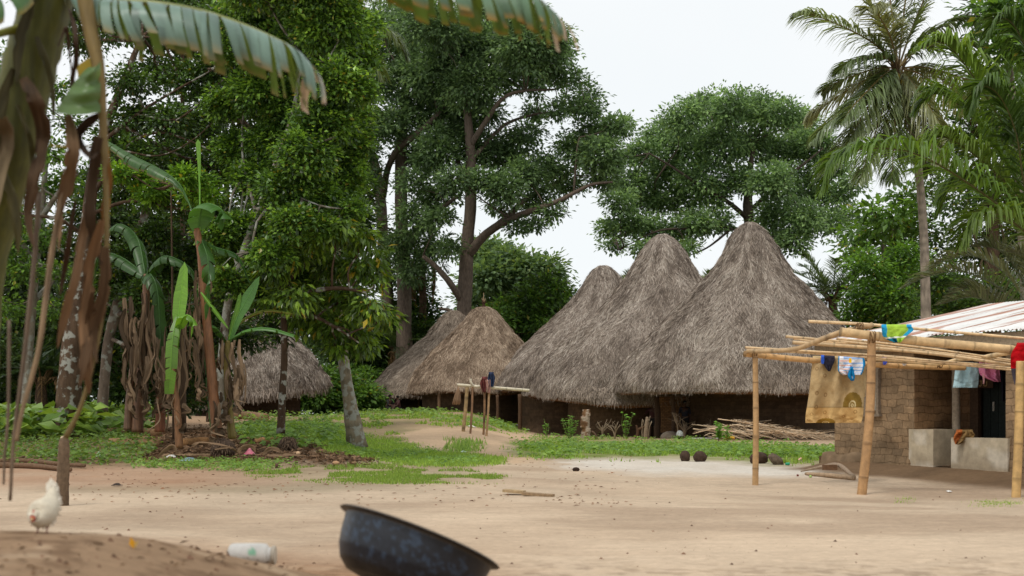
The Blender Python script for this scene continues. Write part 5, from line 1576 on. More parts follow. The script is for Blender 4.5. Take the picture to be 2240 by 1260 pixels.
sg = MB().add(Hh(t0 + V[:, 0] * (t1 - t0), 1.1 + V[:, 1] * 0.03, z0 + V[:, 2] * (z1 - z0)), F, s(70, 52, 40))
sign = sg.build('sign_board', WOODM, house, smooth=False)
ORG[sign.name] = ORG[house.name]
lt = MB()
w_ = (t1 - t0)
def stroke(a, b_, w=0.022):
    """a raised letter stroke on the board; a, b in board units 0..1"""
    P0, P1 = [Hh(t0 + q[0] * w_, 1.09, z0 + q[1] * (z1 - z0)) for q in (a, b_)]
    V, F, _ = tube([P0, P1], w / 2, 5, 4)
    lt.add(V, F, s(150, 128, 90))
for a, b_ in (((0.12, 0.3), (0.2, 0.2)), ((0.2, 0.2), (0.26, 0.3)), ((0.26, 0.3), (0.26, 0.8)), ((0.18, 0.8), (0.34, 0.8)), ((0.42, 0.8), (0.42, 0.3)), ((0.42, 0.3), (0.52, 0.2)), ((0.52, 0.2), (0.62, 0.3)), ((0.62, 0.3), (0.62, 0.8))):
    stroke(a, b_)
lt.build('lettering', WOODM, sign)
# the window shutter
t0, z1 = tz(1898, 808)
t1, z0 = tz(1924, 905)
sb = MB()
V, F = box((0, 0, 0), (1, 1, 1))
for k in range(3):
    a = t0 + 0.035 + k * (t1 - t0 - 0.07) / 3
    sb.add(Hh(a + V[:, 0] * ((t1 - t0 - 0.07) / 3 - 0.006), -0.055 + V[:, 1] * 0.05, z0 + 0.06 + V[:, 2] * (z1 - z0 - 0.1)), F, s(150, 142, 130) * (0.8 + 0.3 * R.random()))
shut = sb.build('window_shutter', WOODM, house, smooth=False)
ORG[shut.name] = ORG[house.name]
fb = MB()
for a, b_, c_, d_ in ((t0 - 0.03, t0 + 0.03, z0, z1), (t1 - 0.03, t1 + 0.03, z0, z1), (t0 - 0.06, t1 + 0.06, z1, z1 + 0.06), (t0 - 0.08, t1 + 0.06, z0 - 0.05, z0)):
    fb.add(Hh(a + V[:, 0] * (b_ - a), -0.07 + V[:, 1] * 0.09, c_ + V[:, 2] * (d_ - c_)), F, s(128, 114, 98))
fb.build('frame', WOODM, shut, smooth=False)
# corrugated roof
m, n, p = mat_new('rusty_corrugated_tin')
uv = n.nodes.new('ShaderNodeUVMap')
sx = N(n, 'ShaderNodeMapping')
sx.inputs['Scale'].default_value = (3.2, 0.22, 1)
n.links.new(uv.outputs[0], sx.inputs['Vector'])
z_ = N(n, 'ShaderNodeTexNoise')
z_.inputs['Scale'].default_value = 1.0
z_.inputs['Detail'].default_value = 7
z_.inputs['Roughness'].default_value = 0.68
n.links.new(sx.outputs[0], z_.inputs['Vector'])
rp = n.nodes.new('ShaderNodeValToRGB')
rp.color_ramp.elements[0].position = 0.55
rp.color_ramp.elements[0].color = (0, 0, 0, 1)
rp.color_ramp.elements[1].position = 0.6
rp.color_ramp.elements[1].color = (1, 1, 1, 1)
n.links.new(z_.outputs[0], rp.inputs[0])
mi = N(n, 'ShaderNodeMix', data_type='RGBA')
n.links.new(rp.outputs[0], mi.inputs[0])
cc, hh = mulnoise(n, attr_col(n), 3, 0.88, 1.08)
n.links.new(cc, mi.inputs[6])
mi.inputs[7].default_value = (*s(158, 112, 88), 1)
n.links.new(mi.outputs[2], p.inputs['Base Color'])
p.inputs['Metallic'].default_value = 0.0
p.inputs['Roughness'].default_value = 0.5
p.inputs['Specular IOR Level'].default_value = 0.4
TIN = m
RZ0, RZ1, RD1 = 2.27, 3.30, 4.85
sl = (RZ1 - RZ0) / (RD1 + 0.5)


def sheet(t0, t1, d0, d1, dz, sd):
    nt_, nd = int((t1 - t0) / 0.0127), 10
    T, D = np.meshgrid(np.linspace(t0, t1, nt_), np.linspace(d0, d1, nd), indexing='ij')
    Z = RZ0 + (D + 0.5) * sl + dz + 0.013 * np.sin(T * 2 * np.pi / 0.076) + 0.05 * (fbm(T * 0.8, D * 0.8, sd) - 0.5) * 0.6
    jag = 0.05 * (vn(T[:, :1] / 0.7, 0 * T[:, :1], sd) - 0.5)
    D = D + np.where(D <= d0 + 1e-6, jag, 0)
    rust = ss(0.7, 0.9, np.cos((T / 0.85 + 0.2 * vn(D * 0.7, T, 2)) * 2 * np.pi) * 0.5 + 0.5) * ss(0.25, 0.5, vn(D * 0.9 + 7, T * 2.2, 31))
    K = s(224, 223, 220) * (0.95 + 0.1 * vn(T / 0.62, 0 * T, 6))[..., None]
    K = K * (1 - 0.9 * rust[..., None]) + s(176, 120, 96) * 0.9 * rust[..., None]
    edge = ss(0.25, 0.0, T - t0)[..., None] * (t0 < 0)
    K = K * (1 - 0.8 * edge) + s(164, 110, 84) * 0.8 * edge
    rb.add(Hh(T, D, Z).reshape(-1, 3), grid_faces(nt_, nd)[:, ::-1], K.reshape(-1, 3), np.stack([T, D], -1).reshape(-1, 2))


rb = MB()
sheet(-0.42, 2.45, -0.52, RD1, 0.0, 1)
sheet(2.42, 9.3, -0.30, RD1, 0.025, 2)
# far slope
T, D = np.meshgrid(np.linspace(-0.42, 9.3, 60), np.linspace(RD1, 10.2, 4), indexing='ij')
rb.add(Hh(T, D, RZ1 - (D - RD1) * sl).reshape(-1, 3), grid_faces(60, 4)[:, ::-1], s(210, 214, 220), np.stack([T, D], -1).reshape(-1, 2))
rb.build('tin_roof', TIN, house)
bb = MB()
for d, z in ((-0.06, 2.16), (2.0, 2.62)):
    V, F, _ = tube([Hh(-0.3, d, z), Hh(4, d, z - 0.02), Hh(9.2, d, z)], 0.055, 8, 20, 0.06)
    bb.add(V, F, s(150, 128, 100))
V, F = box((0, 0, 0), (1, 1, 1))
bb.add(Hh(-0.3 + V[:, 0] * 9.4, -0.22 + V[:, 1] * 0.03, 2.10 + V[:, 2] * 0.205), F, s(150, 134, 112))
bb.build('roof_beam', WOODM, house, smooth=False)

# ------------------------------------------------------------------ the bamboo drying frame
def bamboo(mb, P, r, node=0.32, col=None, seg=10, taper=0.9):
    P = np.asarray(P, float)
    ln = np.sum(np.linalg.norm(np.diff(P, axis=0), axis=1))
    n = max(12, int(ln / 0.02))
    S_ = smooth_path(P, n)
    V, F, t = tube(S_, np.linspace(r, r * taper, n), seg, n)
    u = t * ln / node
    ph = np.abs(u - np.round(u)) * node
    near = np.exp(-(ph / 0.012) ** 2)
    c = np.repeat(S_, seg, 0)
    V = c + (V - c) * (1 + 0.05 * np.exp(-(ph / 0.02) ** 2) + 0.04 * near)[:, None]
    base = s(214, 172, 118) if col is None else np.asarray(col)
    K = base * (0.85 + 0.3 * vn(t * ln * 2.5, np.arange(len(t)) % seg * 0.6, 3))[:, None]
    K = K * (1 - 0.55 * near[:, None])
    mb.add(V, F, K)


def stick(mb, P, r, col, n=30, wob=0.07, seg=7):
    V, F, t = tube(P, r, seg, n, wob)
    knot = 1 - 0.5 * (R.random(n) < 0.07)
    mb.add(V, F, np.asarray(col) * np.repeat(knot * (0.85 + 0.3 * R.random(n)), seg)[:, None])


g = ground_at(1894, 1082)
frame = thing('bamboo_drying_frame', 'bamboo drying frame hung with washing in front of the mud house', 'drying frame', g)
BC = s(206, 160, 104)
YF, YL, YR = g[1], None, None
gl = ground_at(1652, 1061)
gr = ground_at(2222, 1088)
YL, YR = gl[1], gr[1]
for (bx, gnd, tx, ty, w, c_) in ((1881, g, 1907, 738, 21, s(182, 142, 98)), (1652, gl, 1652, 772, 13.5, s(182, 146, 102)), (2221, gr, 2232, 790, 20, s(200, 164, 108))):
    pb = MB()
    Y = gnd[1]
    top = Wp(tx, ty, Y)
    bamboo(pb, [A_([(bx - 1120) / F_PX * Y, Y, gnd[2] - 0.25]), (gnd + top) / 2 + A_([0.01, 0, 0]), top], w / 2 / F_PX * Y, 0.44, c_, 14, 0.86)
    pb.build('post', BAMBOO, frame)
fb = MB()
bamboo(fb, [Wp(1838, 726, YF - 0.02), Wp(2000, 745, YF - 0.02), Wp(2130, 757, YF), Wp(2290, 772, YF + 0.05)], 10 / F_PX * YF, 0.5, s(214, 180, 132), 14, 0.95)
fb.build('front_beam', BAMBOO, frame)
fb = MB()
YB0, YB1 = YL + 0.0, YL + 1.7
bamboo(fb, [Wp(1629, 774, YB0), Wp(1760, 787, YB0 + 0.4), Wp(1950, 800, YB0 + 1.0), Wp(2110, 805, YB1)], 6.5 / F_PX * YB0, 0.5, s(214, 170, 114), 12, 0.9)
fb.build('rear_beam', BAMBOO, frame)
fb = MB()
stick(fb, [Wp(1634, 768, YL - 0.05), Wp(1690, 768, YL - 0.3), Wp(1745, 762, YL - 0.6), Wp(1790, 745, YL - 0.9), Wp(1840, 727, YF + 0.4), Wp(1908, 711, YF - 0.02)], [0.034, 0.037, 0.037, 0.04, 0.043, 0.04], s(190, 160, 120), 50, 0.08)
fb.build('cross_branch', BAMBOO, frame)
fb = MB()
stick(fb, [Wp(1905, 785, YB0 + 0.8), Wp(1980, 790, YB0 + 0.9), Wp(2050, 796, YB0 + 0.8), Wp(2100, 786, YB0 + 0.5), Wp(2150, 782, YF + 0.8), Wp(2205, 771, YF + 0.3), Wp(2260, 764, YF + 0.1)], [0.032, 0.034, 0.03, 0.034, 0.036, 0.042, 0.036], s(226, 196, 150), 50, 0.1)
fb.build('cross_branch', BAMBOO, frame)
poles = [([(1768, 703, 0.1), (1900, 710, 0), (2080, 726, 0), (2250, 741, 0)], 5.0), ([(1718, 736, 0.9), (1850, 748, 0.8), (2000, 765, 0.7), (2250, 796, 0.6)], 4.5), ([(1733, 749, 0.7), (1880, 759, 0.6), (2050, 775, 0.5), (2250, 804, 0.3)], 6.0),
         ([(1630, 760, 1.5), (1760, 768, 1.2), (1950, 780, 1.0), (2120, 798, 0.9), (2250, 808, 0.8)], 4.2), ([(1700, 768, 1.3), (1850, 778, 1.1), (2060, 795, 0.9), (2250, 813, 0.8)], 3.4), ([(1830, 741, 0.6), (1990, 757, 0.6), (2200, 786, 0.5), (2260, 794, 0.5)], 3.6),
         ([(1735, 741, 0.9), (1800, 748, 0.8), (1900, 752, 0.8)], 3.0), ([(1840, 771, 1.0), (2000, 786, 0.9), (2200, 800, 0.8)], 2.8)]
for pts, w in poles:
    pb = MB()
    bamboo(pb, [Wp(a, b_, YF + 0.15 + c_) for a, b_, c_ in pts], w * 0.72 / F_PX * YF, 0.36, s(228, 196, 152) * (0.85 + 0.25 * R.random()), 8, 0.8)
    pb.build('pole', BAMBOO, frame)
for cx, cyy, Y, r in ((1650, 772, YL, 0.06), (1906, 738, YF - 0.02, 0.085), (1880, 716, YF + 0.05, 0.06), (2240, 765, YF, 0.075), (2055, 798, YB0 + 0.85, 0.05)):
    lb = MB()
    a = np.linspace(0, 8 * np.pi, 70)
    P_ = Wp(cx, cyy, Y) + np.stack([0.012 * a / np.pi - 0.045 + 0.012 * np.sin(a * 1.3), r * np.cos(a), r * np.sin(a)], -1)
    V, F, _ = tube(P_, 0.007, 4, 140)
    lb.add(V, F, s(120, 92, 62))
    lb.build('lashing', WOODM, frame)


# ------------------------------------------------------------------ washing
def cloth(name, label, rows, Y, colf, cat, n=60, m=60, amp=0.03, fr=3.0, back=0.5, sd=0, group='washing on the drying frame', thick=0.006, over=0.06, lean=0.0, drop=0.0):
    """cloth hung over a pole: rows (py, x_left, x_right) top to bottom for the front, a shorter flap behind"""
    rw = A_(rows, float)
    v = np.linspace(0, 1, n)
    yy = np.interp(v, np.linspace(0, 1, len(rw)), rw[:, 0])
    S_ = smooth_path(rw, n)
    u = np.linspace(0, 1, m)
    mb = MB()
    U, Vv = np.meshgrid(u, v)
    px = S_[:, 1:2] + (S_[:, 2:3] - S_[:, 1:2]) * U
    py = S_[:, 0:1] + drop * np.sin(U * np.pi) * Vv
    f = amp * np.sin(U * fr * 2 * np.pi + 2 * fbm(U * 2, Vv * 2, sd) * 3) * (0.3 + 0.7 * Vv) + amp * 1.6 * (fbm(U * 3 + 5, Vv * 3, sd + 1) - 0.5)
    front = Wp(px, py, Y - over + f + lean * Vv)
    vb = v[::-1] * back
    pyb = S_[0, 0] + (S_[-1, 0] - S_[0, 0]) * vb[:, None] + 0 * U
    pxb = (S_[0, 1] + (S_[0, 2] - S_[0, 1]) * U) + 3 * np.sin(vb[:, None] * 5)
    bk = Wp(pxb, pyb, Y + over + 0.5 * f[::-1])
    top = Wp(S_[0, 1] + (S_[0, 2] - S_[0, 1]) * u, S_[0, 0] - 4 + 0 * u, Y + 0 * u)[None]
    G = np.concatenate([bk, top, front])
    K = np.concatenate([colf(U, vb[:, None] + 0 * U, True), colf(u[None], np.zeros((1, m)), False), colf(U, Vv, False)])
    mb.add(G.reshape(-1, 3), grid_faces(2 * n + 1, m), K.reshape(-1, 3))
    o = mb.build(name, CLOTH)
    sm = o.modifiers.new('thickness', 'SOLIDIFY')
    sm.thickness = thick
    sm.offset = 0
    return tag(o, label, cat, group)


def plain(c, var=0.12, sd=1):
    return lambda U, V, b: np.asarray(c) * (1 - var + 2 * var * fbm(U * 5, V * 5, sd))[..., None]


rngc = np.random.default_rng(3)
ringsp = [(0.26, 0.26), (0.3, 0.52), (0.14, 0.5), (0.16, 0.66), (0.33, 0.73), (0.1, 0.76), (0.38, 0.84), (0.6, 0.2), (0.66, 0.8), (0.7, 0.94), (0.86, 0.72), (0.06, 0.9), (0.1, 0.16), (0.42, 0.97)]


def yellow(U, V, b):
    K = s(196, 167, 122) * (0.85 + 0.3 * fbm(U * 14, V * 18, 4))[..., None]
    x, y = U * 0.82, V * 0.92 
    for (a, c_) in ringsp:
        r = np.hypot(x - a * 0.82, y - c_ * 0.92)
        w = np.exp(-((r - 0.02) / 0.005) ** 2)[..., None]
        K = K * (1 - 0.8 * w) + s(116, 78, 34) * 0.8 * w
    for (a, c_) in ((0.80, 0.64), (0.36, 1.0)):
        r = np.hypot(x - a * 0.82, y - c_ * 0.92)
        an = np.arctan2(y - c_ * 0.92, x - a * 0.82)
        edge = 0.135 + 0.006 * np.abs(np.sin(an * 9))
        w = ((r < edge) & ((V < 0.66) if a > 0.5 else True))[..., None] * 0.9
        K = K * (1 - w) + s(134, 104, 34) * w
        w = (np.abs(np.sin(r / 0.0145 * 1.57)) > 0.75)[..., None] & (r < 0.062)[..., None] & ((V < 0.66) if a > 0.5 else np.ones_like(V, bool))[..., None]
        K = np.where(w, s(214, 196, 150), K)
    lower = (V > 0.66)[..., None]
    K = np.where(lower, K * A_([1.08, 1.0, 0.82]), K * A_([0.86, 0.88, 0.9]))
    sel = (np.abs(V - 0.662) < 0.008)[..., None]
    return np.where(sel, K * 0.7, K)


YC = YB0 + 0.55
cloth('patterned_wrap', 'large yellow-brown cloth printed with rings and a rosette, hanging over the rear bamboo', [(783, 1778, 1892), (820, 1774, 1890), (860, 1770, 1890), (905, 1763, 1888), (925, 1762, 1884)], YC, yellow, 'cloth', 130, 130, 0.08, 2.6, 0.6, 3, drop=0)
cloth('dark_garment', 'small dark navy garment draped to a point over the yellow cloth', [(781, 1798, 1826), (790, 1800, 1825), (802, 1805, 1820), (812, 1812, 1816)], YC - 0.08, plain(s(48, 46, 60)), 'garment', 26, 26, 0.03, 2, 0.5, 5)
cloth('blue_cloth_strip', 'narrow bright blue strip of cloth tucked beside the dark navy garment', [(781, 1796, 1803), (790, 1796, 1803), (796, 1797, 1802)], YC - 0.15, plain(s(52, 92, 190)), 'cloth', 14, 8, 0.01, 1, 0.4, 6)


def striped(U, V, b):
    K = np.tile(s(226, 226, 230), U.shape + (1,))
    st = (V * 5.0) % 1
    K = np.where((st < 0.3)[..., None] & (U > 0.2)[..., None], s(150, 180, 222), K)
    K = np.where((st > 0.55)[..., None] & (st < 0.72)[..., None] & (U < 0.5)[..., None], s(232, 176, 160), K)
    K = np.where(((U < 0.05) | (U > 0.94))[..., None], s(30, 130, 186), K)
    K = np.where((np.abs(U - 0.46) < 0.05)[..., None] & (np.abs(V - 0.12) < 0.1)[..., None], s(236, 186, 40), K)
    K = np.where((np.abs(U - 0.5) < 0.035)[..., None] & (np.abs(V - 0.42) < 0.08)[..., None], s(196, 50, 60), K)
    return K * (0.92 + 0.16 * fbm(U * 5, V * 5, 8))[..., None]


cloth('striped_shirt', "child's pale checked shirt with blue and pink stripes and blue cuffs", [(783, 1834, 1890), (800, 1833, 1891), (812, 1834, 1888), (820, 1842, 1884)], YC - 0.1, striped, 'shirt', 46, 60, 0.03, 2.5, 0.5, 9)
cloth('blue_cloth', 'small bright blue cloth knotted below the striped shirt', [(806, 1860, 1866), (814, 1856, 1868), (824, 1855, 1870), (833, 1862, 1868)], YC - 0.2, lambda U, V, b: np.where((np.abs(U - 0.6) < 0.1)[..., None] & (V > 0.65)[..., None] & (V < 0.85)[..., None], s(226, 228, 230), s(24, 124, 180) * (0.8 + 0.4 * fbm(U * 4, V * 4, 3))[..., None]), 'cloth', 24, 16, 0.03, 1.5, 0.3, 10)


def greenblue(U, V, b):
    K = s(160, 196, 70) * (0.85 + 0.3 * fbm(U * 6, V * 6, 7))[..., None]
    K = np.where(((U < 0.16) | (U > 0.84))[..., None] & (V < 0.6)[..., None], s(40, 150, 196), K)
    K = np.where((V > 0.66)[..., None] & (U < 0.62)[..., None], s(20, 112, 140), K)
    return np.where((np.abs(V - 0.62 + 0.1 * (U - 0.5)) < 0.05)[..., None], s(228, 230, 220), K)


cloth('childs_shorts', "child's lime green and blue shorts thrown over the front bamboo beam", [(714, 1928, 1994), (722, 1929, 1998), (734, 1931, 1984), (742, 1940, 1976), (749, 1956, 1970)], YF - 0.06, greenblue, 'shorts', 36, 46, 0.035, 2.2, 0.3, 11, over=0.1)
YH = YB1 + 0.25
cloth('pale_blue_shirt', 'pale blue shirt hanging in front of the porch doorway', [(796, 2094, 2140), (806, 2090, 2143), (822, 2088, 2141), (838, 2086, 2140), (848, 2084, 2138)], YH, lambda U, V, b: s(176, 208, 216) * (0.82 + 0.3 * fbm(U * 5, V * 4, 3))[..., None] * np.where((np.abs(V - 0.62 - 0.12 * np.sin(U * 3)) < 0.03), 0.75, 1.0)[..., None], 'shirt', 50, 46, 0.035, 1.8, 0.5, 13)
cloth('pink_garment', 'crumpled pink garment hanging beside the pale blue shirt', [(787, 2142, 2184), (800, 2141, 2186), (815, 2142, 2187), (824, 2150, 2188), (835, 2176, 2189)], YH - 0.1, plain(s(226, 140, 176), 0.18, 6), 'garment', 44, 40, 0.05, 1.7, 0.4, 14)
cloth('pink_strap', 'thin pale pink strap dangling below the pink garment', [(818, 2149, 2154), (830, 2150, 2154), (840, 2150, 2153)], YH - 0.14, plain(s(226, 176, 176)), 'strap', 12, 5, 0.005, 1, 0.1, 15, over=0.01)
cloth('black_trousers', 'black trousers hanging long beside the pink garment', [(795, 2186, 2213), (820, 2188, 2210), (840, 2190, 2206), (878, 2192, 2201)], YH - 0.05, plain(s(26, 26, 34)), 'trousers', 50, 26, 0.03, 1.5, 0.5, 16)
cloth('grey_rag', 'dark grey rag hanging just left of the right-hand bamboo post', [(800, 2211, 2226), (820, 2214, 2226), (842, 2220, 2225)], YF + 0.5, plain(s(84, 80, 92)), 'rag', 24, 14, 0.02, 1.2, 0.4, 17)
cloth('red_cloth', 'bright red cloth hung over the front beam at the right edge', [(754, 2224, 2290), (775, 2212, 2290), (806, 2211, 2290)], YF - 0.02, plain(s(172, 14, 22), 0.2, 9), 'cloth', 40, 40, 0.05, 1.4, 0.5, 18, over=0.12)
cloth('blue_rag_scrap', 'scrap of violet-blue rag tied on the rear beam beside the front post', [(786, 1930, 1940), (792, 1931, 1941), (798, 1932, 1937)], YB0 + 0.9, plain(s(76, 92, 190)), 'rag', 12, 12, 0.01, 1, 0.4, 19)
cloth('white_rag_scrap', 'tiny white rag tied on the rear beam above the porch', [(790, 1973, 1982), (796, 1974, 1983), (800, 1976, 1979)], YB0 + 1.0, plain(s(228, 226, 226)), 'rag', 12, 12, 0.01, 1, 0.4, 20)
cloth('brown_rag', 'brown and orange rag flopped over the right porch wall', [(944, 2092, 2128), (952, 2088, 2132), (960, 2086, 2124), (972, 2090, 2098)], float(Hh(2.85, 0.05, 0)[1]) - 0.05, lambda U, V, b: np.where((U < 0.35)[..., None], s(170, 96, 50), s(130, 104, 66)) * (0.6 + 0.8 * fbm(U * 9, V * 9, 3))[..., None], 'rag', 30, 36, 0.07, 2.2, 0.3, 21, group='rags', over=0.12)

# ------------------------------------------------------------------ the low rail in the middle distance
my = 36.0
g = ground_at(1012, 944)
my = g[1]
rack = thing('pole_rack', 'rough rack of thin stakes and a peeled bamboo rail before the tan hut', 'rack', g)
for bx, by, tx, ty, w, c_ in ((1012, 944, 1022, 846, 8, s(178, 150, 108)), (1028, 949, 1034, 842, 5, s(128, 92, 60)), (1057, 951, 1060, 850, 5, s(140, 104, 70)), (1063, 954, 1070, 852, 5, s(160, 124, 84))):
    pb = MB()
    gg = ground_at(bx, by)
    stick(pb, [gg - A_([0, 0, 0.2]), (gg + Wp(tx, ty, my)) / 2 + A_([0.02, 0, 0]), Wp(tx, ty, my)], w / 2 / F_PX * my, c_, 20)
    pb.build('stake', BAMBOO, rack)
pb = MB()
bamboo(pb, [Wp(1000, 842, my), Wp(1080, 848, my - 0.1), Wp(1158, 854, my - 0.2)], 3.5 / F_PX * my, 0.55, s(226, 214, 188), 9)
pb.build('rail', BAMBOO, rack)
pb = MB()
stick(pb, [Wp(1029, 829, my - 0.08), Wp(1031, 838, my - 0.1), Wp(1040, 846, my - 0.08), Wp(1056, 843, my - 0.08), Wp(1066, 836, my - 0.06)], 2.6 / F_PX * my, s(218, 206, 184), 24)
pb.build('forked_branch', BAMBOO, rack)
grp = 'rags on the pole rack'
for nm, lab, rows, c_ in (('navy_rag', 'navy blue rag bundled on top of the pole rack', [(818, 1069, 1080), (832, 1066, 1082), (846, 1068, 1079)], s(48, 58, 84)), ('red_rag', 'dark red rag hanging in strips from the pole rack', [(828, 1054, 1066), (840, 1050, 1064), (858, 1056, 1063)], s(112, 62, 60)),
                           ('pink_rag', 'dusty pink rag hanging lowest on the pole rack', [(832, 1062, 1074), (846, 1064, 1074), (860, 1067, 1072)], s(190, 150, 138))):
    cloth(nm, lab, rows, my - 0.12, lambda U, V, b, q=c_: np.asarray(q) * (0.5 + 1.0 * fbm(U * 6, V * 3, 3))[..., None], 'rag', 20, 20, 0.06, 2.5, 0.5, 31, group=grp, over=0.05)
wb = MB()
for k in range(60):
    a, b_ = R.standard_normal(2)
    V, F, _ = tube([Wp(1003, 845, my - 0.06), Wp(1000 + 3 * a, 862, my - 0.06 + 0.03 * b_), Wp(997 + 5 * a, 882 + 4 * R.random(), my - 0.06 + 0.05 * b_)], 0.006, 4, 5)
    wb.add(V, F, s(178, 146, 118) * (0.6 + 0.7 * R.random()))
tag(wb.build('straw_whisk', DRY), 'drooping straw whisk tied to the left end of the pole rack', 'whisk')
# ------------------------------------------------------------------ people and the hen
def skin_obj(name, V, E, rad, mat, parent, col, sub=1, root=0):
    o0 = ORG[parent.name] if parent is not None else A_([0.0, 0, 0])
    me = bpy.data.meshes.new(name)
    me.from_pydata([tuple(A_(v) - o0) for v in V], E, [])
    me.materials.append(mat)
    o = bpy.data.objects.new(name, me)
    C.collection.objects.link(o)
    o.modifiers.new('skin', 'SKIN')
    for i, r in enumerate(rad):
        o.data.skin_vertices[0].data[i].radius = r if isinstance(r, tuple) else (r, r)
        o.data.skin_vertices[0].data[i].use_root = (i == root)
    o.modifiers['skin'].use_smooth_shade = True
    sb = o.modifiers.new('smooth', 'SUBSURF')
    sb.levels = sb.render_levels = sub
    if parent is not None:
        o.parent = parent
        ORG[o.name] = o0
    return o


def m_plain(name, col, rough=0.8, spec=0.2):
    m, n, p = mat_new(name)
    tx = N(n, 'ShaderNodeTexNoise')
    tx.inputs['Scale'].default_value = 25
    r = n.nodes.new('ShaderNodeValToRGB')
    r.color_ramp.elements[0].color = (*(np.asarray(col) * 0.8), 1)
    r.color_ramp.elements[1].color = (*(np.asarray(col) * 1.2), 1)
    g = n.nodes.new('ShaderNodeNewGeometry')
    n.links.new(g.outputs['Position'], tx.inputs['Vector'])
    n.links.new(tx.outputs[0], r.inputs[0])
    n.links.new(r.outputs[0], p.inputs['Base Color'])
    p.inputs['Roughness'].default_value = rough
    p.inputs['Specular IOR Level'].default_value = spec
    return m


SKD = m_plain('dark_skin', s(74, 50, 38), 0.5, 0.35)
CL1, CL2, CL3 = m_plain('dark_blue_cloth', s(44, 46, 56)), m_plain('maroon_cloth', s(70, 44, 44)), m_plain('charcoal_cloth', s(40, 38, 38))


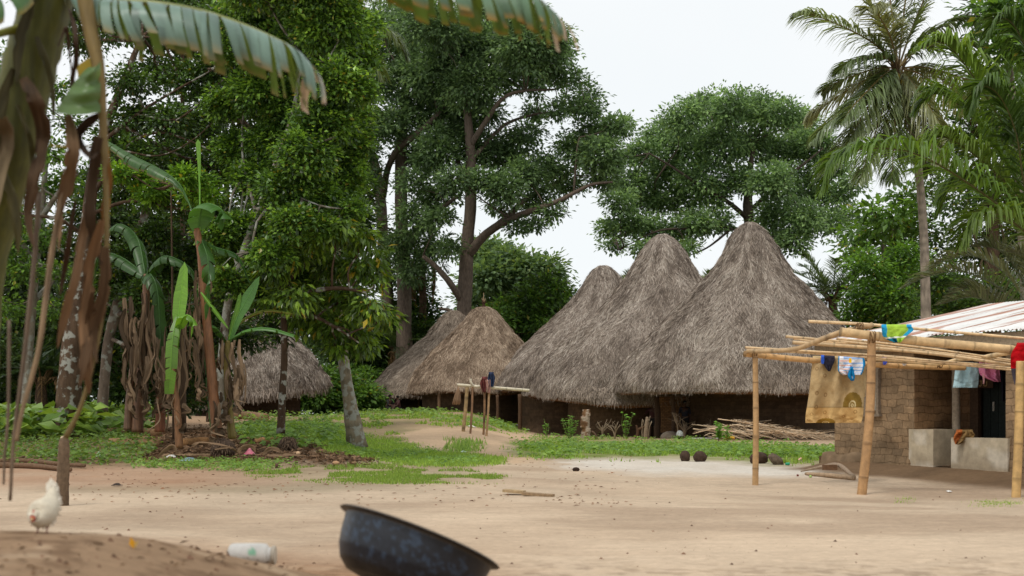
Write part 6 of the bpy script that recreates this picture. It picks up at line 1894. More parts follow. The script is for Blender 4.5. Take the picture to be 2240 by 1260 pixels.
def person(label, base, h, yaw, joints, top, bottom, group=None):
    """joints: dict of points in units of height h, x right, y forward (towards -Y before yaw), z up"""
    t = thing('person', label, 'person', base, group)
    ca, sa = math.cos(yaw), math.sin(yaw)

    def w(p):
        x, y, z = p
        return A_([base[0] + (x * ca - y * sa) * h, base[1] + (x * sa + y * ca) * h, base[2] + z * h])
    J = {k: w(v) for k, v in joints.items()}
    names = ['pelvis', 'belly', 'chest', 'neck', 'chin', 'head', 'crown', 'sh_l', 'el_l', 'wr_l', 'pa_l', 'sh_r', 'el_r', 'wr_r', 'pa_r', 'hip_l', 'kn_l', 'an_l', 'to_l', 'hip_r', 'kn_r', 'an_r', 'to_r']
    rad = dict(pelvis=(0.085, 0.06), belly=(0.075, 0.055), chest=(0.085, 0.058), neck=0.03, chin=(0.038, 0.042), head=(0.045, 0.052), crown=(0.034, 0.04), sh=0.036, el=0.026, wr=0.017, pa=(0.02, 0.012), hip=0.058, kn=0.037, an=0.023, to=(0.022, 0.014))
    V = [J[n_] for n_ in names]
    idx = {n_: i for i, n_ in enumerate(names)}
    E = [('pelvis', 'belly'), ('belly', 'chest'), ('chest', 'neck'), ('neck', 'chin'), ('chin', 'head'), ('head', 'crown')]
    for q in 'lr':
        E += [('chest', 'sh_' + q), ('sh_' + q, 'el_' + q), ('el_' + q, 'wr_' + q), ('wr_' + q, 'pa_' + q), ('pelvis', 'hip_' + q), ('hip_' + q, 'kn_' + q), ('kn_' + q, 'an_' + q), ('an_' + q, 'to_' + q)]
    rr = []
    for n_ in names:
        r = rad[n_.split('_')[0]]
        rr.append(tuple(x * h for x in r) if isinstance(r, tuple) else r * h)
    # nose and five fingers on each hand
    fwd = w((0, 1, 0)) - base
    fwd = fwd / np.linalg.norm(fwd)
    V.append(J['head'] + fwd * 0.058 * h - A_([0, 0, 0.012 * h]))
    E.append(('head', len(V) - 1))
    rr.append(0.008 * h)
    for q in 'lr':
        d = unit(J['pa_' + q] - J['wr_' + q])
        side = unit(np.cross(d, fwd)) if abs(np.dot(d, fwd)) < 0.9 else A_([1.0, 0, 0])
        for k in range(5):
            o_ = (k - 1.5) * 0.011 if k < 4 else 0.026
            ln = (0.042, 0.048, 0.045, 0.036, 0.034)[k]
            st = J['pa_' + q] + side * o_ * h if k < 4 else J['wr_' + q] + d * 0.012 * h + side * 0.018 * h
            p1 = st + d * ln * 0.5 * h
            p2 = st + d * ln * h - A_([0, 0, 0.004 * h]) + fwd * 0.012 * h
            V += [p1, p2]
            E += [('pa_' + q, len(V) - 2) if k < 4 else ('wr_' + q, len(V) - 2), (len(V) - 2, len(V) - 1)]
            rr += [0.0055 * h, 0.0045 * h]
    ed = [(idx[a] if isinstance(a, str) else a, idx[b_] if isinstance(b_, str) else b_) for a, b_ in E]
    skin_obj('body', V, ed, rr, SKD, t, None, 1)
    # shirt and shorts follow the body
    def garment(nm, ns, es, scale, mat):
        ii = {n_: i for i, n_ in enumerate(ns)}
        r2 = []
        for n_ in ns:
            r = rad[n_.split('_')[0]]
            r2.append(tuple(x * h * scale for x in r) if isinstance(r, tuple) else r * h * scale)
        skin_obj(nm, [J[n_] if not isinstance(n_, tuple) else n_ for n_ in ns], [(ii[a], ii[b_]) for a, b_ in es], r2, mat, t, None, 1)
    garment('shirt', ['pelvis', 'belly', 'chest', 'sh_l', 'el_l', 'sh_r', 'el_r'], [('pelvis', 'belly'), ('belly', 'chest'), ('chest', 'sh_l'), ('sh_l', 'el_l'), ('chest', 'sh_r'), ('sh_r', 'el_r')], 1.22, top)
    garment('trousers', ['pelvis', 'hip_l', 'kn_l', 'hip_r', 'kn_r'], [('pelvis', 'hip_l'), ('hip_l', 'kn_l'), ('pelvis', 'hip_r'), ('hip_r', 'kn_r')], 1.25, bottom)
    hb = MB()
    c = (J['head'] * 0.45 + J['crown'] * 0.55) - fwd * 0.01 * h
    V_, F_ = blob(c, (0.056 * h, 0.058 * h, 0.052 * h), 14, 9, 0.12, 3, 4)
    hb.add(V_, F_, s(22, 20, 18))
    hb.build('hair', STONE, t)
    for q in (-1, 1):
        eb = MB()
        V_, F_ = blob(J['head'] + fwd * 0.05 * h + q * 0.02 * h * unit(np.cross(fwd, A_([0, 0, 1.0]))) + A_([0, 0, 0.006 * h]), (0.008 * h,) * 3, 8, 6, 0)
        eb.add(V_, F_, s(190, 186, 178))
        eb.build('eye', PLAST, t)
    return t


stand = dict(pelvis=(0, 0, 0.52), belly=(0, 0.005, 0.62), chest=(0, 0, 0.73), neck=(0, 0.005, 0.83), chin=(0, 0.015, 0.875), head=(0, 0.012, 0.925), crown=(0, 0.0, 0.965), sh_l=(-0.115, 0, 0.79), el_l=(-0.145, -0.01, 0.61), wr_l=(-0.135, 0.05, 0.47), pa_l=(-0.13, 0.06, 0.43),
             sh_r=(0.115, 0, 0.79), el_r=(0.15, -0.02, 0.61), wr_r=(0.14, 0.03, 0.47), pa_r=(0.138, 0.045, 0.43), hip_l=(-0.055, 0, 0.49), kn_l=(-0.06, 0.02, 0.28), an_l=(-0.06, 0, 0.045), to_l=(-0.065, 0.09, 0.02), hip_r=(0.055, 0, 0.49), kn_r=(0.062, 0.01, 0.28), an_r=(0.065, -0.01, 0.045), to_r=(0.075, 0.08, 0.02))
py_ = 53.4
person('person in dark clothes standing in the shade right of the woven mat door', at_ground(1498, py_), 1.56, math.pi, stand, CL1, CL3)
lean = dict(stand)
lean.update(el_r=(0.2, 0.1, 0.66), wr_r=(0.26, 0.22, 0.56), pa_r=(0.28, 0.26, 0.54), head=(0.01, 0.03, 0.92), chin=(0.01, 0.035, 0.87))
person('person in a maroon top standing in the shadow left of the woven mat door', at_ground(1428, 54.4), 1.5, math.pi - 0.4, lean, CL2, CL3)
sit = dict(pelvis=(0, 0, 0.12), belly=(0, 0.03, 0.22), chest=(0, 0.05, 0.33), neck=(0, 0.07, 0.43), chin=(0, 0.085, 0.475), head=(0, 0.085, 0.525), crown=(0, 0.075, 0.565), sh_l=(-0.115, 0.05, 0.39), el_l=(-0.16, 0.13, 0.24), wr_l=(-0.1, 0.24, 0.22), pa_l=(-0.07, 0.27, 0.22),
           sh_r=(0.115, 0.05, 0.39), el_r=(0.16, 0.13, 0.24), wr_r=(0.1, 0.25, 0.24), pa_r=(0.07, 0.28, 0.23), hip_l=(-0.06, 0.03, 0.11), kn_l=(-0.1, 0.22, 0.2), an_l=(-0.09, 0.34, 0.045), to_l=(-0.09, 0.42, 0.02), hip_r=(0.06, 0.03, 0.11), kn_r=(0.1, 0.22, 0.22), an_r=(0.1, 0.32, 0.045), to_r=(0.11, 0.4, 0.02))
person('dark silhouette of a person sitting under the far left edge of the grey-brown hut eave', at_ground(849, 68.6), 1.6, math.pi + 1.1, sit, CL3, CL3)
person('dark silhouette of a person sitting by the doorway under the grey-brown hut eave', at_ground(874, 68.4), 1.5, math.pi - 1.2, sit, CL2, CL3)

# the white hen, head lowered towards the camera
hy = None
g = ground_at(90, 1167)
hy = g[1]
k_ = 1.0 / F_PX * hy                      # metres per pixel there
hen = thing('hen', 'white hen with a red comb walking towards the camera, head lowered', 'hen', A_([g[0], g[1], float(terrain(g[0], g[1]))]))
gz = ORG[hen.name][2]


def hp(dx, dy, dz):
    return A_([g[0] + dx * k_, g[1] + dy * k_, gz + dz * k_])


hb = MB()
spine = A_([[8, 46, 100], [10, 44, 92], [10, 34, 74], [8, 22, 58], [2, 4, 45], [-1, -12, 40], [-3, -22, 40], [-4, -27, 42], [-4.5, -31, 40], [-5, -35, 37], [-5, -38.5, 36.5]])
rads = A_([1.5, 8, 17, 25, 31, 27, 18, 11, 8, 7, 3.0]) * k_
V, F, t_ = tube([hp(*q) for q in spine], rads, 22, 60)
nrm = (fbm(V[:, 0] * 28, V[:, 2] * 28 + V[:, 1] * 15, 4) - 0.5)
cen = np.repeat(smooth_path([hp(*q) for q in spine], 60), 22, 0)
V = cen + (V - cen) * (1 + 0.08 * nrm)[:, None]
face = ss(0.9, 0.95, t_)[:, None]
K = s(206, 196, 176) * (0.88 + 0.24 * fbm(V[:, 0] * 30, V[:, 2] * 40, 6))[:, None]
K = K * (1 - face) + s(176, 62, 54) * face
hb.add(V, F, K)
body = hb.build('body', FEATH, hen)
fb = MB()
n = 320
i = R.integers(0, 48 * 22, n)
P_, Cn = V[i], cen[i]
o_ = unit(P_ - Cn)
D = unit(o_ * 0.12 + A_([0.1, 0.9, -0.35]) + 0.3 * R.standard_normal((n, 3)))
leafset(fb, P_ - o_ * 0.004, D, o_ + 0.2 * R.standard_normal((n, 3)), 0.022, 0.008, s(224, 216, 200) * (0.85 + 0.25 * R.random((n, 1))), 0.1)
for k in range(26):
    a = (k - 13) / 13
    st = hp(10 + 4 * a, 40, 88)
    tipp = hp(5 + 13 * a + 2 * R.standard_normal(), 46 + 12 * R.random(), 118 - 22 * abs(a) + 4 * R.standard_normal())
    leafset(fb, st[None], (tipp - st)[None], A_([[0.4 * a, -1, 0.2]]), np.linalg.norm(tipp - st), 0.013, s(222, 214, 198), 0.2)
fb.build('feathers', FEATH, hen, smooth=False)
cb = MB()
for q, (dz, r) in enumerate(((46, 3.2), (49, 3.4), (48.5, 2.8))):
    V_, F_ = blob(hp(-4.5, -31 - 2.6 * q + 3, dz), (1.5 * k_, 2.4 * k_, r * 1.6 * k_), 10, 7, 0.1)
    cb.add(V_, F_, s(188, 40, 40))
cb.build('comb', SKINM, hen)
for q in (-1, 1):
    wbm = MB()
    V_, F_ = blob(hp(-5 + 2.2 * q, -37, 31), (1.4 * k_, 1.2 * k_, 3.4 * k_), 8, 6, 0.05)
    wbm.add(V_, F_, s(180, 50, 46))
    wbm.build('wattle', SKINM, hen)
    em = MB()
    V_, F_ = blob(hp(-5 + 4.6 * q, -34, 40), (1.1 * k_,) * 3, 8, 6, 0)
    em.add(V_, F_, s(30, 20, 14))
    em.build('eye', PLAST, hen)
    lg = MB()
    fx = 2 + 10 * q
    kz = (float(terrain(*hp(fx, -2, 0)[:2])) - gz) / k_
    V_, F_, _ = tube([hp(fx * 0.8 + 1, 4, 30), hp(fx, 3, 15), hp(fx, 0, 1 + kz)], A_([5.5, 2.6, 1.6]) * k_, 8, 14)
    lg.add(V_, F_, s(150, 110, 96))
    for a in (-0.6, 0.0, 0.6, math.pi):
        V_, F_, _ = tube([hp(fx, 0, 1.3 + kz), hp(fx + 4 * math.sin(a), -4 * math.cos(a), 1.8 + kz), hp(fx + 8 * math.sin(a) * (0.6 if a > 3 else 1), -8 * math.cos(a) * (0.6 if a > 3 else 1), 0.6 + kz)], A_([1.2, 1.0, 0.4]) * k_, 6, 8)
        lg.add(V_, F_, s(150, 112, 92))
    lg.build('leg', SKINM, hen)
bk = MB()
V_, F_, _ = tube([hp(-5, -37, 36.5), hp(-5, -41, 34.5), hp(-5.2, -44, 32)], A_([2.6, 1.9, 0.4]) * k_, 8, 8)
bk.add(V_, F_, s(206, 182, 130))
bk.build('beak', SKINM, hen)

# ------------------------------------------------------------------ basin and jar
by_ = 5.0
kb = by_ / F_PX
ax = unit(A_([0.39, 0.25, 1.0]))                    # the basin leans over to the right
cx_ = Wp(918, 1176, by_)
e1 = unit(np.cross(A_([0, 1.0, 0]), ax))
e2 = np.cross(ax, e1)
RB = 0.31
prof = [(0.985, 0.0), (1.06, 0.012), (1.075, -0.004), (1.05, -0.014), (0.985, -0.03), (0.97, -0.12), (0.955, -0.25), (0.92, -0.42), (0.84, -0.58), (0.72, -0.68), (0.5, -0.72), (0.0, -0.725), (0.0, -0.70), (0.49, -0.695), (0.70, -0.655), (0.81, -0.56), (0.89, -0.41), (0.925, -0.25), (0.945, -0.12), (0.955, -0.02)]
nb_ = 220
a_ = np.linspace(0, 2 * np.pi, nb_ + 1)
pr = A_(prof)
ui_ = np.linspace(0, len(pr) - 1, 6 * (len(pr) - 1) + 1)
pr = np.stack([np.interp(ui_, np.arange(len(pr)), pr[:, k]) for k in (0, 1)], 1)
rows_ = cx_ + (pr[:, 0, None, None] * RB) * (np.cos(a_)[None, :, None] * e1 + np.sin(a_)[None, :, None] * e2) + (pr[:, 1, None, None] * RB) * ax
Kb = np.zeros(rows_.shape) + s(58, 72, 98)
dn_ = (-pr[:, 1])[:, None] / 0.72
q_ = (rows_ - cx_) * 55
sp = 0.5 * fbm(q_[..., 0] + 40, q_[..., 2] + 40, 4, 3) + 0.5 * fbm(q_[..., 1] + 40, q_[..., 2] * 1.1 + 9, 14, 3)
Kb = s(25, 28, 36) * (0.6 + 0.8 * sp)[..., None]
Kb = np.where((sp > 0.58)[..., None], s(42, 54, 70), Kb)
lowm = ss(0.62, 0.95, dn_ + 0.2 * (sp - 0.5))[..., None]
Kb = Kb * (1 - lowm) + s(30, 26, 24) * lowm
Kb[:26] = s(60, 54, 48)
Kb[74:] = s(70, 84, 104)
mb = MB().add(rows_.reshape(-1, 3), grid_faces(len(pr), nb_ + 1), Kb.reshape(-1, 3))
ENAM = m_attr('speckled_enamel', 0.42, 60, 0.6, 1.5, 0.1, 0.002, spec=0.45)
tag(mb.build('enamel_basin', ENAM), 'dark blue speckled enamel basin tilted on edge in the near foreground', 'basin')

g = ground_at(555, 1226)
jy = 6.0
jc = Wp(548, 1208, jy)
kz = jy / F_PX
gzj = float(terrain(jc[0], jy))
jc[2] = gzj + 0.052
jar = thing('plastic_jar', 'dusty translucent white plastic jar lying on its side in the foreground', 'jar', A_([jc[0], jy, gzj]))
V, F, _ = tube([jc + A_([x * kz, 0.0, 0]) for x in (-49, -46, -38, -10, 20, 34, 38, 40)], A_([8, 20, 25.5, 26.5, 26.5, 25, 21, 18]) * kz, 28, 40)
JM = m_attr('dusty_plastic', 0.5, 14, 0.8, 1.1, 0.1, 0.004, spec=0.4)
K = np.tile(s(224, 219, 211), (len(V), 1))
dirt = ss(0.01, -0.04, V[:, 2] - jc[2] + 0.02 * (fbm(V[:, 0] * 20, V[:, 2] * 20, 2) - 0.5))[:, None]
K = K * (1 - 0.5 * dirt) + s(150, 126, 104) * 0.5 * dirt
grn = (np.hypot((V[:, 0] - jc[0]) / kz - 8, (V[:, 2] - jc[2]) / kz - 9) < 9)[:, None] & (V[:, 1] < jy)[:, None]
K = np.where(grn, s(150, 204, 170), K)
MB().add(V, F, K).build('body', JM, jar)
V, F, _ = tube([jc + A_([x * kz, 0, 0]) for x in (39, 46)], A_([17.5, 17.5]) * kz, 24, 6)
MB().add(V, F, s(224, 220, 214)).build('neck', JM, jar)
V, F, _ = tube([jc + A_([x * kz, 0, 0]) for x in (47, 48, 54, 55)], A_([19, 20.5, 20.5, 19]) * kz, 28, 12)
MB().add(V, F, s(190, 178, 160)).build('lid', JM, jar)

g = ground_at(137, 1106)
q = g[1] / F_PX
V, F, t_ = tube([g - A_([0, 0, 0.08]), g + A_([0, 0, 40 * q]), g + A_([2 * q, 0, 95 * q]), g + A_([3 * q, 0, 140 * q]), g + A_([0, 0, 152 * q])], A_([14, 13.5, 12.5, 11, 4]) * q, 14, 40, 0.05)
up_ = ss(0.86, 0.95, t_)[:, None]
K = s(108, 90, 72) * (0.65 + 0.7 * fbm(V[:, 0] * 40, V[:, 2] * 5, 3))[:, None]
tag(MB().add(V, F, K * (1 - up_) + s(196, 176, 146) * up_).build('wooden_stake', WOODM), 'short weathered wooden stake with a pale slanting cut top, standing behind the hen', 'stake')
# ------------------------------------------------------------------ things lying about
grp = 'hearth stones at the edge of the grass'
for lab, px, py, w, h, sd in (('squat blackened hearth stone, leftmost of those by the grass edge', 1500, 1009, 22, 22, 1), ('rounded dark hearth stone with a reddish flank beside the leftmost one', 1533, 1010, 30, 22, 2), ('pitted brown hearth stone partly behind the left bamboo post', 1662, 1014, 40, 24, 3), ('wedge-shaped slanting hearth stone with the green cup at its foot', 1700, 1017, 34, 22, 4)):
    g = ground_at(px, py)
    q = g[1] / F_PX
    V, F = blob(g + A_([0, 0.1, h * 0.42 * q]), (w * 0.5 * q, w * 0.45 * q, h * 0.62 * q), 22, 14, 0.22, 1.6, sd)
    if sd == 4:
        V[:, 2] -= (V[:, 0] - g[0]) * 0.55
        V[:, 2] = np.maximum(V[:, 2], g[2] - 0.04)
    mb = MB().add(V, F, (s(74, 58, 48) if sd != 4 else s(104, 90, 76)) * (0.7 + 0.6 * fbm(V[:, 0] * 8, V[:, 2] * 8, sd))[:, None])
    tag(mb.build('hearth_stone', STONE), lab, 'stone', grp)
g = ground_at(1723, 1018)
q = g[1] / F_PX
V, F, _ = tube([g + A_([-5 * q, 0, 3.2 * q]), g + A_([0, 0, 3.2 * q]), g + A_([4 * q, 0, 3.2 * q])], A_([2.6, 3.2, 3.4]) * q, 12, 8)
tag(MB().add(V, F, s(30, 150, 110)).build('green_cup', PLAST), 'small green plastic cup lying beside the wedge-shaped stone', 'cup')

# the tall stump in front of the middle hut
yS = 50.0
g = at_ground(1281, yS)
q = yS / F_PX
V, F, t_ = tube([g - A_([0, 0, 0.2]), g + A_([0, 0, 20 * q]), g + A_([0.5 * q, 0, 45 * q]), g + A_([0, 0, 66 * q])], A_([11, 10, 10, 8]) * q, 16, 40, 0.10)
V[:, 0] += 1.5 * q * np.sign(np.sin(V[:, 2] * 7)) * (t_ > 0.3)
K = (s(124, 92, 66) * (0.6 + 0.8 * fbm(V[:, 0] * 9, V[:, 2] * 6, 2))[:, None])
K = np.where((fbm(V[:, 0] * 12, V[:, 2] * 5, 7) > 0.52)[:, None], s(176, 158, 140), K)
tag(MB().add(V, F, K).build('tree_stump', WOODM), 'tall flaking grey-brown stump standing in front of the middle grey hut', 'stump')
V, F, _ = tube([g + A_([12 * q, 0, 18 * q]), g + A_([18 * q, 0.1, 14 * q]), g + A_([26 * q, 0.2, 0])], A_([1.2, 3, 3.4]) * q, 8, 14)
tag(MB().add(V, F, s(120, 98, 80)).build('curved_root', WOODM), 'short curved grey root leaning at the foot of the flaking stump', 'root')
g = at_ground(1412, 51)
q = 51 / F_PX
V, F, _ = tube([g - A_([0, 0, 0.1]), g + A_([0.03, 0, 20 * q]), g + A_([4 * q, 0, 48 * q])], A_([5.5, 5, 3]) * q, 9, 20, 0.12)
mb = MB().add(V, F, s(142, 124, 104))
for k in range(14):
    a = R.standard_normal(2)
    V, F, _ = tube([g + A_([4 * q * a[0], 0.1 * a[1], 0]), g + A_([5 * q * a[0], 0.1 * a[1], 24 * q]), g + A_([4 * q + 6 * q * a[0], 0.1 * a[1], (36 + 14 * R.random()) * q])], 0.012, 5, 8)
    mb.add(V, F, s(160, 142, 118) * (0.7 + 0.5 * R.random()))
tag(mb.build('stick_bundle', WOODM), 'grey bundle of sticks propped left of the woven mat door', 'sticks')
V, F, _ = tube([g + A_([-20 * q, 0, 0]), g + A_([-17 * q, 0, 14 * q]), g + A_([-20 * q, 0, 30 * q])], A_([4, 3.4, 2]) * q, 8, 14)
mb = MB().add(V, F, s(84, 62, 46))
V, F, _ = tube([g + A_([-17 * q, 0, 20 * q]), g + A_([-8 * q, 0, 24 * q]), g + A_([4 * q, 0, 30 * q])], A_([3, 2.6, 1.6]) * q, 8, 12)
mb.add(V, F, s(96, 74, 54))
tag(mb.build('forked_log', WOODM), 'dark forked log leaning against the wall left of the stick bundle', 'log')
# pots by the door
g = at_ground(1487, 50.5)
q = 50.5 / F_PX
V, F = blob(g + A_([0, 0, 9 * q]), (8 * q, 8 * q, 10 * q), 18, 12, 0.06, 2, 3)
K = np.where((V[:, 2] > g[2] + 7 * q)[:, None], s(176, 182, 178), s(30, 28, 26))
tag(MB().add(V, F, K).build('cooking_pot', STONE), 'soot-bottomed pot with a dull metal lid set before the woven mat door', 'pot')
g = at_ground(1466, 51.2)
V, F = blob(g + A_([0, 0, 2 * q]), (22 * q, 9 * q, 15 * q), 22, 12, 0.06, 2, 5)
tag(MB().add(V, F, s(120, 110, 98)).build('mud_mound', MUDM), 'low grey earth mound left of the cooking pot', 'mound')
for lab, px, Y, ht, br, sdd in (('bare forked shrub left of the cooking pot', 1484, 50.8, 60, 5, 1), ('grey leafless cut shrub right of the cooking pot', 1497, 50.9, 46, 9, 2), ('dry leafless shrub right of the flaking stump', 1318, 50.6, 44, 7, 3), ('wiry dry stems below the middle hut eave', 1345, 50.4, 40, 8, 4), ('tall dry stalk with a yellow tip behind the brush pile', 1551, 51.6, 52, 2, 5)):
    g = at_ground(px, Y)
    q = Y / F_PX
    mb = MB()
    for k in range(br):
        a = R.standard_normal(2) * (0.22 if br > 3 else 0.15)
        hh = ht * (0.6 + 0.4 * R.random()) * q
        p1 = g + A_([a[0] * hh * 0.3, a[1] * hh * 0.3, hh * 0.5])
        p2 = g + A_([a[0] * hh * 1.4, a[1] * hh, hh])
        V, F, _ = tube([g, p1, p2], [0.022, 0.016, 0.008], 5, 8, 0.1)
        mb.add(V, F, s(150, 132, 110) * (0.7 + 0.5 * R.random()))
        V, F, _ = tube([p1, p1 + (p2 - p1) * 0.5 + A_([0.12 * R.standard_normal(), 0, 0.05]), p1 + (p2 - p1) * 0.8 + A_([0.25 * R.standard_normal(), 0, 0.1])], [0.012, 0.01, 0.005], 4, 6)
        mb.add(V, F, s(150, 132, 110) * (0.7 + 0.5 * R.random()))
    tag(mb.build('dry_shrub', WOODM), lab, 'shrub', 'dry shrubs along the hut walls')
for lab, px, Y, ht, nl in (('slender green weed at the corner of the middle hut wall', 1245, 50, 55, 40), ('tall leafy weed left of the flaking stump', 1250, 49.5, 60, 60), ('leafy weed growing right of the dry stems under the middle eave', 1370, 49.6, 62, 46), ('bushy leafy weed in front of the brush pile', 1572, 46, 46, 110), ('feathery weed among the grass below the woven mat door', 1590, 45, 36, 60), ('thin weed beside the end of the bamboo rail', 1196, 53, 42, 24)):
    g = at_ground(px, Y)
    q = Y / F_PX
    t = thing('leafy_weed', lab, 'weed', g, 'weeds in front of the huts')
    mb, lf = MB(), MB()
    for k in range(5):
        tip = g + A_([6 * q * R.standard_normal(), 0.15 * R.standard_normal(), ht * q * (0.55 + 0.45 * R.random())])
        V, F, _ = tube([g, (g + tip) / 2 + A_([0.05 * R.standard_normal(), 0, 0]), tip], [0.014, 0.01, 0.006], 5, 7)
        mb.add(V, F, s(110, 120, 70))
        m_ = nl // 3
        u = 0.25 + 0.75 * R.random(m_)
        P_ = g + (tip - g) * u[:, None]
        a = R.random(m_) * 6.28
        leafset(lf, P_, np.stack([np.cos(a), np.sin(a), 0.1 + 0 * a], -1), A_([0, -0.3, 1]) + 0.4 * R.standard_normal((m_, 3)), 0.1 + 0.08 * R.random(m_), 0.035, A_([0.15, 0.32, 0.045]) * (0.7 + 0.6 * R.random((m_, 1))))
    mb.build('stem', WOODM, t)
    lf.build('leaves', LEAF, t, smooth=False)

# the pile of dead palm branches
mb = MB()
for k in range(34):
    x0 = 1560 + 230 * R.random()
    Y = 47.5 + 4 * R.random()
    g = at_ground(x0, Y)
    hgt = 0.55 * math.exp(-((x0 - 1640) / 110) ** 2) * R.random() + 0.1
    L_ = 1.2 + 1.2 * R.random()
    sgn = 1 if R.random() < 0.75 else -1
    P_ = [g + A_([-0.5 * sgn * L_, 0.2 * R.standard_normal(), hgt + 0.2]), g + A_([0, 0.2 * R.standard_normal(), hgt * 0.9 + 0.1]), g + A_([0.5 * sgn * L_, 0.2 * R.standard_normal(), 0.12 + hgt * 0.3])]
    frond(mb, P_, 0.5, 0.014, s(206, 184, 156) * (0.65 + 0.7 * R.random()), 20, 0.5, 0.3, 0.02, stiff=0.4, segs=2)
for k in range(160):
    x0 = 1545 + 280 * R.random()
    g = at_ground(x0, 47.2 + 3.5 * R.random())
    hgt = 0.5 * math.exp(-((x0 - 1640) / 110) ** 2) * R.random()
    V, F, _ = tube([g + A_([-0.25 * R.random(), 0, hgt + 0.22 * R.random()]), g + A_([0.1, 0.1 * R.standard_normal(), hgt + 0.12]), g + A_([0.3 + 0.3 * R.random(), 0, hgt * 0.5])], [0.012, 0.014, 0.008], 4, 6)
    mb.add(V, F, s(206, 184, 156) * (0.55 + 0.6 * R.random()))
tag(mb.build('brush_pile', DRY, smooth=False), 'long pile of dead palm branches in front of the tallest hut', 'brush pile')
g = at_ground(1597, 47)
q = 47 / F_PX
nn = 8
uu, vv = np.meshgrid(np.linspace(0, 1, nn), np.linspace(0, 1, nn), indexing='ij')
Vp = g + np.stack([(uu * 20 - 10) * q, 0.05 * np.sin(vv * 5 + uu * 3), (8 * vv * (1 - 0.4 * uu) + 4) * q], -1)
o = MB().add(Vp.reshape(-1, 3), grid_faces(nn, nn), s(214, 160, 40)).build('yellow_plastic', PLAST)
o.modifiers.new('thickness', 'SOLIDIFY').thickness = 0.01
tag(o, 'torn piece of yellow-orange plastic at the left end of the brush pile', 'plastic scrap')
g = at_ground(1541, 48.5)
V, F = box((-0.5, -0.12, 0.05), (0.5, 0.12, 0.08))
tag(MB().add(V + g, F, s(206, 206, 206)).build('white_board', WOODM, smooth=False), 'pale flat board lying in the grass right of the cooking pot', 'board')
# plank in the yard
g = ground_at(1155, 1084)
q = g[1] / F_PX
V, F = box((-0.5, -0.5, 0), (0.5, 0.5, 1))
V1 = V * A_([68 * q, 0.14, 6 * q])
V1[:, 2] += 4 * q * (0.5 - V[:, 0]) 
ca, sa = math.cos(-0.3), math.sin(-0.3)
V1 = np.stack([V1[:, 0] * ca - V1[:, 1] * sa, V1[:, 0] * sa + V1[:, 1] * ca, V1[:, 2]], -1)
mb = MB().add(V1 + g + A_([22 * q, -0.1, -0.01]), F, s(150, 126, 98))
V2 = V * A_([46 * q, 0.16, 6 * q])
V2[:, 2] += 3 * q * (0.5 - V[:, 0])
V2 = np.stack([V2[:, 0] * ca - V2[:, 1] * sa, V2[:, 0] * sa + V2[:, 1] * ca, V2[:, 2]], -1)
mb.add(V2 + g + A_([-30 * q, 0.12, 0.02]), F, s(170, 146, 112))
tag(mb.build('broken_plank', WOODM, smooth=False), 'broken wooden plank lying alone in the middle of the sandy yard', 'plank')
# bent sticks beside the front bamboo post
g = ground_at(1850, 1046)
q = g[1] / F_PX
mb = MB()
V, F, _ = tube([ground_at(1752, 1035) + A_([0, 0, 0.03]), ground_at(1800, 1033) + A_([0, 0, 0.1]), ground_at(1835, 1038) + A_([0, 0, 0.16]), ground_at(1868, 1050) + A_([0, 0, 0.05])], [0.012, 0.03, 0.04, 0.035], 8, 24, 0.08)
mb.add(V, F, s(156, 136, 116))
V, F, _ = tube([ground_at(1762, 1040) + A_([0, 0, 0.03]), ground_at(1810, 1045) + A_([0, 0, 0.04]), ground_at(1868, 1051) + A_([0, 0, 0.04])], [0.025, 0.04, 0.045], 8, 20, 0.06)
mb.add(V, F, s(166, 142, 116))
tag(mb.build('bent_branch', WOODM), 'pale bent branch lying on the ground behind the front bamboo post', 'branch')
g = ground_at(1815, 1040)
V, F = box((-0.12, -0.05, 0.03), (0.12, 0.05, 0.12))
tag(MB().add(V + g + A_([0, 0, 0.06]), F, s(112, 84, 62)).build('wood_block', WOODM, smooth=False), 'short brown wood block resting on the bent branch', 'block')
for nm, lab, px, py, c_, r in (('red_fruit', 'small dark red fruit on the ground left of the bent branch', 1745, 1042, s(110, 44, 34), 2.6), ('green_fruit', 'small pale green fruit on the ground beside the bent branch', 1773, 1045, s(160, 186, 110), 3.2), ('coconut_shell', 'round brown coconut lying at the edge of the thin grass', 607, 1024, s(92, 70, 58), 6.2), ('coconut_husk', 'dark open coconut husk alone on the sand right of the lawn', 1260, 1031, s(58, 44, 36), 5.0), ('small_gourd', 'pale tan gourd in the leaf litter right of the pink bag', 652, 996, s(196, 164, 130), 5.0), ('husk_half', 'curved tan husk lying near the palm trunk lawn', 735, 1017, s(176, 140, 106), 5.0)):
    g = ground_at(px, py)
    q = g[1] / F_PX
    V, F = blob(g + A_([0, 0, r * 0.8 * q]), (r * q * (1.6 if 'husk' in nm else 1.0), r * q, r * q), 16, 10, 0.08, 2, int(px))
    tag(MB().add(V, F, c_).build(nm, STONE if 'fruit' not in nm else SKINM), lab, 'fruit' if 'fruit' in nm or 'gourd' in nm else 'coconut')


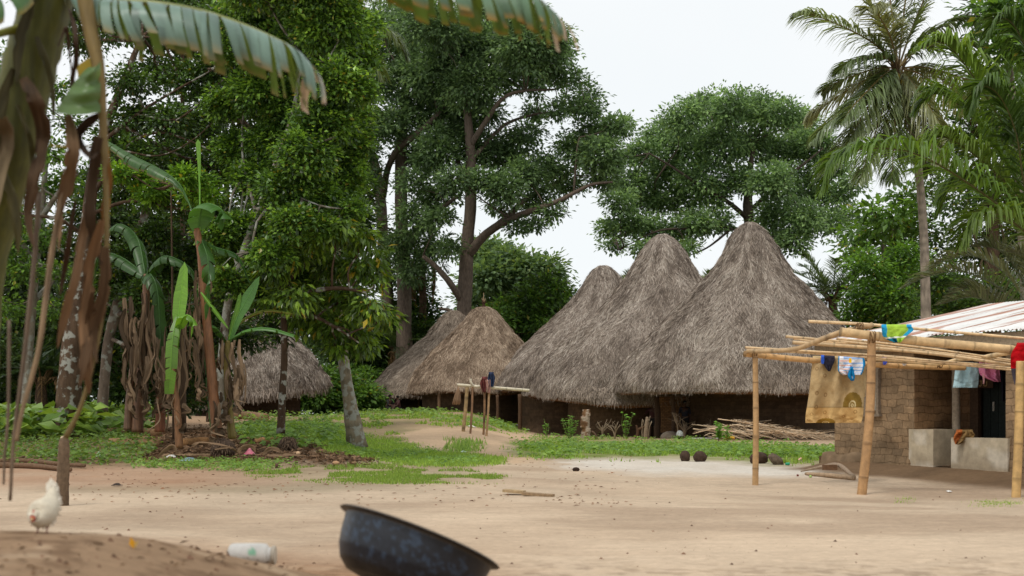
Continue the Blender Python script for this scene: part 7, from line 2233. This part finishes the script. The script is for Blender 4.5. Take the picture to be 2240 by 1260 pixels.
def scrap(name, label, px, py, w, h, col, mat, cat, sd, group=None, nn=16):
    g = ground_at(px, py)
    q = g[1] / F_PX
    uu, vv = np.meshgrid(np.linspace(-0.5, 0.5, nn), np.linspace(-0.5, 0.5, nn), indexing='ij')
    rr_ = 1 - 0.4 * (fbm(uu * 3 + sd, vv * 3, sd) - 0.3)
    z = h * q * (1.3 * fbm(uu * 4 + sd, vv * 4, sd + 1)) * np.clip(1.15 - 2 * np.hypot(uu, vv), 0.05, 1)
    X_, Y_ = g[0] + uu * w * q * rr_, g[1] + vv * max(w * q * 0.8, 0.1) * rr_
    V_ = np.stack([X_, Y_, terrain(X_, Y_) + 0.01 + z], -1)
    o = MB().add(V_.reshape(-1, 3), grid_faces(nn, nn), (np.asarray(col) * (0.8 + 0.4 * fbm(uu * 5, vv * 5, sd))[..., None]).reshape(-1, 3)).build(name, mat)
    o.modifiers.new('thickness', 'SOLIDIFY').thickness = 0.006
    return tag(o, label, cat, group)


scrap('pink_plastic_bag', 'crumpled pink plastic bag in the leaf litter under the banana clump', 545, 996, 26, 18, s(214, 120, 140), PLAST, 'plastic bag', 3)
scrap('blue_plastic_sheet', 'crumpled grey-blue plastic sheet at the edge of the banana litter', 412, 1009, 52, 9, s(132, 156, 176), PLAST, 'plastic sheet', 5)
scrap('white_plastic_scrap', 'white plastic scrap lying left of the grey-blue sheet', 375, 1001, 22, 8, s(214, 212, 204), PLAST, 'plastic scrap', 7)
scrap('white_cloth_scrap', 'flat white cloth scrap on the slope before the narrow grey hut', 1138, 932, 28, 4, s(226, 222, 212), CLOTH, 'cloth', 9)
scrap('white_paper_scrap', 'white scrap on the lawn near the palm trunk', 826, 991, 12, 5, s(222, 222, 214), PLAST, 'paper scrap', 11)
scrap('pale_green_scrap', 'pale greenish plastic scrap on the right tip of the lawn', 1014, 990, 16, 4, s(190, 214, 190), PLAST, 'plastic scrap', 13)
scrap('green_plastic_rag', 'pale green plastic rag in the weeds below the thick trunk', 218, 1000, 18, 16, s(150, 186, 150), PLAST, 'plastic scrap', 15)
scrap('white_rag_on_rack_ground', 'small white rag on the grass behind the pole rack', 1032, 934, 18, 4, s(222, 218, 206), CLOTH, 'rag', 17)
scrap('blue_rag', 'dark blue rag lying behind the fallen banana stem', 578, 962, 22, 8, s(50, 54, 110), CLOTH, 'rag', 19)
scrap('pink_scrap', 'pale pink scrap lying on the grass right of the wedge-shaped stone', 1752, 1007, 14, 5, s(226, 170, 150), PLAST, 'plastic scrap', 21)
scrap('white_wrapper', 'tiny white wrapper on the packed earth in front of the porch', 2076, 1077, 10, 3, s(230, 228, 222), PLAST, 'wrapper', 23)
scrap('charred_lump', 'black charred lumps lying alone on the red soil at left', 256, 1064, 22, 8, s(64, 54, 48), STONE, 'charcoal', 25)
g = ground_at(292, 1200)
q = g[1] / F_PX
mb = MB()
leafset(mb, g[None] + A_([[0, 0, 0.0]]), A_([[-0.25, 0, 1.0]]), A_([[0.3, -1.0, 0.1]]), 26 * q, 7 * q, s(206, 148, 40), 0.5)
leafset(mb, g[None] + A_([[3 * q, 0, 0.0]]), A_([[0.35, -0.2, 0.8]]), A_([[-0.6, -1.0, 0.3]]), 20 * q, 5 * q, s(178, 150, 90), 0.5)
tag(mb.build('curled_leaf', DRY), 'curled orange-yellow leaf standing on the near bank', 'leaf')
# long branches on the ground at the far left
for lab, pts, r in (('uppermost of the long brown branches lying at the left edge', [(-20, 1018), (30, 1012), (52, 1005)], 5), ('middle long brown branch lying at the left edge, thinning to the right', [(-20, 1016), (60, 1014), (120, 1020), (185, 1025)], 6.5), ('lowest long brown branch lying at the left edge with a cut end', [(-20, 1024), (60, 1025), (110, 1029), (154, 1034)], 7.5)):
    P_ = [ground_at(a, b_) + A_([0, 0, 0.05]) for a, b_ in pts]
    q = P_[0][1] / F_PX
    V, F, _ = tube(P_, A_(np.linspace(r, r * 0.6, len(pts))) * q, 9, 24, 0.07)
    tag(MB().add(V, F, s(112, 88, 68)).build('fallen_branch', WOODM), lab, 'branch', 'branches lying at the left edge')
for lab, pts, r, c_ in (('thick pale log lying in front of the far left hut', [(508, 917), (545, 917), (580, 921)], 9, s(150, 118, 88)), ('fallen banana stem lying right of the banana clump', [(560, 972), (590, 970), (625, 970)], 8, s(160, 122, 84)), ('upper fallen banana stem left of the clump', [(240, 952), (290, 950), (345, 955)], 9, s(126, 98, 70)), ('lower fallen banana stem left of the clump', [(240, 975), (300, 976), (348, 978)], 9, s(140, 112, 80)), ('cut stump of a banana stem at the foot of the clump', [(400, 978), (430, 974), (455, 974)], 10, s(150, 112, 74)), ('thin stick lying along the front of the banana litter', [(350, 1001), (420, 1000), (500, 999)], 4, s(140, 116, 88))):
    P_ = [ground_at(a, b_) for a, b_ in pts]
    q = P_[0][1] / F_PX
    P_ = [p_ + A_([0, 0, r * q * 0.8]) for p_ in P_]
    V, F, _ = tube(P_, r * q, 12, 20, 0.07)
    tag(MB().add(V, F, c_ * (0.75 + 0.5 * fbm(V[:, 0] * 3, V[:, 2] * 20 + V[:, 1] * 20, 3))[:, None]).build('fallen_log', WOODM), lab, 'log', 'logs and fallen stems on the left')
for lab, px, py, r in (('shaggy root ball of an uprooted banana at the centre of the litter', 488, 1000, 24), ('smaller root ball at the end of the fallen banana stem', 630, 985, 17)):
    g = ground_at(px, py)
    q = g[1] / F_PX
    V, F = blob(g + A_([0, 0, r * 0.75 * q]), (r * 1.1 * q, r * q, r * 0.9 * q), 20, 12, 0.25, 2, int(px))
    mb = MB().add(V, F, s(74, 60, 50))
    for k in range(120):
        d = unit(R.standard_normal(3) + A_([0, -0.5, 0.2]))
        p0 = g + A_([0, 0, r * 0.75 * q]) + d * r * 0.9 * q
        V, F, _ = tube([p0, p0 + d * 5 * q + A_([0, 0, -2 * q]), p0 + d * 6 * q + A_([2 * q * R.standard_normal(), 0, -10 * q])], [0.012, 0.01, 0.004], 4, 6)
        mb.add(V, F, s(104, 86, 70) * (0.6 + 0.7 * R.random()))
    tag(mb.build('root_ball', STONE), lab, 'root ball', 'uprooted banana root balls')
g = ground_at(658, 930)
q = g[1] / F_PX
mb = MB()
for dx, r, h in ((-4, 8, 7), (6, 8, 7), (0, 10, 4)):
    V, F = blob(g + A_([dx * q, 0, h * q * 0.6]), (r * q, r * q, h * q), 14, 10, 0.2, 2, int(dx + 9))
    mb.add(V, F, s(176, 158, 136) * (0.8 + 0.3 * R.random()))
for dx in (-3, 7):
    V, F, _ = tube([g + A_([dx * q, 0, 6 * q]), g + A_([(dx + 2) * q, 0, 15 * q])], [3 * q, 3.4 * q], 10, 6)
    mb.add(V, F, s(104, 88, 74))
tag(mb.build('split_stump', WOODM), 'pale split stump with two stubs in the grass beyond the slim dark trunk', 'stump')

# caladium-like plants, weeds, grass, leaf litter, crumbs
def stuff(mb, name, label, cat, mat, smooth=False):
    o = mb.build(name, mat, smooth=smooth)
    kind(o, 'stuff')
    return tag(o, label, cat)


keep = lambda P, t, sc=1.0, sd=70: P[fbm(P[:, 0] * sc, P[:, 1] * sc * 0.7, sd) > t]
mb = MB()
gp = [A_([0.19, 0.31, 0.06]), A_([0.34, 0.5, 0.1])]
P_ = screen_pts(32000, 540, 1110, 940, 1045, G_LAWN, fray=12)
blades(mb, P_, 0.02, 0.09, 0.011, gp)
P_ = keep(screen_pts(17000, 1090, 1850, 950, 1020, G_RIGHT, fray=24), 0.48, 0.6)
blades(mb, P_, 0.02, 0.13, 0.016, gp)
blades(mb, keep(screen_pts(20000, 640, 1160, 895, 955, G_HUMP), 0.49, 0.8), 0.04, 0.14, 0.024, gp)
blades(mb, keep(screen_pts(22000, 320, 1120, 1000, 1060, G_THIN), 0.47, 1.2), 0.015, 0.06, 0.008, [A_([0.14, 0.24, 0.04]), A_([0.26, 0.38, 0.08])])
blades(mb, keep(screen_pts(3000, -20, 610, 925, 1022, G_LEFT), 0.45), 0.03, 0.12, 0.01, gp)
blades(mb, screen_pts(700, 970, 1065, 955, 995, G_SPOT), 0.05, 0.18, 0.02, [c * A_([0.85, 0.9, 1.2]) for c in gp])
blades(mb, screen_pts(120, 1955, 2005, 1085, 1102, G_TUFT), 0.01, 0.04, 0.004, gp)
blades(mb, screen_pts(500, 2100, 2240, 1088, 1110, G_YARD), 0.01, 0.035, 0.004, gp)
stuff(mb, 'grass', 'short bright grass of the lawn and the strips before the huts', 'grass', GRASS)

mb = MB()
wp_ = [A_([0.12, 0.22, 0.05]), A_([0.26, 0.42, 0.09])]
broadleaf_patch(mb, screen_pts(800, -20, 610, 930, 1020, G_LEFT), 0.03, 0.2, 0.1, [c * 0.7 for c in wp_], 5)  # darker leaf colours here stand in for canopy shade
broadleaf_patch(mb, screen_pts(700, 280, 650, 1000, 1032, G_STRIP), 0.01, 0.07, 0.06, wp_, 4)
broadleaf_patch(mb, keep(screen_pts(2600, 1090, 1850, 950, 1008, G_RIGHT, fray=24), 0.5, 0.6), 0.03, 0.18, 0.12, wp_, 4)
broadleaf_patch(mb, keep(screen_pts(1300, 640, 1160, 895, 955, G_HUMP), 0.54, 0.8), 0.04, 0.22, 0.17, wp_, 4)
G_WD = [(600, 1000), (520, 960), (520, 905), (700, 915), (760, 950), (700, 975), (660, 985)]
broadleaf_patch(mb, screen_pts(700, 510, 770, 900, 985, G_WD), 0.05, 0.3, 0.15, wp_, 5)
broadleaf_patch(mb, keep(screen_pts(1500, 540, 1110, 940, 1045, G_LAWN), 0.5, 0.9, 77), 0.02, 0.1, 0.07, wp_, 4)
stuff(mb, 'ground_weeds', 'low broad-leaved weeds spreading through the grass and the edge of the wood', 'weeds', LEAF)

mb = MB()
G_CAL = [(-30, 965), (-30, 880), (120, 868), (340, 890), (360, 930), (250, 955), (60, 968)]
P_ = screen_pts(620, -30, 370, 870, 970, G_CAL)
broadleaf_patch(mb, P_, 0.15, 0.75, 0.4, [A_([0.1, 0.2, 0.035]), A_([0.24, 0.36, 0.06])], 6)
stuff(mb, 'broad_leaved_undergrowth', 'lush yellow-green broad-leaved plants carpeting the wood floor at left', 'undergrowth', LEAFG)

mb = MB()
G_LIT = [(320, 1005), (330, 950), (440, 930), (640, 950), (700, 985), (830, 1010), (760, 1020), (560, 1010)]
P_ = screen_pts(5200, 300, 840, 925, 1025, G_LIT)
n = len(P_)
a = R.random(n) * 6.28
leafset(mb, P_ + A_([0, 0, 0.02]), np.stack([np.cos(a), np.sin(a), 0.25 * R.random(n)], -1), A_([0, 0, 1]) + 0.5 * R.standard_normal((n, 3)), 0.06 + 0.16 * R.random(n) ** 2, 0.018 + 0.025 * R.random(n), (s(142, 114, 88) * (0.25 + 0.95 * R.random((n, 1)))), 0.4)
n = 500
P_ = screen_pts(n, 100, 1400, 960, 1110, [(100, 1000), (1400, 985), (1400, 1110), (100, 1100)])
a = R.random(len(P_)) * 6.28
leafset(mb, P_ + A_([0, 0, 0.01]), np.stack([np.cos(a), np.sin(a), 0.15 * R.random(len(P_))], -1), A_([0, 0, 1]) + 0.3 * R.standard_normal((len(P_), 3)), 0.03 + 0.06 * R.random(len(P_)), 0.012, (s(140, 100, 72) * (0.4 + 0.9 * R.random((len(P_), 1)))), 0.4)
P_ = screen_pts(160, -20, 1000, 1130, 1262, [(-20, 1165), (500, 1205), (760, 1262), (-20, 1262)])
n = len(P_)
a = R.random(n) * 6.28
leafset(mb, P_ + A_([0, 0, 0.006]), np.stack([np.cos(a), np.sin(a), 0.3 * R.random(n)], -1), A_([0, 0, 1]) + 0.4 * R.standard_normal((n, 3)), 0.015 + 0.04 * R.random(n) ** 2, 0.007, (s(112, 86, 62) * (0.4 + 0.9 * R.random((n, 1)))), 0.4)
stuff(mb, 'leaf_litter', 'brown dry leaf litter under the bananas and scattered over the yard', 'leaf litter', DRY)
# larger curled dead leaves about the clump, each its own thing
labs = ['dead banana leaf bent in an arch on the right of the litter', 'broad curled dead leaf standing behind the pink bag', 'twisted dead leaf lying across the foot of the clump', 'pale folded dead leaf at the left end of the litter', 'dead leaf hanging over the large root ball', 'flat buff dead leaf below the fallen banana stem']
for lab, pts in zip(labs, ([(575, 985), (590, 955), (612, 965), (616, 985)], [(515, 985), (530, 950), (552, 945), (560, 975)], [(420, 940), (440, 925), (480, 935), (520, 960)], [(345, 995), (365, 955), (380, 945), (390, 985)], [(470, 960), (500, 950), (520, 975), (525, 995)], [(580, 990), (610, 985), (640, 985), (668, 992)])):
    Y = 24.0
    mb = MB()
    P_ = []
    for a, b_ in pts:
        q = Wp(a, b_, Y)
        gq = float(terrain(q[0], q[1]))
        q[2] = gq + 0.03 + 0.45 * max(q[2] - gq, 0)
        P_.append(q)
    ribbon(mb, P_, 0.075, s(132, 108, 84), 18, 1.2 * R.standard_normal(), 0.6)
    tag(mb.build('dead_banana_leaf', DRY), lab, 'leaf', 'dead leaves round the banana clump')

mb = MB()
n = 450
P_ = screen_pts(n, -20, 2260, 1000, 1250, [(-20, 1010), (2260, 1030), (2260, 1250), (-20, 1250)])
r_ = (0.004 + 0.013 * R.random(len(P_)) ** 3)[:, None]
base = A_([[1, 0, 0], [0, 1, 0], [-1, 0, 0], [0, -1, 0], [0, 0, 0.8], [0, 0, -0.5]])
Vp = (P_[:, None] + base[None] * r_[:, None] * (0.7 + 0.6 * R.random((len(P_), 6, 1)))).reshape(-1, 3)
f0 = A_([[0, 1, 4], [1, 2, 4], [2, 3, 4], [3, 0, 4], [1, 0, 5], [2, 1, 5], [3, 2, 5], [0, 3, 5]])
Fp = (np.arange(len(P_))[:, None, None] * 6 + f0[None]).reshape(-1, 3)
mb.add(Vp, Fp, np.repeat(s(112, 84, 66) * (0.5 + 0.9 * R.random((len(P_), 1))), 6, 0))
stuff(mb, 'pebbles', 'small crumbs and pebbles scattered over the sand', 'pebbles', STONE)
